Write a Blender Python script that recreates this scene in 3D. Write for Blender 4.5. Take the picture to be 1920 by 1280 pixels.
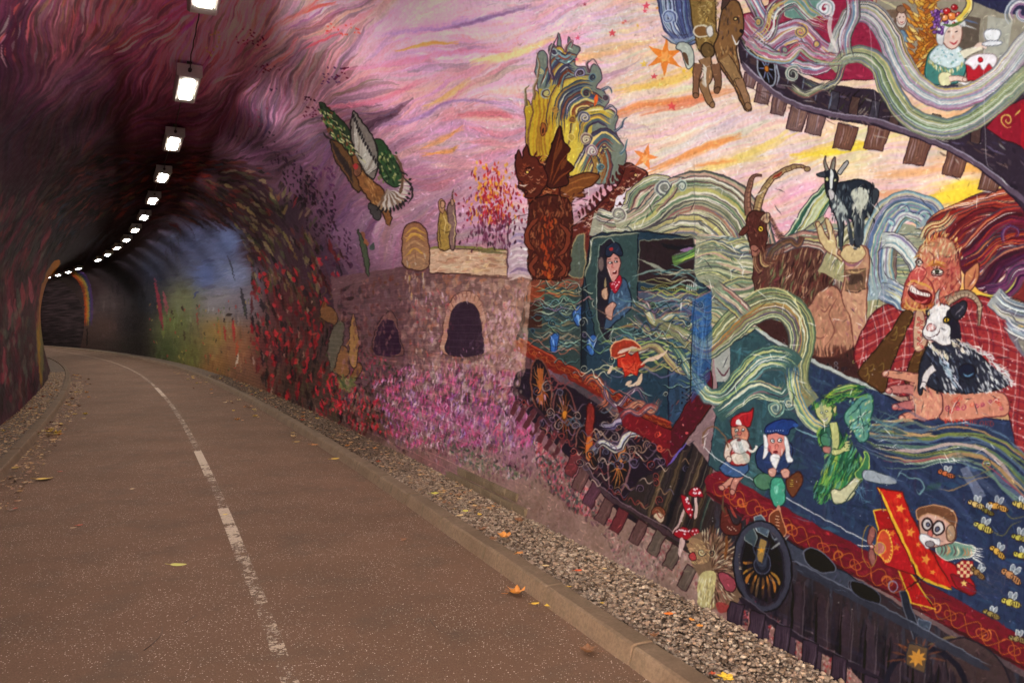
import bpy, math, random
import numpy as np
from mathutils import Vector, Matrix

rnd = random.Random(7)
scene = bpy.context.scene
for o in list(bpy.data.objects):
    bpy.data.objects.remove(o)

# ------------------------------------------------------------------ camera, sky, sun, exposure
EYE = 1.6
FPX = 1481.06            # focal length in pixels of a 1920 wide picture
PITCH = 0.01964
cam_d = bpy.data.cameras.new('camera')
cam = bpy.data.objects.new('camera', cam_d)
scene.collection.objects.link(cam)
cam_d.sensor_width = 36.0
cam_d.lens = FPX / 1920 * 36.0
cam_d.clip_start = 0.05
cam_d.clip_end = 2000
cam.location = (0, 0, EYE)
cam.rotation_euler = (math.pi / 2 - PITCH, 0, 0)
scene.camera = cam

SUN_EL, SUN_AZ = math.radians(9), math.radians(-32)   # azimuth of travel, to the right of -heading
world = bpy.data.worlds.new('World')
scene.world = world
world.use_nodes = True
nt = world.node_tree
bg = nt.nodes['Background']
sky = nt.nodes.new('ShaderNodeTexSky')
sky.sky_type = 'NISHITA'
sky.sun_disc = False
sky.sun_elevation = SUN_EL
sky.sun_rotation = math.radians(180 + 8)
sky.dust_density = 3.0
sky.air_density = 1.0
nt.links.new(sky.outputs[0], bg.inputs[0])
bg.inputs[1].default_value = 0.15

sun_d = bpy.data.lights.new('sun', 'SUN')
sun_d.energy = 1.5
sun_d.angle = math.radians(40)
sun_d.color = (0.97, 0.97, 1.0)
sun = bpy.data.objects.new('sun', sun_d)
scene.collection.objects.link(sun)
# the overcast sun stands behind the photographer, a little to the left, and shines into the tunnel mouth
sun.rotation_euler = Vector((0.16, 1.0, -math.tan(SUN_EL))).to_track_quat('-Z', 'Y').to_euler()
LAMP_POWER = 72.0

vs = scene.view_settings
vs.view_transform = 'Standard'
vs.look = 'None'
vs.exposure = 1.92
vs.gamma = 1.0
vs.use_curve_mapping = False
scene.cycles.max_bounces = 6
scene.cycles.diffuse_bounces = 4
scene.cycles.glossy_bounces = 2
scene.cycles.transparent_max_bounces = 6
scene.cycles.use_denoising = True
scene.cycles.sample_clamp_indirect = 4.0

# ------------------------------------------------------------------ helpers
def link(o, parent=None):
    scene.collection.objects.link(o)
    if parent is not None:
        o.parent = parent
    return o

def tag(o, label=None, cat=None, group=None, kind=None):
    if label: o['label'] = label
    if cat: o['category'] = cat
    if group: o['group'] = group
    if kind: o['kind'] = kind
    return o

def mesh_from(name, verts, faces, smooth=False):
    me = bpy.data.meshes.new(name)
    me.from_pydata([tuple(map(float, v)) for v in verts], [], faces)
    me.update()
    if smooth:
        me.polygons.foreach_set('use_smooth', [True] * len(me.polygons))
    return me

def obj(name, me, mat=None, parent=None, loc=None):
    o = bpy.data.objects.new(name, me)
    if mat is not None and not me.materials:
        me.materials.append(mat)
    if loc is not None:
        o.location = loc
    return link(o, parent)

def empty(name, loc=(0, 0, 0), rz=0.0):
    o = bpy.data.objects.new(name, None)
    o.empty_display_size = 0.2
    o.location = loc
    o.rotation_euler = (0, 0, rz)
    return link(o)

class NT:
    """small node builder"""
    def __init__(self, name):
        self.m = bpy.data.materials.new(name)
        self.m.use_nodes = True
        self.t = self.m.node_tree
        self.b = self.t.nodes['Principled BSDF']
        self.out = self.t.nodes['Material Output']
    def n(self, kind, **kw):
        nd = self.t.nodes.new('ShaderNode' + kind)
        for k, v in kw.items():
            if k.startswith('i_'):
                nd.inputs[k[2:].replace('_', ' ')].default_value = v
            else:
                setattr(nd, k, v)
        return nd
    def l(self, a, b):
        self.t.links.new(a, b)
    def ramp(self, fac, stops, interp='LINEAR'):
        r = self.n('ValToRGB')
        r.color_ramp.interpolation = interp
        el = r.color_ramp.elements
        while len(el) < len(stops):
            el.new(0.5)
        for e, (p, c) in zip(el, stops):
            e.position = p
            e.color = (*c, 1) if len(c) == 3 else c
        self.l(fac, r.inputs[0])
        return r.outputs[0]
    def mix(self, fac, a, b, mode='MIX'):
        m = self.n('Mix', data_type='RGBA', blend_type=mode)
        for sock, v in ((m.inputs[0], fac), (m.inputs[6], a), (m.inputs[7], b)):
            if hasattr(v, 'links'):
                self.l(v, sock)
            elif isinstance(v, (int, float)):
                sock.default_value = v
            else:
                sock.default_value = (*v, 1)
        return m.outputs[2]
    def noise(self, vec, scale, detail=4, rough=0.55):
        nz = self.n('TexNoise')
        nz.inputs['Scale'].default_value = scale
        nz.inputs['Detail'].default_value = detail
        nz.inputs['Roughness'].default_value = rough
        if vec is not None:
            self.l(vec, nz.inputs['Vector'])
        return nz.outputs['Fac']
    def math(self, op, a, b=0.0, clamp=False):
        m = self.n('Math', operation=op, use_clamp=clamp)
        for s_, v in ((m.inputs[0], a), (m.inputs[1], b)):
            if hasattr(v, 'links'): self.l(v, s_)
            else: s_.default_value = v
        return m.outputs[0]
    def bump(self, height, strength=0.3, dist=0.01, prev=None):
        b = self.n('Bump')
        b.inputs['Strength'].default_value = strength
        b.inputs['Distance'].default_value = dist
        self.l(height, b.inputs['Height'])
        if prev is not None:
            self.l(prev, b.inputs['Normal'])
        return b.outputs[0]

# ------------------------------------------------------------------ the curve of the tunnel
KS = np.array([-8, 0, 5, 10, 18, 28, 40, 55, 100.0])
KT = np.array([0.41161, 0.41161, 0.42264, 0.44156, 0.46952, 0.51348, 0.58310, 0.67017, 0.92587])
_S = np.arange(-8, 130, 0.05)
_T = np.interp(_S, KS, KT)
_X = np.cumsum(-np.sin(_T)) * 0.05
_Y = np.cumsum(np.cos(_T)) * 0.05
_i0 = int(np.searchsorted(_S, 0))
_X -= _X[_i0]; _Y -= _Y[_i0]

def along(s, lat, z):
    """s metres along the tunnel, lat metres to the right, z up -> world x, y, z (arrays)"""
    s = np.asarray(s, float)
    x = np.interp(s, _S, _X); y = np.interp(s, _S, _Y); t = np.interp(s, _S, _T)
    return x + lat * np.cos(t), y + lat * np.sin(t), z + 0 * s

def heading(s):
    return float(np.interp(s, _S, _T))

def pt(s, lat, z):
    x, y, z = along(s, lat, z)
    return Vector((float(x), float(y), float(z)))

def proj(X, Y, Z):
    c, s = math.cos(PITCH), math.sin(PITCH)
    z = Z - EYE
    d = Y * c - z * s
    u = z * c + Y * s
    d = np.where(d < 0.05, 0.05, d)
    return 960 + FPX * X / d, 640 - FPX * u / d

def ground_at(px, py, z=0.0):
    """point of the ground seen at a place of the photograph"""
    c, s = math.cos(PITCH), math.sin(PITCH)
    a, b = (px - 960) / FPX, (640 - py) / FPX
    dy, dz = c + b * s, b * c - s
    k = (z - EYE) / dz
    return Vector((a * k, dy * k, z))

# cross-section, from the right foot over the crown to the left foot
CX, HW, HS, CROWN, INSET = 0.30, 2.60, 1.90, 4.95, 0.28
def _section():
    P = []
    for z in np.linspace(-0.06, HS, 40)[:-1]:
        k = 1 - max(z, 0) / HS
        P.append((HW - INSET * k ** 1.8, z))
    for a in np.linspace(0, math.pi / 2, 60):
        e = 0.97
        P.append((HW * math.cos(a) ** e, HS + (CROWN - HS) * math.sin(a) ** e))
    L = [(-x, z) for x, z in P[:-1]][::-1]
    P = np.array(P + L)
    P[:, 0] += CX
    d = np.r_[0, np.cumsum(np.hypot(*np.diff(P, axis=0).T))]
    return P, d
SEC, SEC_D = _section()
SEC_LEN = float(SEC_D[-1])
def section(a):
    """a metres of arc from the right foot"""
    return np.interp(a, SEC_D, SEC[:, 0]), np.interp(a, SEC_D, SEC[:, 1])

# texture coordinates: texels are spent where the wall is near
_uS = np.linspace(-1.4, 96.0, 4000)
_uD = 1.0 / ((np.maximum(_uS - 1.5, 0)) ** 2 * 0.9 + 9.0) + np.where(_uS < 1.2, -0.09, 0) + 0.0006
_uD = np.maximum(_uD, 0.004)
_uC = np.r_[0, np.cumsum((_uD[1:] + _uD[:-1]) / 2 * np.diff(_uS))]
_uC /= _uC[-1]
def s_to_u(s): return np.interp(s, _uS, _uC)
def u_to_s(u): return np.interp(u, _uC, _uS)
_vK = np.array([0, SEC_LEN * 0.5, SEC_LEN * 0.62, SEC_LEN])
_vC = np.array([0, 0.72, 0.84, 1.0])
def a_to_v(a): return np.interp(a, _vK, _vC)
def v_to_a(v): return np.interp(v, _vC, _vK)

# ------------------------------------------------------------------ materials of the setting
def coords(g, kind='Object'):
    return g.n('TexCoord').outputs[kind]

def mat_asphalt():
    g = NT('asphalt')
    co = coords(g)
    big = g.noise(co, 0.7, 4, 0.6)
    mid = g.noise(co, 7.0, 5, 0.65)
    base = g.ramp(big, [(0.3, (0.112, 0.068, 0.049)), (0.74, (0.182, 0.106, 0.075))])
    base = g.mix(g.math('MULTIPLY', mid, 0.5), base, (0.165, 0.098, 0.068))
    fine = g.noise(co, 160, 3, 0.7)
    base = g.mix(0.55, base, g.ramp(fine, [(0.35, (0.35, 0.35, 0.35)), (0.65, (1.0, 1.0, 1.0))]), 'MULTIPLY')
    # pale chippings rolled into the surface, in drifts
    v = g.n('TexVoronoi', feature='F1')
    v.inputs['Scale'].default_value = 112
    g.l(co, v.inputs['Vector'])
    chip = g.math('LESS_THAN', v.outputs['Distance'], 0.34)
    sep = g.n('SeparateColor'); g.l(v.outputs['Color'], sep.inputs[0])
    patch = g.noise(co, 1.6, 4, 0.7)
    thr = g.math('MULTIPLY_ADD', patch, 0.9)
    thr.node.inputs[2].default_value = -0.27
    sel = g.math('LESS_THAN', sep.outputs[0], thr)
    chipm = g.math('MULTIPLY', chip, sel)
    chipcol = g.ramp(sep.outputs[1], [(0, (0.26, 0.19, 0.15)), (0.6, (0.40, 0.32, 0.27)), (1, (0.72, 0.64, 0.56))])
    base = g.mix(g.math('MULTIPLY', chipm, 0.85), base, chipcol)
    v2 = g.n('TexVoronoi', feature='F1'); v2.inputs['Scale'].default_value = 210
    g.l(co, v2.inputs['Vector'])
    st = g.noise(co, 2.3, 5, 0.7)
    base = g.mix(g.math('MULTIPLY', g.ramp(st, [(0.50, (0, 0, 0)), (0.70, (1, 1, 1))]), 0.5), base, (0.07, 0.055, 0.045))
    g.l(base, g.b.inputs['Base Color'])
    g.b.inputs['Roughness'].default_value = 0.88
    g.b.inputs['Specular IOR Level'].default_value = 0.06
    h = g.math('ADD', g.math('MULTIPLY', v2.outputs['Distance'], -0.6), g.math('MULTIPLY', chipm, 0.4))
    g.l(g.bump(h, 0.55, 0.004), g.b.inputs['Normal'])
    return g.m

def mat_paint_line(op, name):
    g = NT(name)
    co = coords(g)
    n1 = g.noise(co, 34, 5, 0.75)
    n2 = g.noise(co, 5, 3, 0.6)
    f = g.math('ADD', g.math('MULTIPLY', n1, 0.65), g.math('MULTIPLY', n2, 0.35))
    att = g.n('Attribute', attribute_name='wear')
    f = g.math('ADD', f, att.outputs['Fac'])
    keep = g.ramp(f, [(op - 0.035, (0, 0, 0)), (op + 0.035, (1, 1, 1))])
    col = g.ramp(g.noise(co, 60, 3), [(0.3, (0.27, 0.195, 0.145)), (0.7, (0.37, 0.275, 0.21))])
    g.l(col, g.b.inputs['Base Color'])
    g.l(keep, g.b.inputs['Alpha'])
    g.b.inputs['Roughness'].default_value = 0.7
    return g.m

def mat_concrete(name='kerb_concrete', a=(0.15, 0.10, 0.070), b=(0.23, 0.160, 0.115)):
    g = NT(name)
    co = coords(g)
    oi = g.n('ObjectInfo')
    add = g.n('VectorMath', operation='ADD')
    g.l(co, add.inputs[0]); g.l(oi.outputs['Location'], add.inputs[1])
    co = add.outputs[0]
    c = g.ramp(g.noise(co, 3.5, 6, 0.7), [(0.3, a), (0.7, b)])
    c = g.mix(0.5, c, g.ramp(g.noise(co, 55, 4, 0.7), [(0.35, (0.5, 0.5, 0.5)), (0.6, (1, 1, 1))]), 'MULTIPLY')
    sp = g.ramp(g.noise(co, 7, 6, 0.75), [(0.50, (0, 0, 0)), (0.66, (1, 1, 1))])
    c = g.mix(g.math('MULTIPLY', sp, 0.55), c, (0.075, 0.06, 0.04))
    # grime settled on the flat top
    geo = g.n('NewGeometry'); sx = g.n('SeparateXYZ'); g.l(geo.outputs['Normal'], sx.inputs[0])
    top = g.ramp(sx.outputs[2], [(0.75, (0, 0, 0)), (0.97, (1, 1, 1))])
    tn = g.ramp(g.noise(co, 6, 5, 0.7), [(0.3, (0.35, 0.35, 0.35)), (0.65, (1, 1, 1))])
    c = g.mix(g.math('MULTIPLY', g.math('MULTIPLY', top, tn), 0.62), c, (0.07, 0.048, 0.032))
    g.l(c, g.b.inputs['Base Color'])
    g.b.inputs['Roughness'].default_value = 0.9
    g.b.inputs['Specular IOR Level'].default_value = 0.15
    g.l(g.bump(g.noise(co, 60, 5, 0.7), 0.5, 0.004), g.b.inputs['Normal'])
    return g.m

def mat_soil():
    g = NT('grit_soil')
    co = coords(g)
    c = g.ramp(g.noise(co, 9, 6, 0.7), [(0.3, (0.040, 0.026, 0.018)), (0.55, (0.080, 0.052, 0.036)), (0.75, (0.14, 0.095, 0.068))])
    v = g.n('TexVoronoi'); v.inputs['Scale'].default_value = 60
    g.l(co, v.inputs['Vector'])
    sep = g.n('SeparateColor'); g.l(v.outputs['Color'], sep.inputs[0])
    c = g.mix(g.math('MULTIPLY', g.math('LESS_THAN', v.outputs['Distance'], 0.35), 0.6), c,
              g.ramp(sep.outputs[0], [(0, (0.10, 0.05, 0.03)), (0.5, (0.18, 0.12, 0.09)), (1, (0.30, 0.23, 0.18))]))
    g.l(c, g.b.inputs['Base Color'])
    g.b.inputs['Roughness'].default_value = 0.95
    g.l(g.bump(v.outputs['Distance'], 0.8, 0.012), g.b.inputs['Normal'])
    return g.m

def mat_stone_attr(name, attr='tint', rough=0.85):
    """colour of each stone or leaf comes from a colour stored on it"""
    g = NT(name)
    att = g.n('Attribute', attribute_name=attr)
    co = coords(g)
    c = g.mix(0.45, att.outputs['Color'], g.ramp(g.noise(co, 90, 4, 0.7), [(0.3, (0.45, 0.43, 0.4)), (0.65, (1.1, 1.1, 1.1))]), 'MULTIPLY')
    g.l(c, g.b.inputs['Base Color'])
    g.b.inputs['Roughness'].default_value = rough
    g.l(g.bump(g.noise(co, 150, 3, 0.6), 0.3, 0.002), g.b.inputs['Normal'])
    return g.m

def plain(name, col, rough=0.5, metal=0.0, nscale=20, var=0.15):
    g = NT(name)
    co = coords(g)
    lo = tuple(c * (1 - var) for c in col); hi = tuple(min(1, c * (1 + var)) for c in col)
    g.l(g.ramp(g.noise(co, nscale, 5, 0.65), [(0.3, lo), (0.7, hi)]), g.b.inputs['Base Color'])
    g.b.inputs['Roughness'].default_value = rough
    g.b.inputs['Metallic'].default_value = metal
    return g.m

def mat_painted_wall(img):
    g = NT('painted_wall')
    uv = g.n('UVMap', uv_map='paint')
    if img is not None:
        tx = g.n('TexImage', interpolation='Linear', extension='EXTEND')
        tx.image = img
        g.l(uv.outputs[0], tx.inputs[0])
        g.l(tx.outputs[0], g.b.inputs['Base Color'])
        colour = tx.outputs[0]
    else:
        g.b.inputs['Base Color'].default_value = (0.28, 0.25, 0.25, 1)
    mv = g.n('UVMap', uv_map='metric')
    br = g.n('TexBrick')
    br.inputs['Scale'].default_value = 1.0
    br.inputs['Brick Width'].default_value = 0.235
    br.inputs['Row Height'].default_value = 0.0775
    br.inputs['Mortar Size'].default_value = 0.006
    br.inputs['Mortar Smooth'].default_value = 0.6
    warp = g.n('Mix', data_type='VECTOR')
    nz = g.n('TexNoise'); nz.inputs['Scale'].default_value = 3.0
    g.l(mv.outputs[0], nz.inputs['Vector'])
    va = g.n('VectorMath', operation='MULTIPLY_ADD')
    va.inputs[1].default_value = (0.03, 0.03, 0)
    g.l(nz.outputs['Color'], va.inputs[0]); g.l(mv.outputs[0], va.inputs[2])
    g.l(va.outputs[0], br.inputs['Vector'])
    joint = br.outputs['Fac']
    # how much the joints stand out: more along the lower wall, and further in where the render coat stops
    sx = g.n('SeparateXYZ'); g.l(mv.outputs[0], sx.inputs[0])
    low = g.n('MapRange'); g.l(sx.outputs[1], low.inputs[0])
    low.inputs[1].default_value = 0.2; low.inputs[2].default_value = 3.4
    low.inputs[3].default_value = 1.0; low.inputs[4].default_value = 0.12
    far = g.n('MapRange'); g.l(sx.outputs[0], far.inputs[0])
    far.inputs[1].default_value = 5.5; far.inputs[2].default_value = 8.0
    far.inputs[3].default_value = 0.06; far.inputs[4].default_value = 1.0
    amt = g.math('MULTIPLY', low.outputs[0], far.outputs[0])
    if img is not None:
        # mortar lines show a little paler through the paint
        c2 = g.mix(g.math('MULTIPLY', g.math('MULTIPLY', joint, amt), 0.7), colour, g.mix(1.0, colour, (1.7, 1.6, 1.6), 'MULTIPLY'))
        # flecks of chipped paint and scratches
        v = g.n('TexVoronoi'); v.inputs['Scale'].default_value = 9.0
        g.l(mv.outputs[0], v.inputs['Vector'])
        c3 = g.noise(mv.outputs[0], 55, 3, 0.7)
        fl = g.ramp(c3, [(0.70, (0, 0, 0)), (0.74, (1, 1, 1))])
        zone = g.ramp(g.noise(mv.outputs[0], 0.9, 3, 0.6), [(0.45, (0, 0, 0)), (0.7, (1, 1, 1))])
        c2 = g.mix(g.math('MULTIPLY', g.math('MULTIPLY', fl, zone), 0.6), c2, g.mix(1.0, c2, (1.9, 1.9, 1.9), 'MULTIPLY'))
        d3 = g.ramp(g.noise(mv.outputs[0], 38, 2, 0.6), [(0.735, (0, 0, 0)), (0.75, (1, 1, 1))])
        c2 = g.mix(g.math('MULTIPLY', d3, 0.5), c2, (0.05, 0.035, 0.035))
        # splashed dirt and damp along the foot of the wall
        foot = g.n('MapRange'); g.l(sx.outputs[1], foot.inputs[0])
        foot.inputs[1].default_value = 0.08; foot.inputs[2].default_value = 0.75
        foot.inputs[3].default_value = 0.9; foot.inputs[4].default_value = 0.0
        dn = g.ramp(g.noise(mv.outputs[0], 3.2, 6, 0.72), [(0.36, (0, 0, 0)), (0.62, (1, 1, 1))])
        c2 = g.mix(g.math('MULTIPLY', g.math('MULTIPLY', foot.outputs[0], dn), 0.75), c2, g.mix(1.0, c2, (0.50, 0.44, 0.38), 'MULTIPLY'))
        g.l(c2, g.b.inputs['Base Color'])
    rn = g.noise(mv.outputs[0], 6, 4, 0.6)
    g.l(g.ramp(rn, [(0.3, (0.62, 0.62, 0.62)), (0.7, (0.85, 0.85, 0.85))]), g.b.inputs['Roughness'])
    g.b.inputs['Specular IOR Level'].default_value = 0.015
    h1 = g.math('MULTIPLY', g.math('MULTIPLY', joint, amt), -1.0)
    nb = g.bump(h1, 0.6, 0.006)
    nb = g.bump(g.noise(mv.outputs[0], 20, 5, 0.6), 0.22, 0.005, nb)
    g.l(nb, g.b.inputs['Normal'])
    return g.m

# ------------------------------------------------------------------ tunnel
tunnel = tag(empty('painted_tunnel', pt(-1.4, CX, 0)),
             'curved arched tunnel with fantasy railway mural and swirling pink sky painted over its brick vault', 'tunnel')
def child_at_world(o, parent):
    o.parent = parent
    o.matrix_parent_inverse = Matrix.Translation(parent.location).inverted() if parent.rotation_euler.z == 0 else parent.matrix_basis.inverted()
    return o

S_RINGS = np.unique(np.round(np.r_[np.arange(-1.4, 14, 0.12), np.arange(14, 40, 0.25), np.arange(40, 96.1, 0.6)], 3))
NA = 150
A_RINGS = np.linspace(0, SEC_LEN, NA)

def build_vault(mat):
    lat, z = section(A_RINGS)
    ns = len(S_RINGS)
    V = np.zeros((ns, NA, 3))
    rs = np.random.RandomState(3)
    # a hand-built wall is never true: broad swells a centimetre or two deep
    sw = np.zeros((ns, NA))
    for k in range(14):
        fs, fa, ph, ph2 = rs.uniform(0.2, 2.2), rs.uniform(0.3, 2.4), rs.uniform(0, 6.3), rs.uniform(0, 6.3)
        sw += np.sin(S_RINGS[:, None] * fs + ph) * np.sin(A_RINGS[None, :] * fa + ph2) * 0.0026
    nl = np.gradient(lat); nz_ = np.gradient(z); nn = np.hypot(nl, nz_)
    outl, outz = nz_ / nn, -nl / nn
    for i, s in enumerate(S_RINGS):
        x, y, zz = along(s, lat + outl * sw[i], z + outz * sw[i])
        V[i, :, 0] = x; V[i, :, 1] = y; V[i, :, 2] = zz
    idx = np.arange(ns * NA).reshape(ns, NA)
    F = np.stack([idx[:-1, :-1], idx[1:, :-1], idx[1:, 1:], idx[:-1, 1:]], -1).reshape(-1, 4)
    me = bpy.data.meshes.new('vault')
    me.from_pydata(V.reshape(-1, 3).tolist(), [], F.tolist())
    me.update()
    me.polygons.foreach_set('use_smooth', [True] * len(F))
    for nm, U, W in (('paint', s_to_u(S_RINGS), a_to_v(A_RINGS)), ('metric', S_RINGS, A_RINGS)):
        uv = me.uv_layers.new(name=nm)
        uu = np.repeat(U[:, None], NA, 1).reshape(-1); vv = np.repeat(W[None, :], ns, 0).reshape(-1)
        loops = F.reshape(-1)
        uv.data.foreach_set('uv', np.stack([uu[loops], vv[loops]], -1).reshape(-1).astype(np.float32))
    o = obj('vault', me, mat)
    return child_at_world(o, tunnel)

# unseen headwalls at both mouths, added so daylight enters only through the openings
def headwall(s, mat):
    P = SEC
    n = len(P)
    out = []
    for lat, z in P:
        d = Vector((lat - CX, z - 0.0))
        k = max(abs(d.x) / 9.0, max(z, 0.0) / 8.0, 0.02)
        out.append((CX + d.x / k, max(z / k, -0.06) if z > 0 else -0.06))
    V = []; F = []
    for j, (a, b) in enumerate(zip(P, out)):
        V.append(pt(s, a[0], a[1])); V.append(pt(s, b[0], b[1]))
        V.append(pt(s - 0.5, a[0], a[1])); V.append(pt(s - 0.5, b[0], b[1]))
    for j in range(n - 1):
        k = 4 * j
        F += [(k, k + 1, k + 5, k + 4), (k + 2, k + 6, k + 7, k + 3), (k, k + 4, k + 6, k + 2), (k + 1, k + 3, k + 7, k + 5)]
    o = obj('headwall', mesh_from('headwall', V, F), mat)
    return child_at_world(o, tunnel)

# ------------------------------------------------------------------ ground, path, verges, kerbs
M_ASPHALT = mat_asphalt()
M_KERB = mat_concrete()
M_SOIL = mat_soil()
M_STONE = mat_concrete('wall_stone', (0.16, 0.12, 0.09), (0.27, 0.2, 0.15))

def strip(name, s0, s1, ds, lats, zf, mat, kind='structure', z_noise=0.0, seed=1):
    ss = np.arange(s0, s1 + 1e-6, ds)
    lats = np.asarray(lats, float)
    rs = np.random.RandomState(seed)
    V = []
    for s in ss:
        lt = lats
        zz = np.array([zf(l) for l in lt]) + (rs.uniform(-1, 1, len(lt)) * z_noise)
        x, y, z = along(s, lt, zz)
        V += list(zip(x, y, z))
    m = len(lats)
    F = [(i * m + j, i * m + j + 1, (i + 1) * m + j + 1, (i + 1) * m + j) for i in range(len(ss) - 1) for j in range(m - 1)]
    o = obj(name, mesh_from(name, V, F, True), mat)
    return tag(o, kind=kind)

gr = obj('ground', mesh_from('ground', [(-600, -600, -0.1), (600, -600, -0.1), (600, 600, -0.1), (-600, 600, -0.1)], [(0, 1, 2, 3)]),
         plain('ground_pale_bounce', (0.35, 0.345, 0.34), 0.95, 0, 3, 0.2))  # unseen ground outside, made pale to bounce daylight up into the vault
tag(gr, kind='structure')

KR0, KR1 = 1.99, 2.135      # right kerb
KL0, KL1 = -1.46, -1.60     # left kerb
def path_z(l): return 0.012 * (1 - ((l - 0.27) / 1.75) ** 2)
path = strip('asphalt_path', -9, 96, 0.4, np.linspace(KL0 - 0.03, KR0 + 0.03, 15), path_z, M_ASPHALT)
verge_r = strip('gravel_verge_bed', -4, 96, 0.15, np.linspace(KR1 - 0.02, 2.9, 10), lambda l: 0.055 + 0.02 * (l - 2.1), M_SOIL, z_noise=0.008)
verge_l = strip('soil_verge', -4, 96, 0.15, np.linspace(-2.6, KL1 + 0.02, 10), lambda l: 0.06 - 0.03 * (l + 1.6), M_SOIL, z_noise=0.012, seed=5)

def kerb_mesh(length, w, h, seed):
    rs = np.random.RandomState(seed)
    prof = [(0, -0.08), (0.0, 0.0), (0.022, h - 0.022), (0.028, h - 0.008), (0.042, h), (w - 0.012, h + 0.002), (w, h - 0.01), (w, -0.08)]
    ys = [0, 0.006] + list(np.linspace(0.12, length - 0.12, 6)) + [length - 0.006, length]
    V, F = [], []
    for k, y in enumerate(ys):
        inset = 0.003 if k in (0, len(ys) - 1) else 0.0
        for (x, z) in prof:
            j = rs.uniform(-0.0022, 0.0022)
            V.append((x + (inset if x < w / 2 else -inset) + j, y, z - (inset if z > 0.01 else 0) + rs.uniform(-0.002, 0.002)))
    m = len(prof)
    for i in range(len(ys) - 1):
        for j in range(m - 1):
            F.append((i * m + j, i * m + j + 1, (i + 1) * m + j + 1, (i + 1) * m + j))
    F.append(tuple(range(m))[::-1]); F.append(tuple(range((len(ys) - 1) * m, len(ys) * m)))
    return mesh_from('kerb_stone', V, F)

KLEN = 0.915
M_KERB_L = mat_concrete('kerb_concrete_left', (0.12, 0.074, 0.048), (0.19, 0.118, 0.078))  # darker, redder concrete tone for the left kerb
def kerb(side, name, label, group):
    MK = M_KERB if side > 0 else M_KERB_L
    root = tag(empty(name, pt(0, KR0 if side > 0 else KL0, 0)), label, 'kerb', group)
    variants = [kerb_mesh(KLEN - 0.006, 0.145, 0.095, 10 + k) for k in range(4)]
    for me in variants: me.materials.append(MK)
    lat = KR0 if side > 0 else KL0
    V, F = [], []
    s = -3.2
    r = random.Random(int(side) + 5)
    k = 0
    while s < 95:
        p = pt(s, lat, 0); q = pt(s + KLEN, lat, 0)
        ang = math.atan2(q.y - p.y, q.x - p.x) - math.pi / 2
        mtx = Matrix.Translation(p + Vector((0, 0, r.uniform(-0.006, 0.005)))) @ Matrix.Rotation(ang + r.uniform(-0.006, 0.006), 4, 'Z') @ Matrix.Scale(side, 4, (1, 0, 0))
        me = variants[r.randrange(4)]
        if 0.9 < s < 26:
            o = bpy.data.objects.new('kerb_stone', me)
            link(o); o.parent = root
            o.matrix_local = Matrix.Translation(-root.location) @ mtx
        else:
            b = len(V)
            V += [mtx @ v.co for v in me.vertices]
            F += [tuple(i + b for i in f.vertices) for f in me.polygons]
        s += KLEN
    far = obj('kerb_run', mesh_from('kerb_run', V, F), MK)
    child_at_world(far, root)
    tag(far, kind='stuff')
    return root
kerb(1, 'kerb', 'concrete kerb on the right, between the asphalt path and the pale gravel under the train mural', None)
kerb(-1, 'kerb', 'concrete kerb on the left, bulging along the leaf strewn soil verge', None)

# road marking: a thin worn old line with fresher dashes over it
M_OLD = mat_paint_line(0.53, 'old_line_paint')
M_NEW = mat_paint_line(0.46, 'dash_paint')
def marking(name, s0, s1, lat, w, z, mat, wear0, wear1, parent=None, group=None):
    n = max(2, int((s1 - s0) / 0.1))
    V, F = [], []
    for i in range(n + 1):
        s = s0 + (s1 - s0) * i / n
        for l in (lat - w / 2, lat, lat + w / 2):
            V.append(pt(s, l, path_z(l) + z))
    for i in range(n):
        F += [(3 * i, 3 * i + 1, 3 * i + 4, 3 * i + 3), (3 * i + 1, 3 * i + 2, 3 * i + 5, 3 * i + 4)]
    me = mesh_from(name, V, F)
    at = me.attributes.new('wear', 'FLOAT', 'POINT')
    at.data.foreach_set('value', [wear0 + (wear1 - wear0) * (i // 3) / n for i in range(len(V))])
    o = obj(name, me, mat)
    return tag(o, kind='structure', group=group)
LINE = 0.495
marking('worn_centre_line', 3.4, 90, LINE + 0.01, 0.075, 0.004, M_OLD, 0.0, 0.07)

# ------------------------------------------------------------------ ceiling lamps
M_LAMPBODY = plain('lamp_body_grey', (0.50, 0.49, 0.47), 0.45, 0, 8, 0.12)
M_DARK = plain('cable_black', (0.03, 0.028, 0.027), 0.6, 0, 30, 0.3)
def mat_glow():
    g = NT('lamp_glow')
    g.b.inputs['Base Color'].default_value = (0.8, 0.8, 0.78, 1)
    g.b.inputs['Emission Color'].default_value = (1.0, 0.91, 0.80, 1)
    g.b.inputs['Emission Strength'].default_value = LAMP_POWER * 1.08
    return g.m
M_GLOW = mat_glow()
def box(V, F, x0, x1, y0, y1, z0, z1):
    b = len(V)
    V += [(x, y, z) for z in (z0, z1) for y in (y0, y1) for x in (x0, x1)]
    F += [tuple(b + i for i in f) for f in ((0, 2, 3, 1), (4, 5, 7, 6), (0, 1, 5, 4), (2, 6, 7, 3), (0, 4, 6, 2), (1, 3, 7, 5))]
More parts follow.
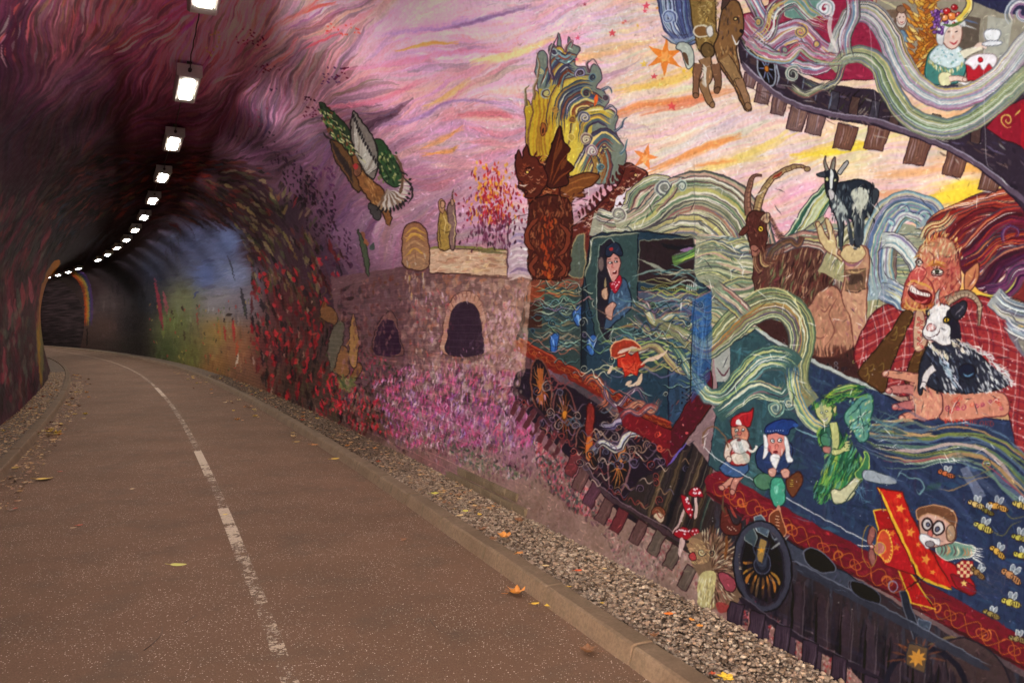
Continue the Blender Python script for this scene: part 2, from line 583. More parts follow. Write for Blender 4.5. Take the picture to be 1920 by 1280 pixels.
def bevelled(name, x0, x1, y0, y1, z0, z1, c):
    """box whose lower edge is chamfered"""
    V = []
    for (i, z) in ((0, z1), (0, z0 + c), (c, z0)):
        V += [(x0 + i, y0 + i, z), (x1 - i, y0 + i, z), (x1 - i, y1 - i, z), (x0 + i, y1 - i, z)]
    F = [(3, 2, 1, 0)]
    for k in (0, 4):
        for j in range(4):
            F.append((k + j, k + (j + 1) % 4, k + 4 + (j + 1) % 4, k + 4 + j))
    F.append((8, 9, 10, 11))
    F = [tuple(reversed(f)) for f in F]
    return mesh_from(name, V, F)
LAMP_L, LAMP_W = 1.30, 0.29
me_body = bevelled('lamp_body', -LAMP_W / 2, LAMP_W / 2, -LAMP_L / 2, LAMP_L / 2, 0.0, 0.13, 0.025)
me_diff = bevelled('lamp_diffuser', -0.066, 0.066, -0.48, 0.42, -0.008, 0.003, 0.004)
me_end = mesh_from('end_plate', *(lambda V, F: (box(V, F, -LAMP_W / 2 - .006, LAMP_W / 2 + .006, -LAMP_L / 2 - 0.012, -LAMP_L / 2 - 0.001, 0.004, 0.155), (V, F))[1])([], []))
def disc_cyl(name, r, l, n=14):
    V, F = [], []
    for y in (0, l):
        V += [(r * math.cos(2 * math.pi * k / n), y, r * math.sin(2 * math.pi * k / n)) for k in range(n)]
    F = [(k, (k + 1) % n, n + (k + 1) % n, n + k) for k in range(n)] + [tuple(range(n))[::-1], tuple(range(n, 2 * n))]
    return mesh_from(name, V, F)
me_gland = disc_cyl('cable_gland', 0.024, 0.05)
for me, m in ((me_body, M_LAMPBODY), (me_diff, M_GLOW), (me_end, M_LAMPBODY), (me_gland, M_DARK)):
    me.materials.append(m)
LAMP_S0, LAMP_D, LAMP_LAT = 8.031, 3.494, 0.446
def crown_z(lat):
    k = np.argmin(abs(SEC[:, 0] - lat) + (SEC[:, 1] < 3) * 10)
    return SEC[k, 1]
LAMP_Z = 4.745
ordinal = ['nearest, cut by the picture top', 'second lamp from the front', 'third lamp from the front', 'fourth lamp from the front',
           'fifth lamp from the front', 'sixth lamp from the front', 'seventh lamp from the front', 'eighth lamp from the front',
           'ninth lamp from the front', 'tenth lamp from the front', 'last before the dark gap in the row', '',
           'first beyond the dark gap in the row', 'middle of the three beyond the dark gap', 'farthest in view, at the bend']
for i in range(-2, 20):
    if i == 11:
        continue
    s = LAMP_S0 + LAMP_D * i
    r = tag(empty('ceiling_lamp', pt(s, LAMP_LAT, LAMP_Z), heading(s)), 'white box lamp overhead, ' + ordinal[i] if 0 <= i < 15 else 'white box lamp overhead, out of the picture behind the photographer' if i < 0 else 'white box lamp overhead, hidden round the bend', 'lamp', 'lamps in a row along the tunnel crown')
    for nm, me in (('body', me_body), ('diffuser', me_diff), ('end_plate', me_end), ('cable_gland', me_gland)):
        o = link(bpy.data.objects.new(nm, me), r)
        if nm == 'cable_gland':
            o.location = (0.0, -LAMP_L / 2 - 0.058, 0.075)
    if i < 8:
        for ya in (-0.62, 0.54):
            V, F = [], []
            box(V, F, -0.03, 0.03, ya, ya + 0.08, 0.131, 0.26)
            b = obj('mounting_bracket', mesh_from('mounting_bracket', V, F), M_DARK, r)

def tube(name, P, rad, mat, n=6, tag_kind=None):
    P = [Vector(p) for p in P]
    V, F = [], []
    for i, p in enumerate(P):
        d = (P[min(i + 1, len(P) - 1)] - P[max(i - 1, 0)]).normalized()
        u = d.cross(Vector((0, 0, 1)));
        if u.length < 1e-3: u = Vector((1, 0, 0))
        u.normalize(); w = d.cross(u)
        rr = rad[i] if isinstance(rad, (list, tuple)) else rad
        for k in range(n):
            a = 2 * math.pi * k / n
            V.append(p + (u * math.cos(a) + w * math.sin(a)) * rr)
    for i in range(len(P) - 1):
        for k in range(n):
            F.append((i * n + k, i * n + (k + 1) % n, (i + 1) * n + (k + 1) % n, (i + 1) * n + k))
    F.append(tuple(range(n))[::-1]); F.append(tuple(range((len(P) - 1) * n, len(P) * n)))
    return mesh_from(name, V, F, True)
for i in range(0, 4):
    s0 = LAMP_S0 + LAMP_D * i + LAMP_L / 2 - 0.02
    s1 = LAMP_S0 + LAMP_D * (i + 1) - LAMP_L / 2 - 0.05
    P = []
    for k in range(17):
        t = k / 16
        up = min(t / 0.12, 1, (1 - t) / 0.12)
        zc = crown_z(LAMP_LAT) - 0.02
        za = LAMP_Z + 0.10 if t < .5 else LAMP_Z + 0.075
        P.append(pt(s0 + (s1 - s0) * t, LAMP_LAT + 0.004 * math.sin(k * 1.7), za + (zc - za) * up - 0.003 * abs(math.sin(t * 9))))
    o = obj('power_cable', tube('power_cable', P, 0.007, M_DARK), M_DARK)
    tag(o, 'thin black cable clipped to the vault between ' + ['the nearest and second lamps', 'the second and third lamps', 'the third and fourth lamps', 'the fourth and fifth lamps'][i], 'cable', 'cables between the ceiling lamps')

# ------------------------------------------------------------------ the mural: a small painting engine
# The mural is painted with thousands of brush strokes into one sheet; the strokes are laid out in a flat
# drawing that is then carried over to the curved wall (each texel knows where it lies on the wall).
OX, OY, CW, CH = 260, 420, 2720, 1980
CAN = np.zeros((CH, CW, 3), np.float32)
CLIP = [None]
pr = random.Random(11)

def _cover(P):
    """anti-aliased coverage of a polygon: (x0, y0, array)"""
    P = np.asarray(P, float) + (OX, OY)
    x0 = int(max(0, math.floor(P[:, 0].min()) - 1)); x1 = int(min(CW - 1, math.ceil(P[:, 0].max()) + 2))
    y0 = int(max(0, math.floor(P[:, 1].min()))); y1 = int(min(CH - 1, math.ceil(P[:, 1].max()) + 1))
    if x1 <= x0 + 1 or y1 <= y0: return None
    SS = 3
    w, h = x1 - x0, y1 - y0
    A = P; B = np.roll(P, -1, 0)
    up = A[:, 1] < B[:, 1]
    lo = np.where(up[:, None], A, B); hi = np.where(up[:, None], B, A)
    sg = np.where(up, 1.0, -1.0)
    rows = (np.arange(h * SS) + 0.5) / SS + y0
    # rows each edge crosses
    r0 = np.searchsorted(rows, lo[:, 1]); r1 = np.searchsorted(rows, hi[:, 1])
    cnt = r1 - r0
    if cnt.sum() == 0: return None
    e = np.repeat(np.arange(len(P)), cnt)
    st = np.repeat(np.cumsum(cnt) - cnt, cnt)
    rr = np.arange(cnt.sum()) - st + np.repeat(r0, cnt)
    t = (rows[rr] - lo[e, 1]) / (hi[e, 1] - lo[e, 1])
    xx = np.clip(lo[e, 0] + (hi[e, 0] - lo[e, 0]) * t - x0, 0, w - 1.001)
    xi = xx.astype(int); fr = xx - xi
    acc = np.bincount(rr * (w + 1) + xi, sg[e] * (1 - fr), h * SS * (w + 1)) + \
        np.bincount(rr * (w + 1) + xi + 1, sg[e] * fr, h * SS * (w + 1))
    cov = np.clip(np.abs(np.cumsum(acc.reshape(h * SS, w + 1), 1)[:, :w]), 0, 1)
    return x0, y0, cov.reshape(h, SS, w).mean(1).astype(np.float32)

def fill(P, col, al=1.0, grad=None):
    c = _cover(P)
    if c is None: return
    x0, y0, m = c
    h, w = m.shape
    if CLIP[0] is not None: m = m * CLIP[0][y0:y0 + h, x0:x0 + w]
    m = (m * al)[..., None]
    R = CAN[y0:y0 + h, x0:x0 + w]
    if grad is not None:      # second colour towards the bottom
        k = np.linspace(0, 1, h, dtype=np.float32)[:, None, None]
        c2 = np.array(col, np.float32) * (1 - k) + np.array(grad, np.float32) * k
        R += (c2 - R) * m
    else:
        R += (np.array(col, np.float32) - R) * m

def clip(P=None):
    if P is None:
        CLIP[0] = None; return
    c = _cover(P)
    M = np.zeros((CH, CW), np.float32)
    if c is not None:
        M[c[1]:c[1] + c[2].shape[0], c[0]:c[0] + c[2].shape[1]] = c[2]
    CLIP[0] = M

def sm(P, closed=False, n=6):
    """Catmull-Rom through the points"""
    P = np.asarray(P, float)
    if len(P) < 3: return P
    Q = np.vstack([P[-1], P, P[0], P[1]]) if closed else np.vstack([2 * P[0] - P[1], P, 2 * P[-1] - P[-2]])
    t = np.linspace(0, 1, n, endpoint=False)[:, None]
    out = []
    for i in range(1, len(Q) - 2):
        a, b, c, d = Q[i - 1], Q[i], Q[i + 1], Q[i + 2]
        out.append(0.5 * (2 * b + (c - a) * t + (2 * a - 5 * b + 4 * c - d) * t * t + (3 * b - a - 3 * c + d) * t ** 3))
    if not closed: out.append(P[-1:])
    return np.vstack(out)

def ribbon(P, w, taper=0.25):
    d = np.gradient(P, axis=0); L = np.hypot(d[:, 0], d[:, 1]) + 1e-6
    nrm = np.stack([-d[:, 1], d[:, 0]], 1) / L[:, None]
    n = len(P); t = np.linspace(0, 1, n)
    if np.ndim(w) == 0:
        ww = np.full(n, w / 2.0)
        if taper > 0: ww *= np.clip(np.minimum(t, 1 - t) / taper, 0.12, 1) ** 0.7
    else:
        ww = np.interp(t, np.linspace(0, 1, len(w)), w) / 2
    return np.vstack([P + nrm * ww[:, None], (P - nrm * ww[:, None])[::-1]])

def jit(c, j=14):
    k = pr.uniform(-j, j)
    return tuple(max(0, min(255, v + k + pr.uniform(-j / 2, j / 2))) for v in c)

def st(P, w, col, al=1.0, taper=0.25, n=5, j=0):
    P = sm(P, n=n) if len(P) > 2 else np.array([np.array(P[0]) + (np.array(P[1]) - np.array(P[0])) * k for k in (0, .33, .66, 1)], float)
    fill(ribbon(P, w, taper), jit(col, j) if j else col, al)

def shape(P, col, ol=None, ow=2.0, grad=None, n=5, al=1.0):
    Q = sm(P, True, n) if n > 1 else np.asarray(P, float)
    fill(Q, col, al, grad)
    if ol is not None:
        fill(ribbon(np.vstack([Q, Q[:2]]), ow, 0), ol)

def ell(cx, cy, rx, ry, col, ol=None, ow=1.5, rot=0.0, al=1.0):
    a = np.linspace(0, 2 * math.pi, 22, endpoint=False)
    c, s = math.cos(rot), math.sin(rot)
    x, y = rx * np.cos(a), ry * np.sin(a)
    Q = np.stack([cx + x * c - y * s, cy + x * s + y * c], 1)
    fill(Q, col, al)
    if ol is not None: fill(ribbon(np.vstack([Q, Q[:2]]), ow, 0), ol)

def offs(P, k):
    d = np.gradient(P, axis=0); L = np.hypot(d[:, 0], d[:, 1]) + 1e-6
    return P + np.stack([-d[:, 1], d[:, 0]], 1) / L[:, None] * np.asarray(k).reshape(-1, 1)

def band(P, w, cols, n=9, line=2.2, base=None, edge=(70, 60, 70), al=0.95, wob=0.12):
    """a stream of parallel wavy brush lines following a path; w: width(s) along it"""
    Q = sm(P, n=9)
    m = len(Q); t = np.linspace(0, 1, m)
    ww = np.interp(t, np.linspace(0, 1, len(w)), w) if np.ndim(w) else np.full(m, float(w))
    if base is not None:
        fill(np.vstack([offs(Q, ww / 2), offs(Q, -ww / 2)[::-1]]), base)
    for i in range(n):
        k = (i + 0.5) / n - 0.5
        R = offs(Q, ww * (k + wob / n * np.sin(t * pr.uniform(4, 12) + pr.uniform(0, 6))))
        a = int(pr.uniform(0, 0.12) * m); b = m - int(pr.uniform(0, 0.12) * m)
        lw = line * pr.uniform(0.6, 1.5) * np.clip(ww.mean() / n / line, 0.5, 3)
        fill(ribbon(R[a:b], lw, 0.2), jit(pr.choice(cols), 12), al)
    for i in range(n // 2):
        k = pr.uniform(-0.48, 0.48)
        R = offs(Q, ww * k)
        a = int(pr.uniform(0, 0.6) * m); b = min(m, a + int(pr.uniform(0.2, 0.5) * m))
        if b - a > 4: fill(ribbon(R[a:b], line * 0.7, 0.3), pr.choice([(40, 35, 50), (240, 235, 220), (60, 80, 70)]), 0.8)
    for sgn in (-1, 1):
        if edge is not None: fill(ribbon(offs(Q, sgn * ww / 2), 2.0, 0.1), edge, 0.9)

def spiral(cx, cy, r, cols, turns=1.8, w=3.0, a0=0.0, d=1, al=0.95):
    for q, c in enumerate(cols):
        a = np.linspace(0, turns * 2 * math.pi, int(18 * turns))
        rr = (r - q * w * 0.95) * (1 - 0.88 * a / a[-1])
        rr = np.maximum(rr, 0.8)
        P = np.stack([cx + rr * np.cos(a0 + d * a), cy + rr * np.sin(a0 + d * a)], 1)
        fill(ribbon(P, w, 0.15), c, al)

def waves(x0, y0, x1, y1, n, amp, wl, cols, w=2.0, al=0.9, tilt=0.0, seg=(0.4, 1.0)):
    """rows of wavy hair-like lines inside a box"""
    for i in range(n):
        yy = y0 + (y1 - y0) * (i + pr.random()) / n
        a = x0 + (x1 - x0) * pr.uniform(0, 1 - seg[0]) ; b = min(x1, a + (x1 - x0) * pr.uniform(*seg))
        xs = np.arange(a, b, 5.0)
        if len(xs) < 5: continue
        ph = pr.uniform(0, 6.3); am = amp * pr.uniform(0.5, 1.2); L = wl * pr.uniform(0.8, 1.25)
        P = np.stack([xs, yy + am * np.sin(xs / L * 6.283 + ph) + (xs - x0) * tilt], 1)
        fill(ribbon(P, w * pr.uniform(0.7, 1.4), 0.2), jit(pr.choice(cols), 15), al)

def dabs(poly, cols, n, L=(4, 10), w=(2, 4), ang=1.4, aj=0.4, al=(0.5, 0.95), cl=False):
    P = np.asarray(poly, float)
    c = _cover(P)
    if c is None: return
    x0, y0, m = c
    ys, xs = np.nonzero(m > 0.5)
    if len(xs) == 0: return
    for k in range(n):
        i = pr.randrange(len(xs))
        x, y = xs[i] + x0 - OX, ys[i] + y0 - OY
        a = ang + pr.uniform(-aj, aj); l = pr.uniform(*L) / 2; ww = pr.uniform(*w) / 2
        dx, dy = math.cos(a) * l, math.sin(a) * l
        nx, ny = -math.sin(a) * ww, math.cos(a) * ww
        b = pr.uniform(-0.4, 0.4)
        cc = cols[int((.5 + .5 * math.sin(x * .05 + 1.6 * math.sin(y * .045) + 1.1 * math.sin(x * .021 - y * .07))) * len(cols) + pr.gauss(0, 1.1)) % len(cols)] if cl else pr.choice(cols)
        fill([(x - dx, y - dy), (x + nx - dx * b, y + ny - dy * b), (x + dx, y + dy), (x - nx + dx * b, y - ny + dy * b)], jit(cc, 16), pr.uniform(*al))

def hair(P, spread, cols, n, w=1.8, L=None):
    """tufts of fur: short strokes leaving each point of a path in direction L"""
    Q = sm(P, n=8)
    for k in range(n):
        i = pr.randrange(len(Q)); x, y = Q[i] + (pr.uniform(-spread, spread), pr.uniform(-spread, spread))
        dx, dy = L[0] * pr.uniform(.6, 1.3), L[1] * pr.uniform(.6, 1.3)
        c = pr.uniform(-.25, .25)
        st([(x, y), (x + dx * .5 - dy * c, y + dy * .5 + dx * c), (x + dx, y + dy)], w * pr.uniform(.6, 1.3), pr.choice(cols), .9, .45, 4, 12)

def idw(pts, vals, x0, x1, y0, y1, step, p=3.2):
    xs = np.arange(x0, x1, step, dtype=np.float32); ys = np.arange(y0, y1, step, dtype=np.float32)
    X, Y = np.meshgrid(xs, ys)
    num = 0; den = 0
    for (px, py), v in zip(pts, vals):
        w = 1.0 / (((X - px) ** 2 + (Y - py) ** 2) ** (p / 2) + 30.0)
        num = num + w[..., None] * np.array(v, np.float32); den = den + w
    return num / den[..., None]

def upsample(A, f, H, W):
    h, w = A.shape[:2]
    y = np.clip((np.arange(H) + .5) / f - .5, 0, h - 1.001); x = np.clip((np.arange(W) + .5) / f - .5, 0, w - 1.001)
    yi = y.astype(int); xi = x.astype(int)
    fy = (y - yi)[:, None, None].astype(np.float32); fx = (x - xi)[None, :, None].astype(np.float32)
    R = A[yi] * (1 - fy) + A[np.minimum(yi + 1, h - 1)] * fy
    return R[:, xi] * (1 - fx) + R[:, np.minimum(xi + 1, w - 1)] * fx

# --- ground colours of the painting (x, y, colour)
GC = [(-200,-200,(60,20,45)),(0,0,(92,38,58)),(0,120,(68,26,44)),(0,250,(40,14,22)),(110,60,(134,74,82)),(180,20,(156,98,100)),(150,170,(88,42,54)),(300,30,(140,60,84)),(260,120,(112,54,72)),
(100,340,(33,11,16)),(250,230,(74,34,48)),(200,280,(45,20,26)),(340,90,(128,80,86)),(450,40,(185,132,132)),(430,150,(135,85,95)),(430,230,(95,50,65)),(350,230,(62,32,42)),(600,40,(222,165,165)),(520,120,(185,130,135)),(600,150,(200,140,150)),
(520,230,(150,100,118)),(560,330,(105,66,86)),(470,300,(82,50,64)),(600,380,(95,60,78)),(760,50,(222,168,180)),(680,180,(208,150,166)),(760,250,(208,150,166)),(700,350,(160,110,128)),(640,440,(112,76,96)),(720,420,(168,118,138)),
(900,60,(232,180,190)),(900,150,(232,186,186)),(900,270,(218,164,176)),(860,360,(208,152,168)),(950,370,(222,176,186)),(1000,30,(232,196,208)),(1100,60,(238,206,206)),(1180,180,(240,214,186)),(1250,70,(240,206,186)),(1220,260,(242,216,204)),(1180,380,(236,206,206)),
(1330,240,(244,212,208)),(1300,330,(244,206,186)),(1450,260,(246,214,206)),(1560,280,(250,226,160)),(1420,330,(244,206,196)),(1500,380,(240,176,186)),(1450,450,(236,170,182)),(1680,320,(244,206,206)),(1700,380,(242,186,176)),(1790,365,(250,206,80)),(1850,300,(248,180,110)),
(1760,420,(244,196,150)),(1900,530,(244,180,50)),(2100,300,(240,180,150)),(1300,-100,(240,200,200)),(800,-100,(220,160,180)),(500,-150,(190,120,130)),(2000,-100,(200,180,190)),
# inside the dark arch
(250,330,(28,9,12)),(330,300,(34,12,16)),(150,380,(27,10,14)),(60,440,(34,24,26)),(30,560,(56,30,32)),(60,640,(52,36,34)),(40,720,(48,26,30)),(90,600,(48,38,32)),(10,800,(58,34,36)),(200,420,(22,8,10)),(330,380,(24,9,12)),(420,370,(36,14,18)),
(480,400,(36,16,18)),(540,400,(44,26,34)),(470,460,(44,20,22)),(560,470,(50,28,34)),(610,470,(62,36,50)),(520,560,(70,30,32)),(580,570,(54,28,26)),(500,650,(76,32,32)),(560,700,(52,34,26)),(620,620,(60,36,34)),(620,740,(66,48,40)),(700,780,(84,58,50)),
(310,450,(52,50,66)),(360,450,(66,68,92)),(420,450,(84,92,124)),(380,510,(76,84,118)),(430,510,(108,112,136)),(450,560,(104,92,96)),(400,560,(112,104,104)),(340,560,(96,94,66)),(320,600,(84,86,48)),(310,650,(62,66,36)),(350,660,(84,80,40)),(400,620,(118,92,50)),(400,680,(112,76,42)),(440,640,(122,78,52)),(440,700,(98,64,46)),
(270,560,(38,36,40)),(280,500,(40,40,52)),(240,520,(20,15,18)),(240,600,(34,26,26)),(250,650,(40,30,26)),(190,560,(58,46,44)),(190,610,(62,44,38)),(165,540,(46,32,32)),(120,560,(38,26,22)),(120,620,(66,40,32)),(110,540,(32,24,20)),(140,500,(24,16,16)),(200,490,(20,14,15)),(240,450,(34,26,30)),(180,470,(34,26,30)),(300,410,(38,24,28)),
# low part of the wall
(720,860,(128,98,84)),(800,760,(150,84,104)),(780,840,(130,88,82)),(900,880,(146,112,100)),(860,780,(158,98,118)),(950,820,(150,98,112)),(1000,930,(140,108,94)),(1060,880,(128,92,88)),(1120,990,(144,112,98)),(1220,1040,(152,122,110)),(1300,1100,(156,124,112)),(1400,1180,(150,104,96)),(1520,1240,(146,110,98)),(1650,1350,(140,104,94)),(2000,1500,(140,100,92)),
(700,700,(78,44,52)),(760,640,(88,52,64)),(900,740,(140,84,112)),(960,700,(150,106,128)),(1100,700,(70,60,64)),(1500,900,(60,62,84)),(1900,1100,(60,50,56)),(2300,900,(70,70,90)),(2300,200,(200,170,170))]
AG = [(0,50,-85),(0,300,-75),(100,250,-62),(250,100,-52),(250,300,-28),(130,380,-48),(400,60,-55),(450,200,-68),(420,320,-8),(520,120,-58),(560,260,-45),(600,60,-45),(560,380,-60),(700,150,-22),(760,300,-16),(850,80,-12),(1000,60,-12),(950,250,-9),
(1200,150,-17),(1350,250,-18),(1550,230,-17),(1750,350,-8),(1400,380,-20),(1900,300,-10),(330,300,5),(400,350,28),(480,400,45),(540,450,60),(580,600,85),(620,700,88),(200,340,-22),(60,430,-62),(30,600,-88),(60,740,-88),(380,500,80),(400,650,88),(800,800,80),(1200,1000,70)]
G8 = idw([(x, y) for x, y, c in GC], [c for x, y, c in GC], -OX, CW - OX, -OY, CH - OY, 12)
CAN[:] = upsample(G8, 12, CH, CW)
_ang = [math.radians(a) for _, _, a in AG]
A8 = idw([(x, y) for x, y, a in AG], [(math.cos(2 * a), math.sin(2 * a)) for a in _ang], -OX, CW - OX, -OY, CH - OY, 12)
ANG = np.arctan2(A8[..., 1], A8[..., 0]) / 2
def colour_at(x, y):
    i = min(G8.shape[0] - 1, max(0, int((y + OY) / 12))); k = min(G8.shape[1] - 1, max(0, int((x + OX) / 12)))
    return G8[i, k], ANG[i, k]
def streak(x, y, L, w, col, al, wave=0.0):
    P = [(x, y)]
    n = 7
    for k in range(n):
        _, a = colour_at(x, y)
        a += wave * math.sin((x * 0.9 + y * 1.3) / 42.0) + wave * 0.6 * math.sin((x - 1.7 * y) / 23.0)
        x += math.cos(a) * L / n; y += math.sin(a) * L / n
        P.append((x, y))
    fill(ribbon(sm(P, n=3), w, 0.4), col, al)
def lum(c): return (c[0] * .3 + c[1] * .59 + c[2] * .11) / 255.0
WARM = [(252, 190, 90), (250, 214, 70), (248, 160, 90), (250, 235, 220), (244, 170, 180), (226, 190, 226), (246, 222, 150)]
PINK = [(240, 130, 140), (226, 150, 200), (250, 225, 220), (176, 120, 170), (246, 200, 120), (235, 96, 100), (150, 100, 150)]
PURP = [(164, 84, 112), (118, 84, 122), (190, 100, 88), (220, 184, 184), (96, 54, 78), (58, 34, 44), (176, 140, 92), (134, 116, 124), (96, 84, 96)]
def sky_strokes(n, x0, x1, y0, y1, pal, L, w, al, wave, acc=0.35, dark=0.0):
    for _ in range(n):
        x, y = pr.uniform(x0, x1), pr.uniform(y0, y1)
        c, _a = colour_at(x, y)
        l = lum(c)
        if pr.random() < acc:
            p = pr.choice(pal); k = min(1.1, l / 0.72 + 0.05)
            col = [c[i] * 0.45 + p[i] * k * 0.55 for i in range(3)]
        elif pr.random() < dark:
            col = [v * pr.uniform(0.35, 0.7) for v in c]
        else:
            col = [v * pr.uniform(0.84, 1.13) + pr.uniform(-6, 6) for v in c]
        streak(x, y, pr.uniform(*L), pr.uniform(*w), np.clip(col, 3, 252), pr.uniform(*al), wave)
sky_strokes(2600, 960, 2250, -380, 560, WARM, (60, 260), (5, 22), (0.12, 0.42), 0.12, 0.4)
sky_strokes(1500, 1050, 1950, 0, 480, WARM, (50, 190), (3, 9), (0.15, 0.4), 0.10, 0.45)
sky_strokes(3000, 560, 1080, -380, 520, PINK, (40, 170), (5, 18), (0.14, 0.42), 0.30, 0.42, 0.03)
sky_strokes(4200, -240, 640, -380, 330, PURP, (40, 170), (5, 18), (0.16, 0.5), 0.32, 0.26, 0.3)
sky_strokes(1500, -240, 640, -380, 300, PURP, (30, 100), (2, 7), (.2, .5), .35, .3, .3)
# definite streaks of colour in the sky
for (P, c, w, a) in [([(1100,255),(1180,205),(1290,190),(1400,160)],(240,130,60),16,.35),([(1150,170),(1260,150),(1330,120)],(250,200,90),22,.5),([(1200,215),(1290,195),(1330,180)],(240,130,90),12,.5),([(1200,330),(1330,275),(1390,255)],(246,150,80),14,.6),
    ([(1280,330),(1400,290),(1500,240)],(250,215,110),20,.55),([(1480,300),(1580,275),(1640,270)],(250,210,50),18,.7),([(1300,310),(1380,300)],(245,150,80),9,.4),([(1640,330),(1720,325),(1790,310)],(250,180,120),18,.5),([(1630,365),(1700,360)],(246,170,120),16,.5),([(1740,375),(1800,362),(1850,350)],(252,214,60),26,.8),
    ([(1770,320),(1860,310),(1900,330)],(248,180,90),24,.6),([(1060,120),(1130,95),(1230,80)],(246,190,120),20,.4),([(1240,40),(1400,10)],(245,190,150),14,.4),([(560,30),(590,15),(630,8)],(222,80,70),6,.8),([(560,95),(600,78),(640,62)],(214,80,90),5,.5),([(500,130),(540,100),(560,70)],(205,90,85),9,.6),
    ([(480,90),(520,50),(570,20),(610,-10)],(200,84,82),8,.6),([(740,100),(800,85),(860,82)],(228,150,60),6,.55),([(620,60),(660,45),(700,20)],(222,130,140),12,.5),([(790,205),(840,180),(880,150)],(226,170,90),10,.45),([(790,280),(830,262),(870,240)],(226,150,80),10,.5),([(790,290),(840,285),(860,275)],(224,150,70),8,.5),
    ([(720,235),(780,225),(850,190),(960,195)],(150,110,160),8,.35),([(760,60),(850,50),(960,20),(1000,10)],(120,80,130),9,.35),([(700,70),(800,55),(900,30)],(176,130,180),12,.4),([(880,120),(960,105),(1040,70)],(244,205,130),14,.5),([(860,220),(920,212),(960,220)],(220,110,120),16,.5),([(640,130),(740,120),(840,100),(960,95)],(214,120,150),10,.4),
    ([(600,200),(700,190),(800,150)],(210,110,130),12,.4),([(300,40),(340,25),(380,-10)],(150,30,80),14,.5),([(330,70),(380,30),(400,0)],(150,30,84),10,.5),([(350,150),(380,130),(400,95)],(70,20,45),8,.5),([(150,80),(180,40),(200,-20)],(190,80,90),12,.5),([(90,120),(130,70),(150,10)],(150,70,80),12,.5)]:
    for k in range(7):
        q = [(x + pr.uniform(-3, 3), y + pr.uniform(-w * .5, w * .5)) for x, y in P]
        st(q, w * pr.uniform(.35, .8), c, a * .6, .4, 6, 12)
# darts of flying leaves
for (x, y, w, h, n, c) in [(470,70,60,40,26,(60,10,30)),(500,130,50,18,14,(70,10,24)),(490,165,60,14,12,(45,20,40)),(580,185,30,10,12,(50,10,30)),(580,210,34,20,14,(70,14,34)),(480,265,80,34,26,(30,20,26)),(480,220,40,40,12,(120,20,50)),(400,80,30,50,22,(130,90,40)),(640,55,60,24,22,(214,70,60)),(620,140,36,40,18,(70,30,70)),(640,135,24,24,10,(80,14,40)),(560,350,60,60,70,(28,14,22)),(600,400,60,90,90,(36,16,28)),(640,460,40,80,40,(50,20,40)),(540,300,60,40,30,(40,20,34)),(600,330,50,40,26,(70,30,60))]:
    for k in range(n):
        a = math.radians(30 + pr.uniform(-14, 14)) if y < 290 else math.radians(62 + pr.uniform(-15, 15))
        px, py = x + pr.uniform(-w / 2, w / 2), y + pr.uniform(-h / 2, h / 2)
        l = pr.uniform(3, 6) if y < 290 else pr.uniform(5, 11)
        st([(px, py), (px + l * math.cos(a), py + l * math.sin(a))], 3.0, jit(c, 12), .85)
# the swirling dark leaves round the arch
def ring_strokes(n, x0, x1, y0, y1, pal, L, w, al, wave=0.15):
    for _ in range(n):
        x, y = pr.uniform(x0, x1), pr.uniform(y0, y1)
        c, a = colour_at(x, y)
        streak(x, y, pr.uniform(*L), pr.uniform(*w), jit(pr.choice(pal), 8), pr.uniform(*al), wave)
ring_strokes(500, 60, 460, 290, 420, [(20,6,8),(50,16,16),(34,10,14),(64,20,14),(14,5,7),(44,26,20)], (14, 46), (3, 7), (.3, .7))
clip(sm([(330,330),(400,360),(440,420),(468,500),(470,620),(480,700),(560,790),(680,830),(690,700),(660,600),(650,500),(620,440),(560,370),(480,310),(400,300)], True))
ring_strokes(1100, 330, 690, 290, 830, [(22,10,12),(60,18,18),(96,24,24),(36,26,18),(80,30,26),(26,18,22),(70,60,36)], (12, 34), (3, 8), (.4, .85))
ring_strokes(150, 380, 600, 320, 540, [(116,98,60),(96,70,40),(104,84,64),(60,54,34)], (16, 26), (4, 7), (.5, .8), .1)
ring_strokes(240, 470, 640, 480, 820, [(150,24,30),(120,18,26),(172,32,38),(96,16,22)], (6, 22), (3, 8), (.5, .9), .25)
ring_strokes(130, 470, 640, 500, 820, [(16,10,10),(130,96,80),(26,20,18)], (6, 20), (2, 4), (.5, .9), .1)
clip(None)
clip(sm([(60,470),(64,400),(110,330),(200,290),(320,286),(420,310),(430,360),(400,400),(330,380),(240,390),(160,430),(100,500)], True))
ring_strokes(900, 40, 440, 280, 500, [(14,5,7),(64,20,18),(84,28,22),(30,34,44),(22,10,12),(44,36,24),(16,8,10),(50,22,24)], (12, 34), (2.5, 6), (.35, .8), .12)
clip(None)
for k in range(70):  # pale bluish sheen on the far vault, painted in as streaks
    t = pr.random(); x = 150 + t * 180; y = 500 - 60 * math.sin(t * 2.4) + pr.uniform(-30, 16)
    streak(x, y, pr.uniform(20, 60), pr.uniform(3, 8), jit(pr.choice([(44,42,50),(30,26,30),(52,48,54),(18,13,14)]), 5), .35, .05)
sky_strokes(1600, -200, 560, -60, 300, PURP, (26, 90), (2.5, 8), (.25, .55), .35, .45, .3)
ring_strokes(500, -30, 90, 380, 790, [(58,24,28),(78,26,32),(30,22,22),(66,58,46),(40,34,30),(96,30,36)], (16, 60), (4, 10), (.25, .6), .05)
for P in ([(40,530),(44,560),(38,590)],[(54,520),(58,545),(60,570)],[(18,560),(20,590),(16,620)],[(28,560),(30,600),(28,625)],[(8,650),(10,690),(6,720)]):
    st(P, 8, (112,46,50), .8, .3, 5, 8)
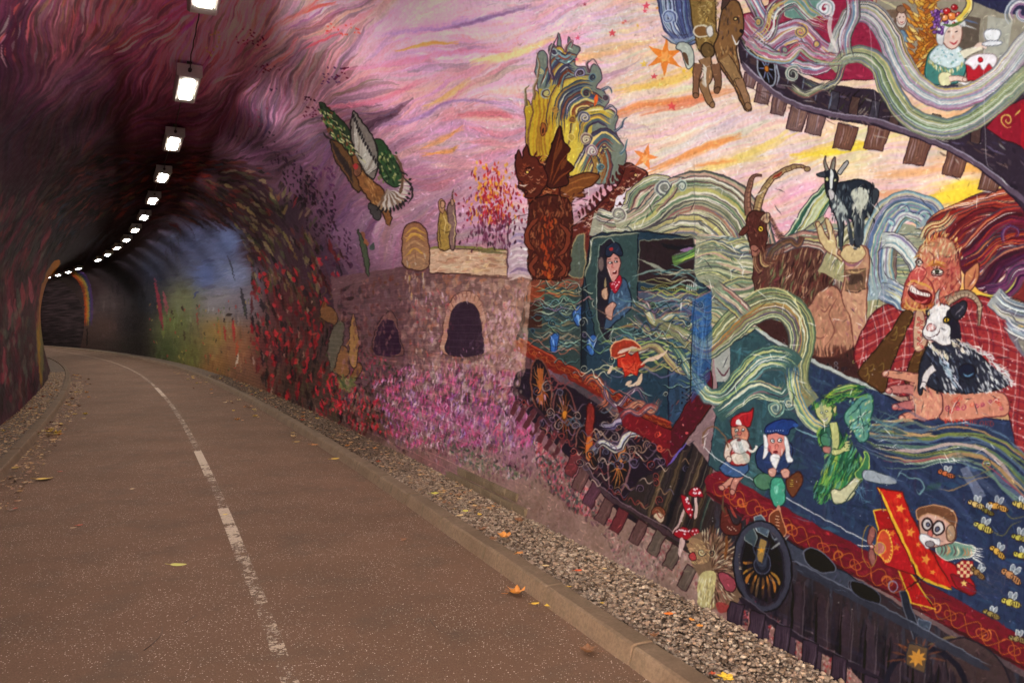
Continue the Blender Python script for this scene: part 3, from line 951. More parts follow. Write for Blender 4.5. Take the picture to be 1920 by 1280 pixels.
for k in range(60):
    x, y = pr.uniform(-20, 75), pr.uniform(520, 720)
    st([(x, y), (x + pr.uniform(-2, 2), y + pr.uniform(14, 44))], pr.uniform(3, 8), pr.choice([(74,76,60),(56,56,46),(60,30,30),(30,20,18),(84,80,66)]), .5)
# orange edged band on the left wall, with olive beneath
st([(112,488),(98,508),(88,530),(80,570),(77,640)], 12, (120,66,18), .9, .05)
st([(98,498),(88,520),(80,550),(73,600),(74,700)], 8, (96,60,40), .7, .1)
for k in range(30): st([(72 + pr.uniform(-2, 8), 600 + pr.uniform(0, 40)), (76 + pr.uniform(0, 6), 700 + pr.uniform(0, 30))], 5, pr.choice([(112,76,26),(84,70,40),(60,56,40)]), .5)
# far rainbow
for k, c in enumerate([(130,44,16),(150,80,24),(120,100,40),(44,50,70),(58,34,76)]):
    st([(132 + k * 3, 512 - k * 2), (150 + k * 3.4, 530 - k * 2), (160 + k * 3.2, 560), (160 + k * 3, 612)], 3.6, c, .8, .1)
fill([(163,616),(165,616),(165,647),(163,647)], (12,8,8))
for k in range(120):
    x = pr.uniform(80, 300); y = pr.uniform(520, 650)
    st([(x, y), (x + pr.uniform(-2, 2), y + pr.uniform(6, 26))], pr.uniform(2, 7), jit(colour_at(x, y)[0] * pr.uniform(.7, 1.3), 4), .4)
# the meadow under a blue sky, far in
for k in range(420):
    x = pr.uniform(285, 462); y = pr.uniform(430, 710)
    c = colour_at(x, y)[0] * pr.uniform(.75, 1.25)
    if y > 560: st([(x, y), (x + pr.uniform(-2, 2), y + pr.uniform(8, 26))], pr.uniform(2, 6), jit(c, 8), .5)
    else: st([(x, y), (x + pr.uniform(10, 26), y + pr.uniform(-8, 4))], pr.uniform(3, 9), jit(c, 7), .4)
for P, c, w in [([(290,530),(298,560),(302,590),(306,620)],(120,40,50),7),([(306,545),(312,570),(314,590)],(124,60,66),6),([(290,520),(296,545)],(90,40,50),3),([(424,590),(436,590)],(38,26,24),6),([(420,596),(421,606)],(40,26,24),3),([(437,596),(438,606)],(40,26,24),3),([(426,478),(434,500),(441,528)],(50,50,60),3),([(452,540),(458,570),(464,600)],(40,36,40),6),([(364,560),(368,550),(376,546)],(56,60,90),4),([(342,572),(344,584)],(44,30,24),4),([(322,580),(324,592)],(46,30,24),3),([(345,620),(347,640)],(56,44,26),4),([(440,690),(446,675),(448,662)],(170,150,130),4),([(420,610),(424,640)],(140,40,36),4),([(438,600),(440,640)],(150,40,36),6),([(446,640),(444,670)],(150,60,36),5),([(410,600),(414,640)],(132,90,44),5),([(370,590),(372,610)],(110,50,44),3)]:
    st(P, w, c, .85, .3)
for k in range(90):
    x = pr.uniform(280, 470); y = pr.uniform(560, 700)
    st([(x, y), (x + pr.uniform(-1, 1), y + pr.uniform(3, 8))], 2.5, pr.choice([(150,44,36),(36,30,22),(150,120,60),(70,80,40)]), .6)

# --- stone bridge with two arches
shape([(620,520),(760,500),(800,470),(960,465),(1000,500),(1000,700),(1000,760),(900,760),(640,760)], (92,60,62), n=1)
CL = [(1000,466),(1000,520),(985,700),(960,760),(640,760),(600,700),(640,540),(700,520),(760,500),(775,470)]
clip(CL)
for k in range(1500):
    x, y = pr.uniform(620, 1000), pr.uniform(465, 760)
    t = (x - 620) / 380
    b = (54 + t * 132, 34 + t * 104, 38 + t * 88)
    c = pr.choice([b, b, (b[0] * 1.25, b[1] * 1.05, b[2] * .95), (b[0] * .6, b[1] * .55, b[2] * .6), (b[0] * 1.2, b[1] * 1.2, b[2] * 1.25), (b[0] * 1.1, b[1] * .8, b[2] * .6)])
    st([(x, y), (x + pr.uniform(4, 16), y + pr.uniform(-3, 4))] if pr.random() < .5 else [(x, y), (x + pr.uniform(-3, 3), y + pr.uniform(5, 20))], pr.uniform(3, 8), jit(c, 10), pr.uniform(.3, .7))
clip(None)
shape([(803,466),(950,470),(953,518),(806,512)], (196,158,128), (70,40,30), 1.5, n=1)
for k in range(150):
    x, y = pr.uniform(806, 948), pr.uniform(470, 512)
    st([(x, y), (x + pr.uniform(6, 24), y + pr.uniform(-1, 2))], pr.uniform(2, 6), pr.choice([(196,158,128),(150,106,84),(206,170,120),(168,120,90),(190,130,100),(212,186,150)]), .6)
st([(803,466),(860,463),(950,470)], 5, (120,116,54), .9, .1); st([(890,470),(950,476)], 5, (92,88,50), .8)
st([(804,512),(880,516),(955,524)], 3, (66,36,32), .9, .1)
shape([(757,500),(755,440),(762,424),(776,418),(792,423),(802,440),(804,500)], (136,88,60), (60,30,26), 2, grad=(150,110,80))
for k in range(5):
    y = 436 + k * 13
    st([(760, y + 6), (776, y - 8), (800, y + 4)], 4, pr.choice([(190,140,60),(112,60,44),(176,130,90)]), .8)
st([(760,448),(776,438),(796,446)], 3, (206,158,70), .9)
for k in range(30):
    x = pr.uniform(758, 800); y = pr.uniform(470, 560); st([(x, y), (x, y + pr.uniform(6, 20))], 3, pr.choice([(196,150,60),(180,140,110),(110,70,50),(200,180,160)]), .6)
shape([(953,520),(955,420),(975,404),(1000,400),(1002,520)], (190,160,166), (90,60,70), 2, n=1)
for k in range(9):
    y = 412 + k * 13
    st([(958, y + 10), (975, y + 2), (1000, y + 6)], 5, pr.choice([(150,130,160),(206,170,90),(226,206,196),(130,100,130),(214,190,190)]), .85)
for k in range(40):
    x, y = pr.uniform(955, 1000), pr.uniform(525, 640); st([(x, y), (x + 5, y + pr.uniform(6, 20))], 6, pr.choice([(180,130,130),(200,160,170),(120,70,80),(190,120,90)]), .6)
def arch(P0, ringc, hole, blocks):
    shape(P0, ringc, (70,36,34), 2)
arch([(830,664),(830,620),(838,580),(854,554),(874,546),(892,552),(908,578),(914,620),(914,664)], (162,110,92), None, 9)
for a in np.linspace(-2.7, -0.45, 11):
    st([(876 + 30 * math.cos(a), 606 + 46 * math.sin(a)), (876 + 40 * math.cos(a), 606 + 62 * math.sin(a))], 1.8, (84,44,40), .9, .05)
HOLE = [(840,664),(840,622),(845,592),(857,572),(872,566),(887,571),(899,590),(904,620),(904,664)]
shape(HOLE, (44,24,38), (30,14,24), 2)
clip(sm(HOLE, True))
for r in range(10):
    y = 578 + r * 10
    st([(838, y), (870, y + 1), (906, y)], 1.3, (80,56,70), .8, .02)
    for q in range(5):
        x = 842 + q * 15 + (r % 2) * 7; st([(x, y), (x, y + 10)], 1.3, (76,52,66), .7, .02)
clip(None)
shape([(702,660),(704,620),(716,596),(732,584),(744,600),(752,640),(756,668)], (104,66,60), (54,30,34), 2)
shape([(704,664),(705,630),(713,606),(726,598),(740,606),(748,630),(749,664)], (42,20,36), None)
for r in range(12):
    y = 590 + r * 11
    st([(700, y), (850, y + pr.uniform(-2, 2))], 1.1, (120,88,84), .3, .05)
for k in range(90):
    x, y = pr.uniform(770, 850), pr.uniform(560, 700)
    st([(x, y), (x + pr.uniform(-3, 3), y + pr.uniform(4, 12))], 4, pr.choice([(170,50,60),(150,90,80),(130,70,60),(200,170,150),(70,40,50)]), .6)
# autumn trees behind the bridge
for k in range(520):
    x = pr.gauss(930, 26); y = pr.gauss(395, 42)
    if y > 466 or y < 300: continue
    c = pr.choice([(160,26,44),(190,40,50),(214,120,40),(120,20,40)]) if y < 400 and x > 905 else pr.choice([(226,150,50),(170,30,44),(120,30,50),(110,60,80)])
    if y > 415: c = pr.choice([(90,40,60),(120,60,84),(60,30,44),(176,130,150)])
    st([(x, y), (x + pr.uniform(-3, 3), y + pr.uniform(4, 12))], pr.uniform(2, 4.5), jit(c, 10), .85)
for k in range(60):
    x = pr.uniform(890, 950); y = pr.uniform(300, 380); st([(x, y), (x + 2, y + 8)], 4, pr.choice([(236,160,50),(240,180,70),(210,60,50)]), .85)
for (x, y) in ((906,470),(916,468),(930,466),(944,470),(896,468)):
    st([(x, y), (x + pr.uniform(-5, 5), y - 40), (x + pr.uniform(-9, 9), y - 80)], 2, (90,30,50), .6)
# a couple standing on the parapet
shape([(824,465),(823,420),(826,400),(834,392),(842,402),(846,430),(848,465)], (150,118,56), (70,44,30), 2)
shape([(824,390),(826,378),(831,374),(836,380),(837,392),(832,400)], (164,120,80), (80,44,34), 1.5)
shape([(846,465),(844,420),(842,384),(850,380),(856,384),(857,432),(854,465)], (122,92,84), (64,40,40), 2)
st([(851,380),(852,354)], 3, (90,60,50)); st([(836,410),(846,424),(842,440)], 4, (172,140,80), .9); st([(828,430),(838,436),(848,434)], 2, (84,60,30), .8)

# --- lower wall: bare stone, mosses and drifts of painted flowers
STONE = [(150,116,100),(128,98,82),(168,134,118),(112,84,72),(138,100,92),(156,110,100),(100,84,66)]
LOW = [(430,700),(640,770),(760,740),(960,730),(1060,830),(1180,960),(1300,1050),(1400,1120),(1500,1200),(1700,1300),(1700,1420),(1400,1330),(1000,1060),(700,900),(430,760)]
for k in range(2600):
    t = pr.random(); x = 600 + t * 1000; y0 = 760 + (x - 640) * 0.62
    y = y0 + pr.uniform(-120, 110)
    if pr.random() < .3 and x < 1000: continue
    c, _ = colour_at(x, y)
    c = np.array(jit(pr.choice(STONE), 10)) * (0.3 + 0.7 * min(1, (x - 560) / 400)) * .5 + c * .5 * pr.uniform(.8, 1.2)
    st([(x, y), (x + pr.uniform(-8, 12), y + pr.uniform(-4, 8))], pr.uniform(4, 14), c, pr.uniform(.2, .5))
FLOW = [(640,700),(700,690),(800,680),(900,650),(960,680),(985,760),(1060,850),(1150,970),(1120,990),(1000,900),(930,870),(880,850),(760,850),(700,810),(650,760)]
dabs(FLOW, [(40,24,30),(70,40,50),(96,50,66),(60,44,36),(110,70,80),(130,90,100)], 1500, (5, 16), (3, 7), 1.4, .5, (.3, .7))
dabs([(700,720),(760,690),(900,680),(970,700),(985,770),(1010,830),(940,850),(860,840),(760,840),(720,800)], [(190,70,110),(206,110,160),(150,50,100),(84,44,70),(150,110,170),(206,150,180),(226,180,190),(176,150,140),(110,90,80),(120,60,120),(224,90,120)], 1900, (6, 19), (2, 4.6), 1.75, .4, (.35, .8), True)
dabs([(880,640),(960,560),(985,640),(985,720),(940,760),(900,700)], [(200,150,180),(170,110,150),(190,130,120),(140,90,100),(220,186,196),(120,70,80)], 380, (5, 15), (3, 5), 1.9, .5, (.3, .7), True)
dabs([(620,700),(700,720),(740,820),(660,800),(600,760)], [(176,30,44),(150,26,40),(60,50,30),(200,50,60),(34,24,22),(90,60,44)], 330, (5, 18), (3, 6), 1.6, .4, (.5, .9))
dabs([(640,640),(760,690),(760,740),(640,700)], [(50,30,36),(110,44,60),(160,50,70),(60,60,44)], 200, (5, 12), (3, 5), 1.6, .5)
dabs([(1000,820),(1060,860),(1160,990),(1080,960),(1010,890)], [(170,70,80),(200,90,100),(60,70,60),(46,50,52),(110,90,80),(190,150,140),(150,50,60)], 700, (4, 12), (3, 6), 1.7, .6, (.4, .85))
dabs([(1120,960),(1170,1010),(1260,1060),(1240,1090),(1150,1050)], [(176,110,110),(120,70,74),(80,70,64),(190,160,146)], 260, (4, 10), (3, 6), 1.7, .6, (.3, .6))
dabs([(1170,930),(1280,1000),(1330,1060),(1320,1120),(1200,1030)], [(160,90,90),(190,160,146),(140,60,64),(170,130,116),(116,90,80)], 420, (4, 12), (3, 7), 1.3, .6, (.3, .65))
dabs([(820,820),(900,850),(1000,900),(960,900),(860,870)], [(70,90,60),(96,104,70),(50,70,60),(190,160,150),(120,70,90)], 280, (4, 10), (3, 6), 1.6, .6, (.3, .7))
for k in range(40):
    x = pr.uniform(760, 1000); y = pr.uniform(640, 840); st([(x, y), (x + pr.uniform(-4, 4), y + 6), (x + pr.uniform(-3, 3), y + 14)], 1.6, pr.choice([(30,20,30),(230,200,200),(60,30,60)]), .7)
# deer and hare in the dark verge
for P, c in [([(600,590),(606,566),(614,572),(630,586),(633,606),(628,640),(624,610),(612,604),(606,600)],(104,66,38)),([(614,660),(622,620),(636,602),(646,612),(640,660),(630,700),(620,690)],(84,74,60)),([(656,620),(660,592),(664,590),(668,612),(672,640),(668,690),(656,680),(654,640)],(140,98,56)),([(628,690),(640,650),(652,660),(654,700),(640,706)],(120,78,46)),([(660,700),(672,680),(680,692),(664,716)],(112,70,40))]:
    shape(P, c, (40,24,20), 1.6); 
    for k in range(8):
        q = pr.choice(P); st([(q[0], q[1]), (q[0] + pr.uniform(-5, 5), q[1] + pr.uniform(6, 14))], 3, jit(c, 24), .7)
st([(608,566),(604,556),(612,546),(610,536)], 1.8, (80,56,40)); st([(614,566),(622,556),(618,544)], 1.8, (80,56,40))
for k in range(24): st([(pr.uniform(630, 670), pr.uniform(700, 730)), (pr.uniform(634, 668), pr.uniform(716, 736))], 4, pr.choice([(90,90,50),(120,110,60),(60,66,40)]), .7)

# --- big bird with a patterned tail, a small bird lower down
shape([(600,192),(620,204),(650,232),(668,262),(676,300),(650,300),(630,270),(614,236)], (44,58,38), (30,26,24), 2)
for k in range(150):
    t = pr.random(); x = 606 + t * 62 + pr.uniform(-14, 12); y = 198 + t * 96 + pr.uniform(-9, 14)
    st([(x, y), (x + 4, y + 6)], 3.4, pr.choice([(44,90,44),(96,120,60),(150,150,80),(30,44,30),(116,60,40),(206,200,140)]), .85)
shape([(700,270),(716,262),(736,290),(752,320),(752,344),(736,350),(716,330)], (44,66,40), (26,32,22), 2)
for k in range(90):
    x = pr.uniform(704, 748); y = pr.uniform(280, 340) ; st([(x, y), (x + 3, y + 7)], 3.4, pr.choice([(40,84,42),(96,110,56),(180,170,110),(24,40,26),(24,40,26)]), .8)
shape([(620,264),(640,270),(664,300),(680,340),(672,360),(650,330),(630,300)], (94,62,36), (36,24,20), 2.5)
for k in range(12): st([(622 + k * 3, 262 + k * 4), (630 + k * 3, 290 + k * 5)], 4, (40,30,30), .8)
shape([(662,300),(674,292),(690,330),(716,352),(728,380),(734,410),(728,424),(718,400),(704,392),(690,370),(676,350)], (126,80,44), (50,28,22), 2.5)
for k in range(60):
    t = pr.random(); x = 668 + t * 54 + pr.uniform(-8, 8); y = 300 + t * 96 + pr.uniform(-8, 8)
    st([(x, y), (x + 4, y + 10)], 3, pr.choice([(160,108,60),(90,56,32),(110,70,40),(180,130,80)]), .7)
shape([(664,208),(676,222),(690,240),(704,262),(710,290),(708,320),(700,336),(684,320),(670,290),(660,250)], (122,110,100), (30,24,24), 2.5)
for k in range(15):
    t = k / 14; a0 = (668 + t * 24, 290 + t * 36); a1 = (666 + t * 46 - 4 * math.sin(t * 3), 212 + t * 92)
    st([a0, ((a0[0] + a1[0]) / 2 + 3, (a0[1] + a1[1]) / 2), a1], 5.5, pr.choice([(176,164,150),(150,136,120),(196,186,170)]), .9, .3)
    st([(a0[0] + 2, a0[1]), ((a0[0] + a1[0]) / 2 + 6, (a0[1] + a1[1]) / 2 + 2), a1], 1.4, (34,26,26), .9)
    st([a1, (a1[0] - 2, a1[1] + 10)], 4, (28,22,26), .9)
for k in range(13):
    a = 1.9 - k * 0.17; cx, cy = 722, 344
    x1, y1 = cx + 52 * math.cos(a), cy + 56 * math.sin(a)
    if x1 < 700: continue
    st([(cx + 26 * math.cos(a), cy + 34 * math.sin(a)), (x1, y1)], 6, pr.choice([(190,176,160),(120,96,70),(150,120,90)]), .95, .3)
    st([(x1 - 6 * math.cos(a), y1 - 6 * math.sin(a)), (x1, y1)], 5, (34,26,24), .9)
st([(730,370),(748,366),(756,330),(748,300),(738,290)], 5, (90,62,44), .9)
shape([(692,382),(706,386),(716,404),(708,414),(698,404)], (60,54,52), (30,24,24), 2)
ell(672, 320, 8, 12, (110,70,52), (50,30,24)); ell(668, 312, 5, 6, (170,50,50))
st([(724,404),(730,426)], 6, (112,70,36)); ell(681, 442, 5, 8, (120,70,50)); 
shape([(672,434),(678,440),(690,470),(694,500),(690,520),(684,490)], (64,70,50), (34,30,26), 1.6)
shape([(700,456),(704,462),(702,470),(694,466)], (60,66,60)); st([(684,446),(690,462)], 7, (140,80,46), .9)

# --- the rainbow-coloured fire
FIRE = [(990,300),(986,240),(983,205),(988,188),(996,200),(1002,172),(1010,178),(1004,140),(1007,106),(1016,96),(1025,104),(1026,132),(1036,150),(1030,96),(1038,84),(1044,92),(1048,62),(1053,88),(1062,96),(1066,70),(1074,86),(1087,92),(1080,110),(1079,124),(1098,128),(1104,138),(1112,122),(1124,132),(1127,148),(1118,166),(1132,172),(1140,190),(1130,206),(1146,208),(1157,220),(1152,244),(1160,262),(1170,278),(1171,309),(1159,340),(1127,346),(1077,330),(1030,330)]
shape(FIRE, (176,150,60), (70,44,54), 3, n=4)
clip(sm(FIRE, True, 4))
fill(sm([(980,60),(1100,60),(1180,200),(1190,360),(1090,360),(1080,200),(1040,160),(1000,180)], True), (110,124,120), .85)
fill(sm([(985,190),(1030,170),(1060,210),(1050,330),(990,330)], True), (196,160,44), .9)
fill(sm([(1060,210),(1100,200),(1110,260),(1100,330),(1060,320)], True), (220,190,70), .9)
cF = [(206,170,60),(120,60,40),(226,200,110),(84,104,110),(150,90,50),(110,140,140),(60,60,84),(160,120,60)]
for k in range(9):
    x = 992 + k * 7
    st([(x, 310), (x - 3 + 4 * math.sin(k), 260), (x + 6, 210), (x + 2, 170)], pr.uniform(3, 5), pr.choice([(206,170,50),(160,110,40),(120,80,50),(230,200,90),(190,140,40)]), .95)
for (P, w, n) in [([(1040,250),(1044,200),(1060,170),(1090,158),(1112,160)], 34, 10),([(1032,170),(1040,140),(1060,120),(1080,124)], 40, 10),([(1066,230),(1072,200),(1100,186),(1126,200)], 30, 8),([(1080,280),(1090,230),(1120,215),(1148,228)], 32, 9),([(1090,330),(1110,290),(1130,262),(1156,280)], 40, 11),([(1120,345),(1130,310),(1120,285)], 34, 8),([(1036,110),(1046,100),(1060,108),(1072,100)], 26, 7)]:
    band(P, w, cF, n, 2.4, None, (60,44,60), .95)
clip(None)
for (x, y, r, cs, a, d) in [(1040,98,10,[(90,110,120),(180,190,180),(60,50,70)],0,1),(1088,138,12,[(84,80,110),(170,160,180),(60,40,50)],2,1),(1012,136,9,[(80,110,120),(190,180,120)],1,-1),(1024,176,11,[(150,160,150),(70,50,60),(190,180,110)],1,1),(1098,176,12,[(190,160,80),(90,120,110),(60,40,50)],0,-1),(1095,222,14,[(120,120,140),(60,60,80),(190,180,170)],2,1),(1072,224,9,[(190,150,50),(110,70,50)],0,1),(1098,262,13,[(180,160,140),(110,80,80),(214,200,160)],0,-1),(1110,284,14,[(190,160,160),(120,90,110),(220,210,190)],2,1),(1126,314,9,[(110,150,150),(60,80,90)],1,1),(1040,206,7,[(180,130,60)],0,1),(1072,258,8,[(226,196,100),(180,150,60)],1,1),(1112,146,9,[(90,120,130),(50,50,60)],1,1),(1134,184,8,[(130,120,120),(70,50,60)],4,1)]:
    spiral(x, y, r, cs, 1.7, 3.0, a, d)
ell(1017, 244, 5, 13, (150,84,40), (80,40,30)); ell(1017, 246, 2, 5, (60,30,24))
shape([(1112,186),(1118,178),(1120,190),(1115,200)], (226,96,40))
# --- two dragons under the fire
shape([(1020,320),(1034,276),(1049,240),(1056,262),(1062,287),(1060,312),(1066,330),(1050,345),(1034,352)], (104,44,26), (50,20,18), 3, n=4)
shape([(1036,300),(1048,262),(1054,290),(1046,318)], (150,84,30), (70,30,20), 2)
shape([(1050,352),(1066,334),(1100,324),(1124,330),(1108,350),(1092,356),(1096,368),(1078,372),(1070,384),(1052,380)], (120,68,34), (56,26,20), 2.5, n=4)
for P in ([(1060,350),(1090,336),(1116,332)],[(1060,362),(1084,352),(1096,352)],[(1060,374),(1076,366)]): st(P, 3, (164,104,50), .8)
DR1 = [(968,290),(972,310),(982,306),(987,273),(994,296),(1004,296),(1014,306),(1026,322),(1040,340),(1052,370),(1056,420),(1052,470),(1044,520),(1018,520),(1006,470),(1008,430),(1000,400),(990,370),(976,352),(972,336)]
shape(DR1, (110,46,28), (54,22,20), 3, n=4)
clip(sm(DR1, True, 4))
fill(sm([(1006,400),(1030,386),(1050,400),(1052,450),(1044,515),(1020,515),(1006,460)], True), (186,76,30), .95)
for k in range(130):
    x = pr.uniform(968, 1056); y = pr.uniform(280, 520)
    st([(x, y), (x + pr.uniform(-5, 5), y + pr.uniform(4, 10))], pr.uniform(2, 4), pr.choice([(150,84,40),(80,28,24),(176,120,70),(120,50,30),(60,24,24)]), .7)
for k in range(24): st([(1010 + k % 6 * 7, 400 + k * 4), (1018 + k % 6 * 6, 404 + k * 4)], 4, pr.choice([(214,104,40),(160,50,30),(226,140,60)]), .6)
for k in range(14):
    y = 396 + k * 9; ell(1008 + 2 * math.sin(k), y, 5, 5, (150,60,34), (70,24,22)); ell(1052 - 2 * math.sin(k), y + 4, 5, 5, (140,56,34), (70,24,22))
clip(None)
st([(980,330),(986,322),(994,326)], 3, (220,170,90)); ell(992, 338, 4, 3, (230,190,110), (60,20,20)); st([(974,350),(986,356),(996,350)], 2.4, (230,190,150))
for k in range(9): st([(1000 + k * 5, 296 + k * 7), (1006 + k * 5, 284 + k * 7)], 4, (80,28,26))
DR2 = [(1050,520),(1056,440),(1080,420),(1110,396),(1138,366),(1160,344),(1170,310),(1190,312),(1212,326),(1204,344),(1190,352),(1176,352),(1160,376),(1140,400),(1122,424),(1110,440),(1096,520)]
shape(DR2, (96,40,32), (46,20,20), 3, n=4)
clip(sm(DR2, True, 4))
for k in range(150):
    t = pr.random(); x = 1056 + t * 150 + pr.uniform(-16, 16); y = 470 - t * 150 + pr.uniform(-30, 30)
    st([(x, y), (x + pr.uniform(2, 7), y + pr.uniform(-6, 3))], pr.uniform(2, 4), pr.choice([(140,70,50),(70,24,28),(170,120,90),(110,40,36),(50,20,24)]), .75)
clip(None)
for k in range(12): st([(1086 + k * 7, 410 - k * 7.5), (1084 + k * 7, 396 - k * 7.5)], 5, (70,26,28))
ell(1190, 330, 4, 3.5, (220,180,110), (40,16,16)); st([(1176,316),(1192,314),(1208,326)], 3, (160,100,80), .8); st([(1184,346),(1200,342),(1210,330)], 2, (230,200,170))
for k in range(60):
    x = pr.uniform(1050, 1110); y = pr.uniform(360, 440)
    st([(x, y), (x + pr.uniform(4, 12), y + pr.uniform(-6, 2))], 3, pr.choice([(190,160,160),(84,30,34),(130,100,110),(60,24,28)]), .7)
shape([(1150,392),(1156,372),(1176,360),(1184,366),(1176,384),(1160,398)], (236,220,224), None)

def spikes(P, n, size, col, side=1, ol=(44,18,20)):
    Q = sm(P, n=10); d = np.gradient(Q, axis=0)
    for k in range(n):
        i = int((k + .5) / n * (len(Q) - 1)); t = d[i] / (np.hypot(*d[i]) + 1e-6); nn = np.array((-t[1], t[0])) * side
        s_ = size * pr.uniform(.6, 1.3)
        shape([Q[i] - t * s_ * .45, Q[i] + t * s_ * .45, Q[i] + nn * s_ + t * s_ * .3], jit(col, 14), ol, 1.2, n=1)
spikes([(1004,296),(1026,318),(1044,344),(1056,380),(1060,420)], 12, 11, (90,34,26), -1)
spikes([(1100,404),(1130,372),(1160,342),(1172,312)], 10, 11, (84,32,30), -1)
spikes([(1106,446),(1130,416),(1160,382),(1180,358)], 8, 8, (84,32,30), 1)
spikes([(1006,400),(1004,440),(1008,480),(1016,516)], 8, 7, (120,50,30), 1)
for (cx, cy) in ((992,330),(1030,360),(1020,300)):
    for k in range(16):
        a = pr.uniform(0, 6.28); r = pr.uniform(3, 20); x, y = cx + r * math.cos(a), cy + r * math.sin(a)
        if x < 972: continue
        st([(x, y), (x + 4, y + 3), (x + 8, y + 1)], 1.8, pr.choice([(214,160,110),(230,190,150),(50,18,18),(190,110,60)]), .85)
for k in range(60):
    t = pr.random(); x = 1078 + t * 120 + pr.uniform(-10, 10); y = 430 - t * 104 + pr.uniform(-12, 12)
    st([(x, y), (x + 4, y + 3), (x + 7, y)], 1.6, pr.choice([(206,160,130),(60,20,22),(170,100,70),(226,196,160)]), .85)
for (P, c) in [([(1036,150),(1030,120),(1036,90),(1046,66)],(74,50,66)),([(1060,100),(1064,84),(1074,76),(1072,92)],(110,60,70)),([(1104,136),(1100,120),(1112,112),(1122,128)],(90,60,70)),([(1132,206),(1146,200),(1156,210),(1150,224)],(74,70,90)),([(1150,246),(1164,240),(1168,226),(1174,220)],(70,80,100)),([(1160,290),(1172,276),(1176,262)],(80,110,120)),([(1000,190),(1002,160),(1010,130),(1006,100)],(120,90,60)),([(986,200),(984,170),(992,160)],(110,90,60)),([(1128,170),(1142,164),(1146,176)],(80,90,110))]:
    st(P, [6, 5, 3, 1], c, 1); st([(x - 1.5, y) for x, y in P], 1.4, (206,190,170), .8)

# --- stars
def star(cx, cy, r, n, col, rot=-1.57, inner=.42, ol=None):
    P = []
    for k in range(2 * n):
        a = rot + math.pi * k / n; q = r if k % 2 == 0 else r * inner
        P.append((cx + q * math.cos(a), cy + q * math.sin(a)))
    shape(P, col, ol, 2, n=1, al=.9)
star(1246,108,38,6,(240,128,40),-1.5,.34); star(1246,108,14,6,(250,170,90),-1.2,.5); star(1208,296,26,5,(240,134,60),-1.3,.36); star(1208,298,10,5,(248,180,110),-1.1)
for (x, y, r, c) in [(1148,63,8,(230,70,80)),(1083,72,6,(230,80,110)),(1226,144,7,(228,70,84)),(1258,201,9,(232,80,80)),(1206,120,8,(244,200,80)),(1280,134,6,(246,200,60)),(1297,132,6,(246,200,60)),(1210,22,6,(230,80,100)),(1172,40,4,(230,100,110)),(1196,50,4,(244,190,80)),(1083,112,5,(230,100,120)),(1168,44,4,(236,120,90)),(1232,16,4,(240,150,60)),(1098,8,4,(160,60,80)),(1212,12,8,(226,70,90)),(1240,150,4,(240,150,80))]:
    star(x, y, r, 5, c)

CREAM = [(206,200,160),(168,164,124),(120,124,96),(226,222,196),(150,100,90),(110,130,100),(96,100,120),(190,180,110),(72,84,74),(206,170,150)]
GREY = [(190,190,196),(120,140,160),(220,216,210),(150,120,140),(90,104,130),(206,196,160),(170,180,170)]
# --- steam of the engine, upper streams
band([(1110,420),(1160,430),(1186,400),(1196,370),(1230,350),(1262,360)], 44, CREAM, 13, 2.4, (150,146,124))
band([(1120,400),(1150,408),(1180,392)], 22, CREAM, 6, 2, (120,110,104))
band([(1160,440),(1220,420),(1262,386),(1310,372),(1362,392),(1400,440),(1420,500),(1444,540)], (60,96,104,96,80), CREAM, 30, 2.5, (166,160,128), wob=.6)
band([(1200,450),(1280,424),(1330,440),(1380,500),(1424,548)], (30,44,40,40), CREAM, 13, 2.4, (130,128,104))
spiral(1244, 352, 19, [(180,186,170),(90,90,100),(214,214,196),(120,120,110)], 1.9, 4, 1, 1); spiral(1278, 350, 13, [(180,196,176),(90,100,100),(206,214,196)], 1.4, 3.6, 3, 1)
band([(1226,392),(1250,370),(1266,346)], 14, CREAM, 5, 2)
spiral(1158, 402, 18, [(200,196,176),(110,96,96),(150,150,130)], 1.6, 3.6, 2, -1); spiral(1176, 436, 14, [(190,186,150),(90,96,90)], 1.5, 3.4, 4, 1)
band([(1464,470),(1500,440),(1530,390),(1560,352)], (30,44,30), [(110,150,110),(200,206,160),(60,100,80),(226,230,200),(190,190,110)], 11, 2.4, (140,156,110))
band([(1476,500),(1520,450),(1556,420)], 40, CREAM, 11, 2.4, (150,146,110))

# --- the engine
TEAL = (38,54,66)
shape([(1096,520),(1104,470),(1108,446),(1128,438),(1206,434),(1300,446),(1306,520),(1336,548),(1338,700),(1300,800),(1255,805),(1087,706),(968,642),(984,600),(992,540),(1002,520)], TEAL, (26,26,34), 3, n=1)
shape([(990,540),(1002,522),(1096,520),(1092,560),(1090,700),(985,640),(978,610)], (50,62,60), (30,24,26), 2.5, n=1)
clip([(990,540),(1002,522),(1096,520),(1092,560),(1090,705),(966,642),(978,610)])
fill([(985,520),(1024,520),(1022,568),(985,566)], (134,54,30), .9); fill([(985,568),(1020,568),(1018,616),(980,614)], (60,28,22), .9)
fill([(1000,520),(1096,520),(1096,538),(1000,536)], (120,60,44), .8)
waves(984, 524, 1092, 560, 12, 4, 40, [(190,130,60),(160,80,50),(200,160,100),(90,110,90)], 2.2)
waves(984, 560, 1092, 660, 26, 5, 36, [(130,110,80),(90,130,120),(160,80,50),(150,160,130),(70,90,90)], 2.0)
clip(None)
ell(1016, 540, 1, 1, TEAL)
shape([(1070,515),(1072,470),(1080,446),(1090,440),(1096,446),(1096,515)], (80,88,74), (150,130,90), 2.5)
shape([(1048,514),(1060,466),(1068,474),(1070,512)], (146,140,140), (90,80,84), 1.5)
fill([(1092,540),(1100,540),(1102,700),(1090,700)], (26,30,36), .8)
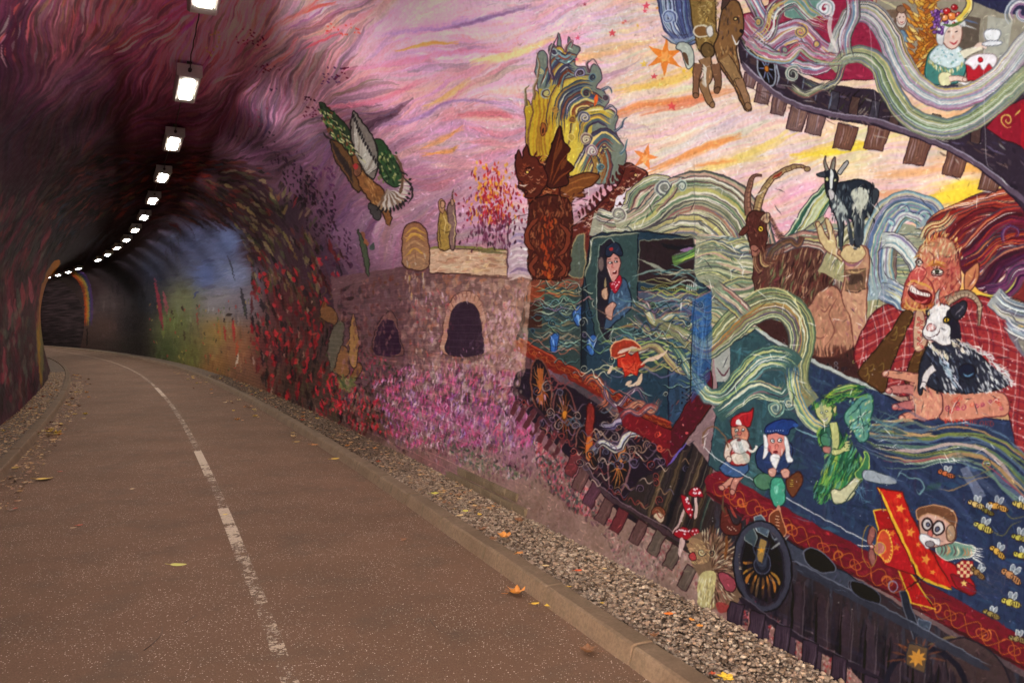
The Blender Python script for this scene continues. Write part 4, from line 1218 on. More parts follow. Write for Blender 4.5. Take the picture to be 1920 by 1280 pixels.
# cab wall, openings
shape([(1098,518),(1108,452),(1130,442),(1196,440),(1196,600),(1186,640),(1120,640),(1104,560)], (52,70,68), (20,22,30), 2, n=1)
st([(1098,520),(1106,490),(1110,452),(1130,444),(1200,438)], 3, (150,150,120), .9, .05)
shape([(1122,470),(1128,460),(1150,456),(1152,600),(1140,640),(1124,610),(1120,560)], (34,30,38), (110,124,110), 2)
shape([(1200,452),(1300,446),(1306,520),(1300,545),(1196,528)], (44,32,34), (120,120,100), 2, n=1)
band([(1262,490),(1290,480),(1308,470)], 20, [(120,160,70),(190,200,90),(90,120,80),(60,70,50)], 6, 2.4, (90,120,60)); st([(1240,458),(1270,466),(1306,460)], 9, (24,24,28), .9); st([(1276,470),(1300,466)], 7, (150,110,150), .9)
st([(1196,486),(1230,500),(1262,512),(1306,512)], 5, (150,150,130), .9); st([(1186,520),(1230,506),(1290,520)], 4, (120,140,130), .9)
for k in range(34):
    x = 1204 + k * 3.2; ell(x, 540 + 3 * math.sin(k * .4), 2.6, 2.6, (24,24,28), (150,140,70), 1)
for k in range(5): st([(1290 + k * 4, 532), (1291 + k * 4, 546)], 2.4, (200,196,190))
shape([(1196,548),(1306,552),(1336,548),(1300,566),(1200,566)], (74,80,96), (140,90,90), 1.6, n=1)
shape([(1196,566),(1262,570),(1262,700),(1200,700),(1190,640)], (46,64,66), None, n=1)
# tender: blue side panels
shape([(1278,570),(1335,546),(1338,700),(1330,722),(1280,780),(1256,804),(1256,620)], (52,78,104), (24,30,44), 2.5, n=1, grad=(48,64,84))
shape([(1300,562),(1335,546),(1337,640),(1300,650)], (52,92,140), None, n=1)
for k in range(40):
    x = pr.uniform(1262, 1332); y = pr.uniform(570, 740); st([(x, y), (x - pr.uniform(0, 12), y + pr.uniform(10, 26))], pr.uniform(2, 5), pr.choice([(60,100,150),(38,56,84),(80,110,130),(30,40,60)]), .6)
st([(1256,578),(1300,562),(1336,545)], 3.5, (150,110,100), .9, .05); st([(1337,546),(1339,640),(1338,700)], 3, (150,150,130), .9, .05)
fill([(1336,550),(1352,560),(1354,650),(1338,650)], (150,156,140), .9)
for k in range(12): st([(1338, 566 + k * 8), (1352, 574 + k * 8)], 2.4, (50,60,70), .8)
shape([(1352,556),(1372,548),(1386,580),(1366,594)], (40,44,44), (170,170,150), 2, n=1)
fill([(1268,720),(1276,716),(1277,770),(1268,776)], (40,52,66), .8)
for k in range(8): ell(1282 + (k % 2) * 8, 726 + k * 5, 2, 2, (20,26,34))
# driver leaning out in a neckerchief
shape([(1136,620),(1142,560),(1150,536),(1166,520),(1180,540),(1184,576),(1172,590),(1160,600)], (58,78,100), (24,28,40), 2)
for k in range(26):
    x, y = pr.uniform(1150, 1182), pr.uniform(528, 590); st([(x, y), (x + pr.uniform(-6, 6), y + 9)], 3, pr.choice([(80,110,140),(40,54,76),(110,140,160)]), .8)
shape([(1138,484),(1142,478),(1152,474),(1160,482),(1163,500),(1158,520),(1150,532),(1144,520),(1138,505)], (196,136,122), (70,36,36), 1.8)
ell(1145, 494, 3, 2.6, (240,235,225), (40,20,20), 1); ell(1154, 491, 3, 2.6, (240,235,225), (40,20,20), 1); ell(1146, 494, 1.2, 1.2, (20,20,20)); ell(1155, 491, 1.2, 1.2, (20,20,20))
st([(1149,494),(1147,502),(1151,504)], 2, (150,80,74)); st([(1148,514),(1153,513),(1157,508)], 4, (90,20,24)); st([(1149,512),(1155,509)], 1.6, (240,230,220)); st([(1140,488),(1146,486)], 1.8, (50,34,30)); st([(1151,484),(1158,484)], 1.8, (50,34,30))
shape([(1134,476),(1140,460),(1154,455),(1164,464),(1166,480),(1158,478),(1150,474),(1142,482)], (34,40,56), (16,18,26), 2); ell(1146, 468, 4, 3, (150,40,40))
shape([(1143,532),(1152,528),(1162,516),(1165,532),(1156,550),(1150,548)], (160,30,44), (80,16,24), 1.5)
for k in range(12): ell(pr.uniform(1148, 1162), pr.uniform(524, 544), 1, 1, (240,230,230))
st([(1178,556),(1164,570),(1150,572)], 12, (70,96,120), 1, .1); shape([(1136,580),(1148,568),(1158,572),(1150,584),(1148,600),(1138,596)], (190,140,120), (70,40,36), 1.6)
st([(1136,520),(1137,545)], 3, (150,130,90)); shape([(1130,546),(1140,540),(1140,560),(1132,562)], (190,150,120), (70,40,36), 1.5); ell(1127, 496, 5, 14, (110,90,84), (50,40,44))
# running board with knot pattern
def knots(P, w, col, step=22, amp=None):
    Q = sm(P, n=14); L = np.r_[0, np.cumsum(np.hypot(*np.diff(Q, axis=0).T))]
    amp = amp or w * .32
    n = int(L[-1] / 3)
    t = np.linspace(0, L[-1], n)
    base = np.stack([np.interp(t, L, Q[:, 0]), np.interp(t, L, Q[:, 1])], 1)
    for ph in (0, math.pi):
        R = offs(base, amp * np.sin(t / step * math.pi + ph))
        fill(ribbon(R, 3.2, .02), (60,20,16), .6); fill(ribbon(R, 2.0, .02), col, .9)
    k = step
    while k < L[-1]:
        x, y = np.interp(k, L, Q[:, 0]), np.interp(k, L, Q[:, 1]); ell(x, y, amp * .8, amp * .55, (0,0,0), col, 1.8, .6, al=0.0); k += step * 2
RB = [(966,640),(1020,672),(1087,708),(1150,744),(1220,786),(1262,806)]
st(RB, 26, (112,34,26), 1, .02); st([(x + 2, y - 11) for x, y in RB], 2.5, (176,80,50), .9, .05); knots(RB, 26, (150,70,36), 15, 5)
for k in range(40):
    t = pr.random(); x = 970 + t * 290; y = 644 + t * 164 + pr.uniform(-10, 10); st([(x, y), (x + 9, y + 5)], 3, pr.choice([(150,50,36),(80,22,22),(170,70,40)]), .5)
# pale ribbons blowing over boiler and cab
BLOW = [(120,150,140),(160,150,90),(90,120,120),(180,170,130),(140,100,90),(70,100,110),(150,170,90),(96,84,110)]
waves(1104, 560, 1340, 700, 40, 9, 80, BLOW, 2.4)
waves(1190, 500, 1330, 560, 12, 6, 60, BLOW + [(200,200,180)], 2.2)
band([(1190,560),(1216,580),(1230,606),(1260,592),(1300,594)], 16, BLOW, 6, 2.4)
band([(1180,590),(1220,620),(1262,628),(1310,600)], 14, BLOW, 5, 2.4)
band([(1150,640),(1190,660),(1230,650),(1270,690),(1300,700)], 12, BLOW, 4, 2.2)
for (x, y) in ((1086,588),(1042,640),(1112,644)):
    shape([(x - 6, y + 20), (x - 10, y), (x - 2, y - 14), (x + 8, y - 12), (x + 6, y + 4), (x + 2, y + 22)], (50,90,150), (20,30,60), 1.6)
    for k in range(8): st([(x - 6 + k, y - 10 + k * 2), (x - 6 + k, y + k * 3)], 2, pr.choice([(90,140,200),(150,180,220),(30,50,110)]), .9)
# figure in autumn leaves tumbling past
shape([(1148,650),(1160,640),(1180,636),(1196,644),(1204,656),(1190,654),(1176,664),(1156,672),(1148,672)], (150,50,34), (226,170,120), 2.5)
LEAF = [(1158,672),(1172,670),(1176,660),(1186,668),(1198,660),(1204,676),(1212,684),(1200,692),(1198,706),(1186,700),(1174,708),(1170,692),(1160,688)]
shape(LEAF, (176,44,30), (90,24,20), 1.6, n=1)
for k in range(26): st([(pr.uniform(1164, 1200), pr.uniform(668, 700)), (pr.uniform(1164, 1206), pr.uniform(668, 704))], 2, pr.choice([(214,80,50),(140,30,26),(226,110,70)]), .6)
st([(1204,684),(1222,674),(1240,668),(1254,656)], 8, (206,176,150), 1, .3); st([(1160,664),(1176,656),(1196,652)], 6, (206,180,156)); st([(1150,684),(1146,698),(1142,702)], 6, (206,176,146)); st([(1180,724),(1200,718),(1206,700)], 9, (206,176,146), 1, .35); st([(1176,722),(1186,714)], 7, (206,176,146))
# mesh of curls below the running board, wheels
UND = [(984,690),(1060,720),(1160,780),(1262,820),(1300,850),(1262,930),(1230,990),(1160,960),(1090,880),(1000,790),(962,735)]
shape(UND, (34,24,32), None, n=3)
def wheel(cx, cy, rx, ry, rot, rim, sp, n=10, w=5, hub=(196,120,40)):
    ell(cx, cy, rx, ry, (30,20,26), rim, w, rot)
    c, s = math.cos(rot), math.sin(rot)
    for k in range(n):
        a = k * 2 * math.pi / n + .2
        for q in (1,):
            x, y = rx * .85 * math.cos(a), ry * .85 * math.sin(a); st([(cx, cy), (cx + x * c - y * s, cy + x * s + y * c)], 2.4, jit(sp, 18), .9)
    ell(cx, cy, max(4, rx * .24), max(5, ry * .16), hub, (90,50,24), 1.6, rot)
wheel(1016, 726, 19, 54, -.12, (112,64,50), (164,96,50), 16, 3); fill([(1010,690),(1020,692),(1018,760),(1010,758)], (170,90,40), .8)
wheel(1060, 778, 21, 52, -.1, (104,60,56), (140,80,50), 14, 3); wheel(1104, 842, 22, 46, -.15, (110,70,60), (130,84,50), 12, 3); wheel(1162, 874, 20, 52, .12, (120,80,80), (176,110,60), 12, 3)
shape([(1102,764),(1116,768),(1112,830),(1110,860),(1100,858)], (120,40,34), (60,20,20), 1.6); shape([(1102,820),(1112,824),(1108,860),(1100,858)], (190,100,40)); shape([(1170,830),(1176,836),(1162,880),(1156,876)], (190,110,50))
for k in range(34):
    x = pr.uniform(1010, 1250); y = 700 + (x - 1010) * .62 + pr.uniform(-10, 90)
    c = pr.choice([(110,90,110),(140,100,80),(90,70,80),(150,120,100),(70,80,90),(120,60,60),(90,100,110)])
    pts = [(x, y)]
    for q in range(5): pts.append((x + (q + 1) * 8, y + 8 * math.sin(q * 1.5 + x)))
    st(pts, 3, c, .9)
for k in range(16):
    x = pr.uniform(1020, 1260); y = 710 + (x - 1010) * .55 + pr.uniform(0, 90)
    spiral(x, y, pr.uniform(6, 12), [pr.choice([(120,100,130),(150,110,90),(90,90,110),(150,130,120)]), (44,34,44)], 1.6, 2.6, pr.uniform(0, 6), pr.choice((-1, 1)))
band([(1110,850),(1130,830),(1160,842),(1180,816),(1220,812),(1226,800)], 14, GREY + [(60,60,70)], 5, 2.4, (70,66,80)); band([(1126,800),(1150,800),(1166,790),(1200,800)], 12, [(110,100,140),(170,150,170),(60,54,80)], 5, 2.2)
band([(1098,720),(1110,706),(1128,716),(1140,750),(1120,770)], 12, [(150,60,40),(190,110,70),(90,40,44)], 5, 2.2); band([(1150,762),(1176,770),(1200,756),(1224,770),(1240,744)], 14, [(170,90,70),(120,50,44),(190,140,110)], 5, 2.2)
band([(1142,706),(1140,740),(1160,760),(1180,740),(1200,730),(1220,760)], 9, [(130,96,110),(70,60,80),(170,140,130)], 4, 2.0)
# red end beam of the tender, buffers
shape([(1180,780),(1262,806),(1330,690),(1338,700),(1338,760),(1252,876),(1240,850)], (94,22,32), (40,12,20), 2.5, n=1)
shape([(1160,760),(1262,808),(1258,846),(1170,800)], (108,26,32), (60,16,22), 1.5, n=1)
shape([(1262,806),(1334,700),(1340,752),(1252,876)], (76,18,32), None, n=1)
st([(1252,876),(1290,830)], 4, (110,90,170), .9); ell(1290, 812, 3, 3, (200,80,80)); ell(1284, 796, 2, 2, (200,120,110))
for k in range(40): 
    x = pr.uniform(1170, 1334); y = 790 - (x - 1250) * .9 + pr.uniform(-20, 40) if x > 1250 else pr.uniform(775, 840)
    st([(x, y), (x + 6, y - 8)], 2.4, pr.choice([(160,40,48),(80,16,30),(190,80,60)]), .5)
spiral(1240, 840, 9, [(160,50,44),(190,90,60)], 1.4, 2, 0, 1); spiral(1236, 816, 7, [(170,60,44)], 1.4, 2, 2, 1)
band([(1160,790),(1180,770),(1200,776),(1222,760),(1238,768)], 10, [(150,60,60),(110,90,130),(190,150,150)], 4, 2.2)
# dark planking between engine and wagon
PL = [(1252,876),(1300,830),(1340,880),(1330,930),(1400,1000),(1400,1110),(1250,1010),(1160,950),(1200,900)]
shape(PL, (48,38,36), None, n=1)
clip(PL)
for k in range(22):
    x = 1190 + k * 13
    st([(x + 60, 830), (x, 1010)], pr.uniform(5, 11), pr.choice([(70,54,40),(40,60,56),(30,26,30),(90,70,50),(56,44,44),(24,22,28)]), .8, .02)
    st([(x + 62, 830), (x + 4, 1000)], 1.6, pr.choice([(140,120,96),(20,18,22)]), .6, .02)
clip(None)
# sleepers under the engine
for (x, y) in [(975,744),(987,757),(1000,771),(1013,784),(1026,797),(1040,810),(1055,824)]:
    fill([(x, y - 6), (x + 9, y), (x - 12, y + 36), (x - 20, y + 30)], (84,40,44)); st([(x + 8, y), (x - 11, y + 34)], 1.6, (130,96,96), .8)
st([(958,722),(990,752),(1040,800),(1096,858),(1160,936)], 5, (56,34,40), 1, .02)
for (x, y) in [(1072,871),(1087,899),(1108,928),(1131,959),(1158,976),(1194,998),(1228,1018),(1257,1044),(1284,1084)]:
    c = pr.choice([(92,38,44),(100,44,46),(84,50,60),(96,66,62)]) if x < 1210 else (98,82,72)
    shape([(x + 4, y - 26), (x + 22, y - 14), (x + 2, y + 26), (x - 16, y + 14)], c, (56,28,34), 2, n=1)
    st([(x + 16, y - 14), (x - 2, y + 18)], 3, tuple(v * 1.3 for v in c), .6)
st([(1090,862),(1140,930),(1180,952),(1250,998),(1300,1030),(1400,1110)], 8, (70,50,54), 1, .02); st([(1092,856),(1142,924),(1252,990),(1302,1022)], 2, (140,110,120), .7, .05)

# a sea of drifting steam behind everything on the wagon
FOG = [(1306,446),(1330,440),(1400,450),(1440,470),(1470,480),(1500,440),(1560,420),(1640,430),(1660,420),(1700,420),(1740,440),(1760,470),(1760,600),(1700,640),(1500,640),(1420,640),(1372,660),(1336,640),(1336,548),(1306,520)]
shape(FOG, (150,150,124), None)
clip(sm(FOG, True))
for k in range(46):
    y = 440 + k * 4.6
    band([(1290, y), (1340, y + pr.uniform(-20, 20)), (1400, y + pr.uniform(-10, 30)), (1470, y + pr.uniform(-20, 20)), (1560, y + pr.uniform(-25, 15)), (1660, y + pr.uniform(-20, 20)), (1770, y)], 12, [(206,200,160),(168,164,124),(120,124,96),(110,130,100),(96,110,120),(190,180,110),(206,170,150),(90,100,90)], 4, 2.4, None, None, .9)
clip(None)
# --- the big blue wagon
WAG = [(1344,655),(1372,648),(1420,620),(1462,632),(1560,690),(1662,742),(1700,760),(1960,800),(1960,1210),(1760,1112),(1640,1042),(1500,976),(1330,872),(1350,760)]
shape(WAG, (44,52,76), (20,20,34), 3, n=1)
clip(WAG)
fill([(1340,600),(1470,600),(1500,800),(1420,960),(1330,900)], (52,76,78), .9)
for k in range(1500):
    x, y = pr.uniform(1335, 1960), pr.uniform(620, 1210)
    t = min(1, max(0, (x - 1400) / 260))
    b = np.array((54, 80, 82)) * (1 - t) + np.array((42, 48, 74)) * t
    b = b * pr.choice([.72, .85, 1, 1, 1.15, 1.35])
    if pr.random() < .1: b = b + np.array((10, 30, 34))
    if pr.random() < .05: b = b * .5 + np.array((40, 20, 30))
    if pr.random() < .5: st([(x, y), (x + pr.uniform(10, 46), y + pr.uniform(3, 20))], pr.uniform(3, 10), b, pr.uniform(.2, .6))
    else: st([(x, y), (x - pr.uniform(0, 6), y + pr.uniform(14, 50))], pr.uniform(3, 9), b, pr.uniform(.2, .55))
clip(None)
shape([(1340,655),(1372,650),(1372,716),(1346,716)], (160,160,150), None, n=1); st([(1346,690),(1360,704),(1372,690)], 3, (90,50,60))
st([(1420,618),(1500,664),(1560,694),(1612,716),(1680,742)], 9, (176,180,170), 1, .02); st([(1420,624),(1500,670),(1612,722)], 3, (60,60,70), .9, .02)
for (x, y) in ((1438,655),(1470,680)): st([(x, y - 8), (x + 6, y - 10), (x + 8, y), (x + 2, y + 4), (x + 4, y + 14)], 2, (120,140,150), .6)
shape([(1752,838),(1776,836),(1792,870),(1772,866)], (130,134,150), None, n=1, al=.7); shape([(1800,880),(1816,874),(1850,930),(1830,936)], (140,144,160), None, n=1, al=.55); shape([(1856,890),(1880,876),(1920,930),(1900,940)], (120,130,150), None, n=1, al=.5)
# heaped load: coal and earth
COAL = [(1420,612),(1450,600),(1520,620),(1560,640),(1600,640),(1640,650),(1680,690),(1690,738),(1620,716),(1560,690),(1500,660)]
shape(COAL, (60,36,34), None, n=2)
clip(COAL)
for k in range(150):
    x, y = pr.uniform(1420, 1690), pr.uniform(600, 740)
    ell(x, y, pr.uniform(2, 4), pr.uniform(2, 4), pr.choice([(30,22,26),(60,40,40),(44,32,34),(20,18,22)]), pr.choice([(120,110,116),(90,60,56),(40,30,34),(180,160,90),(40,30,34)]), 1.2)
clip(None)

# --- big shaggy goat with long horns
GB = [(1424,520),(1426,500),(1440,480),(1462,460),(1490,456),(1520,462),(1550,480),(1560,520),(1580,560),(1560,600),(1530,612),(1500,590),(1470,560),(1424,550)]
band([(1476,470),(1520,458),(1556,480),(1566,530),(1590,590)], 50, CREAM + [(190,130,120)], 14, 2.4, (166,140,120))
shape([(1420,470),(1424,560),(1500,600),(1556,620),(1560,560),(1560,500),(1530,462),(1490,458)], (86,52,44), (50,26,26), 2)
clip(sm([(1420,470),(1424,560),(1500,600),(1556,620),(1566,560),(1560,500),(1530,460),(1490,456)], True))
for k in range(420):
    x, y = pr.uniform(1420, 1566), pr.uniform(456, 620)
    st([(x, y), (x - pr.uniform(0, 5), y + 9), (x - pr.uniform(2, 9), y + pr.uniform(14, 26))], pr.uniform(1.6, 3.4), pr.choice([(120,80,62),(60,32,30),(150,110,84),(84,40,44),(176,140,104),(44,24,26),(110,50,44),(96,110,70)]), .85, .4)
clip(None)
band([(1432,474),(1460,470),(1500,458),(1536,462),(1556,480),(1570,520),(1572,548)], 12, [(196,176,140),(150,110,96),(220,206,180),(120,90,80)], 5, 2.4, (110,80,70))
def horn(P, w, col, rings=True):
    Q = sm(P, n=10); fill(ribbon(Q, [w, w * .85, w * .55, w * .22]), col); fill(ribbon(offs(Q, w * .18), [w * .25, w * .2, w * .1, 1]), tuple(min(255, v * 1.35) for v in col), .8)
    m = len(Q)
    t = np.linspace(0, 1, m); hw = np.interp(t, [0, .33, .66, 1], [w, w * .85, w * .55, w * .22]) / 2
    for s_ in (-1, 1): fill(ribbon(offs(Q, s_ * hw), 1.8, 0), (70,40,36))
    if rings:
        for i in range(4, m - 6, 3):
            a = offs(Q[i - 1:i + 2], np.full(3, hw[i] * .8))[1]; b = offs(Q[i - 1:i + 2], np.full(3, -hw[i] * .3))[1]
            fill(ribbon(np.array([a, (a + b) / 2 + .8, b]), 1.3, 0), (80,50,40), .8)
horn([(1404,404),(1402,370),(1406,344),(1416,330),(1430,330)], 13, (124,86,70)); horn([(1418,402),(1426,370),(1444,340),(1470,320),(1500,312),(1517,318)], 15, (150,124,84))
st([(1448,336),(1458,328),(1466,322)], 5, (140,40,34), .9); ell(1513, 317, 6, 5, (150,124,84), (70,40,36), 1.6)
shape([(1404,400),(1424,396),(1434,400),(1438,420),(1440,446),(1436,470),(1424,480),(1414,482),(1408,470),(1406,450),(1400,430)], (80,42,36), (44,22,22), 2.2)
shape([(1386,438),(1400,422),(1404,432),(1394,442)], (90,46,38), (44,22,22), 1.6); shape([(1426,410),(1436,400),(1444,404),(1440,420)], (190,160,124), (60,34,30), 1.6)
for k in range(40):
    x, y = pr.uniform(1404, 1438), pr.uniform(404, 470); st([(x, y), (x + pr.uniform(-2, 3), y + 8)], 2, pr.choice([(120,70,52),(56,28,28),(150,100,80),(96,44,40)]), .8)
ell(1427, 430, 5, 6, (226,190,60), (30,16,16)); st([(1425,427),(1429,433)], 2.4, (20,12,14))
shape([(1408,462),(1418,460),(1426,470),(1420,480),(1410,478)], (156,100,84), (60,30,28), 1.4); st([(1409,470),(1417,472),(1424,466)], 1.8, (60,24,24))
for k in range(10):
    st([(1416 + k * 2.4, 474 - k * 1.2), (1414 + k * 3.4, 496 - k), (1424 + k * 4.4, 512 - k * 3), (1432 + k * 5, 500 - k * 6)], 2.6, pr.choice([(196,166,110),(96,56,44),(60,36,36),(150,110,80)]), .95)
for k in range(26): st([(1440 + k * 1.0, 410 + k * 2), (1446 + k * 1.4, 404 + k * 2.1)], 2.2, pr.choice([(70,40,36),(120,80,60)]), .9)
band([(1440,492),(1450,470),(1468,456),(1484,452),(1498,460),(1505,444)], 11, [(196,166,120),(120,80,60),(226,206,170),(84,60,50)], 5, 2.2, (90,56,46))

# --- stout wagon-stone mass, column of swirling steam behind the small goat
band([(1560,520),(1580,480),(1600,450),(1630,430),(1650,450),(1652,520),(1640,600)], 56, CREAM + [(190,150,130)], 14, 2.4, (160,150,110), wob=1)
band([(1652,560),(1640,500),(1650,440),(1672,400),(1700,386),(1740,400),(1748,420)], (70,60,56,60), [(120,160,160),(190,206,200),(90,110,140),(226,226,214),(150,130,160),(206,196,150)], 20, 2.4, (150,166,166), edge=(90,110,120))
for (x, y, r) in ((1698,395,18),(1736,408,20),(1672,420,14)): spiral(x, y, r, [(110,150,160),(100,96,130),(200,206,200),(130,170,160)], .7, 3.6, 3.3, 1)
band([(1654,450),(1680,452),(1700,470),(1720,500),(1730,540)], 30, [(206,210,206),(110,150,160),(120,110,150),(230,226,210)], 8, 2.4, (170,176,170))
band([(1656,540),(1690,560),(1700,580),(1690,600)], 44, [(120,140,160),(200,200,190),(90,110,140),(210,200,150)], 10, 2.4, (140,150,160))
# hand and knees of a lying giant under the goat
shape([(1498,660),(1500,620),(1520,570),(1548,540),(1570,540),(1590,570),(1602,620),(1600,650),(1570,668),(1530,668)], (176,124,96), (90,50,44), 2.4)
clip(sm([(1498,660),(1500,620),(1520,570),(1548,540),(1570,540),(1590,570),(1602,620),(1600,650),(1570,668),(1530,668)], True))
for k in range(200):
    x, y = pr.uniform(1496, 1604), pr.uniform(536, 670); st([(x, y), (x + pr.uniform(-4, 4), y + pr.uniform(6, 18))], pr.uniform(3, 7), pr.choice([(196,146,110),(150,100,80),(206,160,120),(170,100,90),(140,84,70)]), .35)
clip(None)
for P in ([(1570,560),(1556,590),(1566,620),(1550,650)],[(1524,600),(1520,620),(1536,634),(1552,628)],[(1560,570),(1548,586),(1540,580)]): st(P, 2.6, (120,66,56), .8)
for k in range(50): x = pr.uniform(1500, 1600); st([(x, 650 + pr.uniform(-6, 8)), (x + pr.uniform(-2, 2), 672)], 2.6, (84,46,38), .8)
shape([(1530,420),(1536,418),(1548,436),(1556,448),(1548,412),(1556,414),(1566,440),(1570,464),(1578,470),(1580,490),(1566,480),(1552,472),(1540,456),(1534,440)], (206,180,130), (110,70,56), 2)
shape([(1580,560),(1584,520),(1584,490),(1570,474),(1590,460),(1620,462),(1630,480),(1626,560),(1626,600),(1624,650),(1604,652),(1596,600)], (190,140,110), (110,60,50), 2.2)
fill([(1586,505),(1624,505),(1624,545),(1586,545)], (110,80,60), .9); fill([(1592,516),(1618,514),(1620,532),(1592,534)], (60,44,38), .8); st([(1584,508),(1604,512),(1626,506)], 2, (190,160,110)); st([(1584,544),(1604,548),(1626,542)], 2, (60,40,34))
for k in range(50): x, y = pr.uniform(1582, 1624), pr.uniform(470, 640); st([(x, y), (x + 4, y + 9)], 3.4, pr.choice([(206,160,120),(160,104,90),(150,84,110),(214,180,130)]), .45)
shape([(1576,476),(1590,462),(1616,462),(1624,476),(1610,492),(1588,490)], (206,180,130), (120,80,60), 1.6); st([(1580,488),(1600,498),(1620,486)], 5, (140,84,110), .7)

# --- small black and white goat standing up there
BK = (40,44,52)
shape([(1560,350),(1574,344),(1600,338),(1626,340),(1640,356),(1640,384),(1634,400),(1622,412),(1618,430),(1612,460),(1604,462),(1602,430),(1598,412),(1584,410),(1582,440),(1580,460),(1574,460),(1572,420),(1564,400),(1556,380)], BK, (18,20,26), 2.2)
shape([(1598,358),(1612,352),(1626,358),(1628,376),(1616,396),(1606,392),(1600,376)], (206,206,184), None)
shape([(1560,370),(1574,370),(1590,400),(1586,412),(1570,408)], (170,176,166), None)
for k in range(190):
    x, y = pr.uniform(1558, 1640), pr.uniform(342, 412); c = pr.choice([(20,22,28),(60,66,76),(90,100,104),(34,38,46)])
    if 1598 < x < 1628 and y > 352: c = pr.choice([(214,210,190),(190,190,170),(150,150,140)])
    if x < 1586 and y > 376: c = pr.choice([(200,206,196),(120,126,126),(40,44,52)])
    st([(x, y), (x + pr.uniform(-4, 4), y + 10)], pr.uniform(1.8, 3.4), c, .85)
for P in ([(1576,400),(1577,430),(1576,466)],[(1590,408),(1594,436),(1600,462)],[(1608,400),(1604,440),(1612,466)],[(1620,400),(1618,430),(1614,462)]): st(P, 7, (56,60,66), 1, .1); st([(P[0][0] - 2, P[0][1]), (P[1][0] - 2, P[1][1])], 2, (150,156,150), .8)
shape([(1546,322),(1556,318),(1566,320),(1572,334),(1568,352),(1564,368),(1556,374),(1550,364),(1548,344)], (34,36,44), (14,16,20), 2)
shape([(1558,318),(1563,326),(1562,350),(1558,360),(1556,340)], (226,226,220)); shape([(1553,358),(1560,356),(1566,364),(1562,374),(1556,374)], (200,190,186), (40,40,44), 1.3)
ell(1551, 337, 3.4, 4, (214,206,140), (16,16,20), 1.3); ell(1567, 338, 2.6, 3.4, (190,186,140), (16,16,20), 1.2)
horn([(1552,320),(1548,306),(1549,292)], 8, (120,116,104), False); horn([(1561,318),(1564,304),(1567,294)], 8, (120,116,104), False)
shape([(1532,328),(1546,322),(1548,332),(1540,332)], (60,62,68), (20,20,26), 1.4); shape([(1572,322),(1588,302),(1590,310),(1578,328)], (170,166,160), (30,30,36), 1.6)
shape([(1636,356),(1648,358),(1646,378),(1638,386)], (60,64,70), (24,24,30), 1.6)
for P in ([(1576,462),(1579,472)],[(1602,464),(1608,468)]): st(P, 6, (60,60,60))

# --- laughing red-haired man in a plaid shirt
HAIR = [(1740,460),(1736,430),(1752,404),(1790,384),(1830,366),(1880,354),(1960,330),(1960,560),(1900,560),(1850,552),(1820,530),(1800,500),(1790,470)]
shape(HAIR, (120,44,40), (80,40,40), 3)
RH = [(150,50,40),(96,30,36),(190,90,60),(206,130,80),(70,24,36),(120,40,60),(170,60,44)]
clip(sm(HAIR, True))
band([(1740,470),(1752,420),(1800,396),(1860,380),(1960,350)], 40, RH, 13, 2.6, (124,44,40), wob=.8)
band([(1770,460),(1800,424),(1850,400),(1900,400),(1960,390)], 44, RH, 14, 2.6, (110,36,40), wob=.8)
band([(1790,486),(1820,470),(1860,430),(1900,410),(1960,420)], 46, RH + [(60,30,50)], 14, 2.6, (100,34,44), wob=.8)
band([(1800,510),(1840,490),(1870,460),(1920,450),(1960,456)], 40, RH + [(120,70,110),(60,24,50)], 14, 2.6, (84,30,44), wob=.8)
band([(1810,540),(1850,534),(1880,500),(1920,480),(1960,480)], 44, [(90,44,80),(60,24,50),(150,70,100),(190,120,90),(84,30,50)], 14, 2.6, (76,32,50), wob=.8)
band([(1850,552),(1890,540),(1910,510),(1960,505)], 34, [(90,60,100),(60,30,60),(120,60,90)], 9, 2.6, (70,40,64))
clip(None)
spiral(1900, 440, 26, [(70,40,80),(120,80,110),(100,30,44)], .8, 4, 2.4, 1)
band([(1730,452),(1744,430),(1770,420),(1790,400)], 20, [(206,170,90),(226,206,150),(150,80,50)], 7, 2.2)
st([(1820,548),(1860,556),(1890,546),(1906,520)], 3, (196,190,80), .9)
EARR = [(1808,516),(1822,500),(1834,494),(1834,516),(1824,540),(1810,548)]
shape(EARR, (190,120,80), (90,40,36), 2); st([(1814,540),(1824,522),(1830,502)], 3, (130,56,50), .9)
FACE = [(1722,480),(1724,464),(1740,454),(1764,444),(1784,452),(1794,474),(1800,510),(1798,540),(1784,562),(1768,574),(1744,580),(1716,584),(1696,580),(1690,566),(1696,540),(1704,520),(1716,502)]
shape(FACE, (190,112,86), (100,44,40), 2.6)
clip(sm(FACE, True))
for k in range(420):
    x, y = pr.uniform(1690, 1800), pr.uniform(445, 585)
    t = (y - 445) / 140
    c = pr.choice([(206,176,120),(190,150,100),(214,196,150),(170,110,80)]) if y < 490 else pr.choice([(176,60,60),(206,130,100),(190,90,76),(220,160,120),(150,44,54),(214,150,130)])
    if y > 555: c = pr.choice([(190,130,60),(160,70,44),(206,160,90),(140,60,40)])
    st([(x, y), (x + pr.uniform(-5, 5), y + pr.uniform(4, 12))], pr.uniform(2.5, 5), c, .5)
fill(sm([(1736,500),(1760,480),(1784,484),(1790,520),(1770,530),(1744,520)], True), (170,70,64), .35)
clip(None)
shape([(1704,520),(1712,508),(1726,500),(1736,510),(1732,524),(1718,532),(1706,530)], (186,80,74), (110,40,44), 1.6)
shape([(1746,512),(1756,504),(1768,510),(1762,518),(1750,518)], (236,226,210), (60,24,26), 1.8); ell(1756, 511, 4, 4, (96,84,60), (30,16,16)); ell(1756, 511, 1.6, 1.6, (16,10,12))
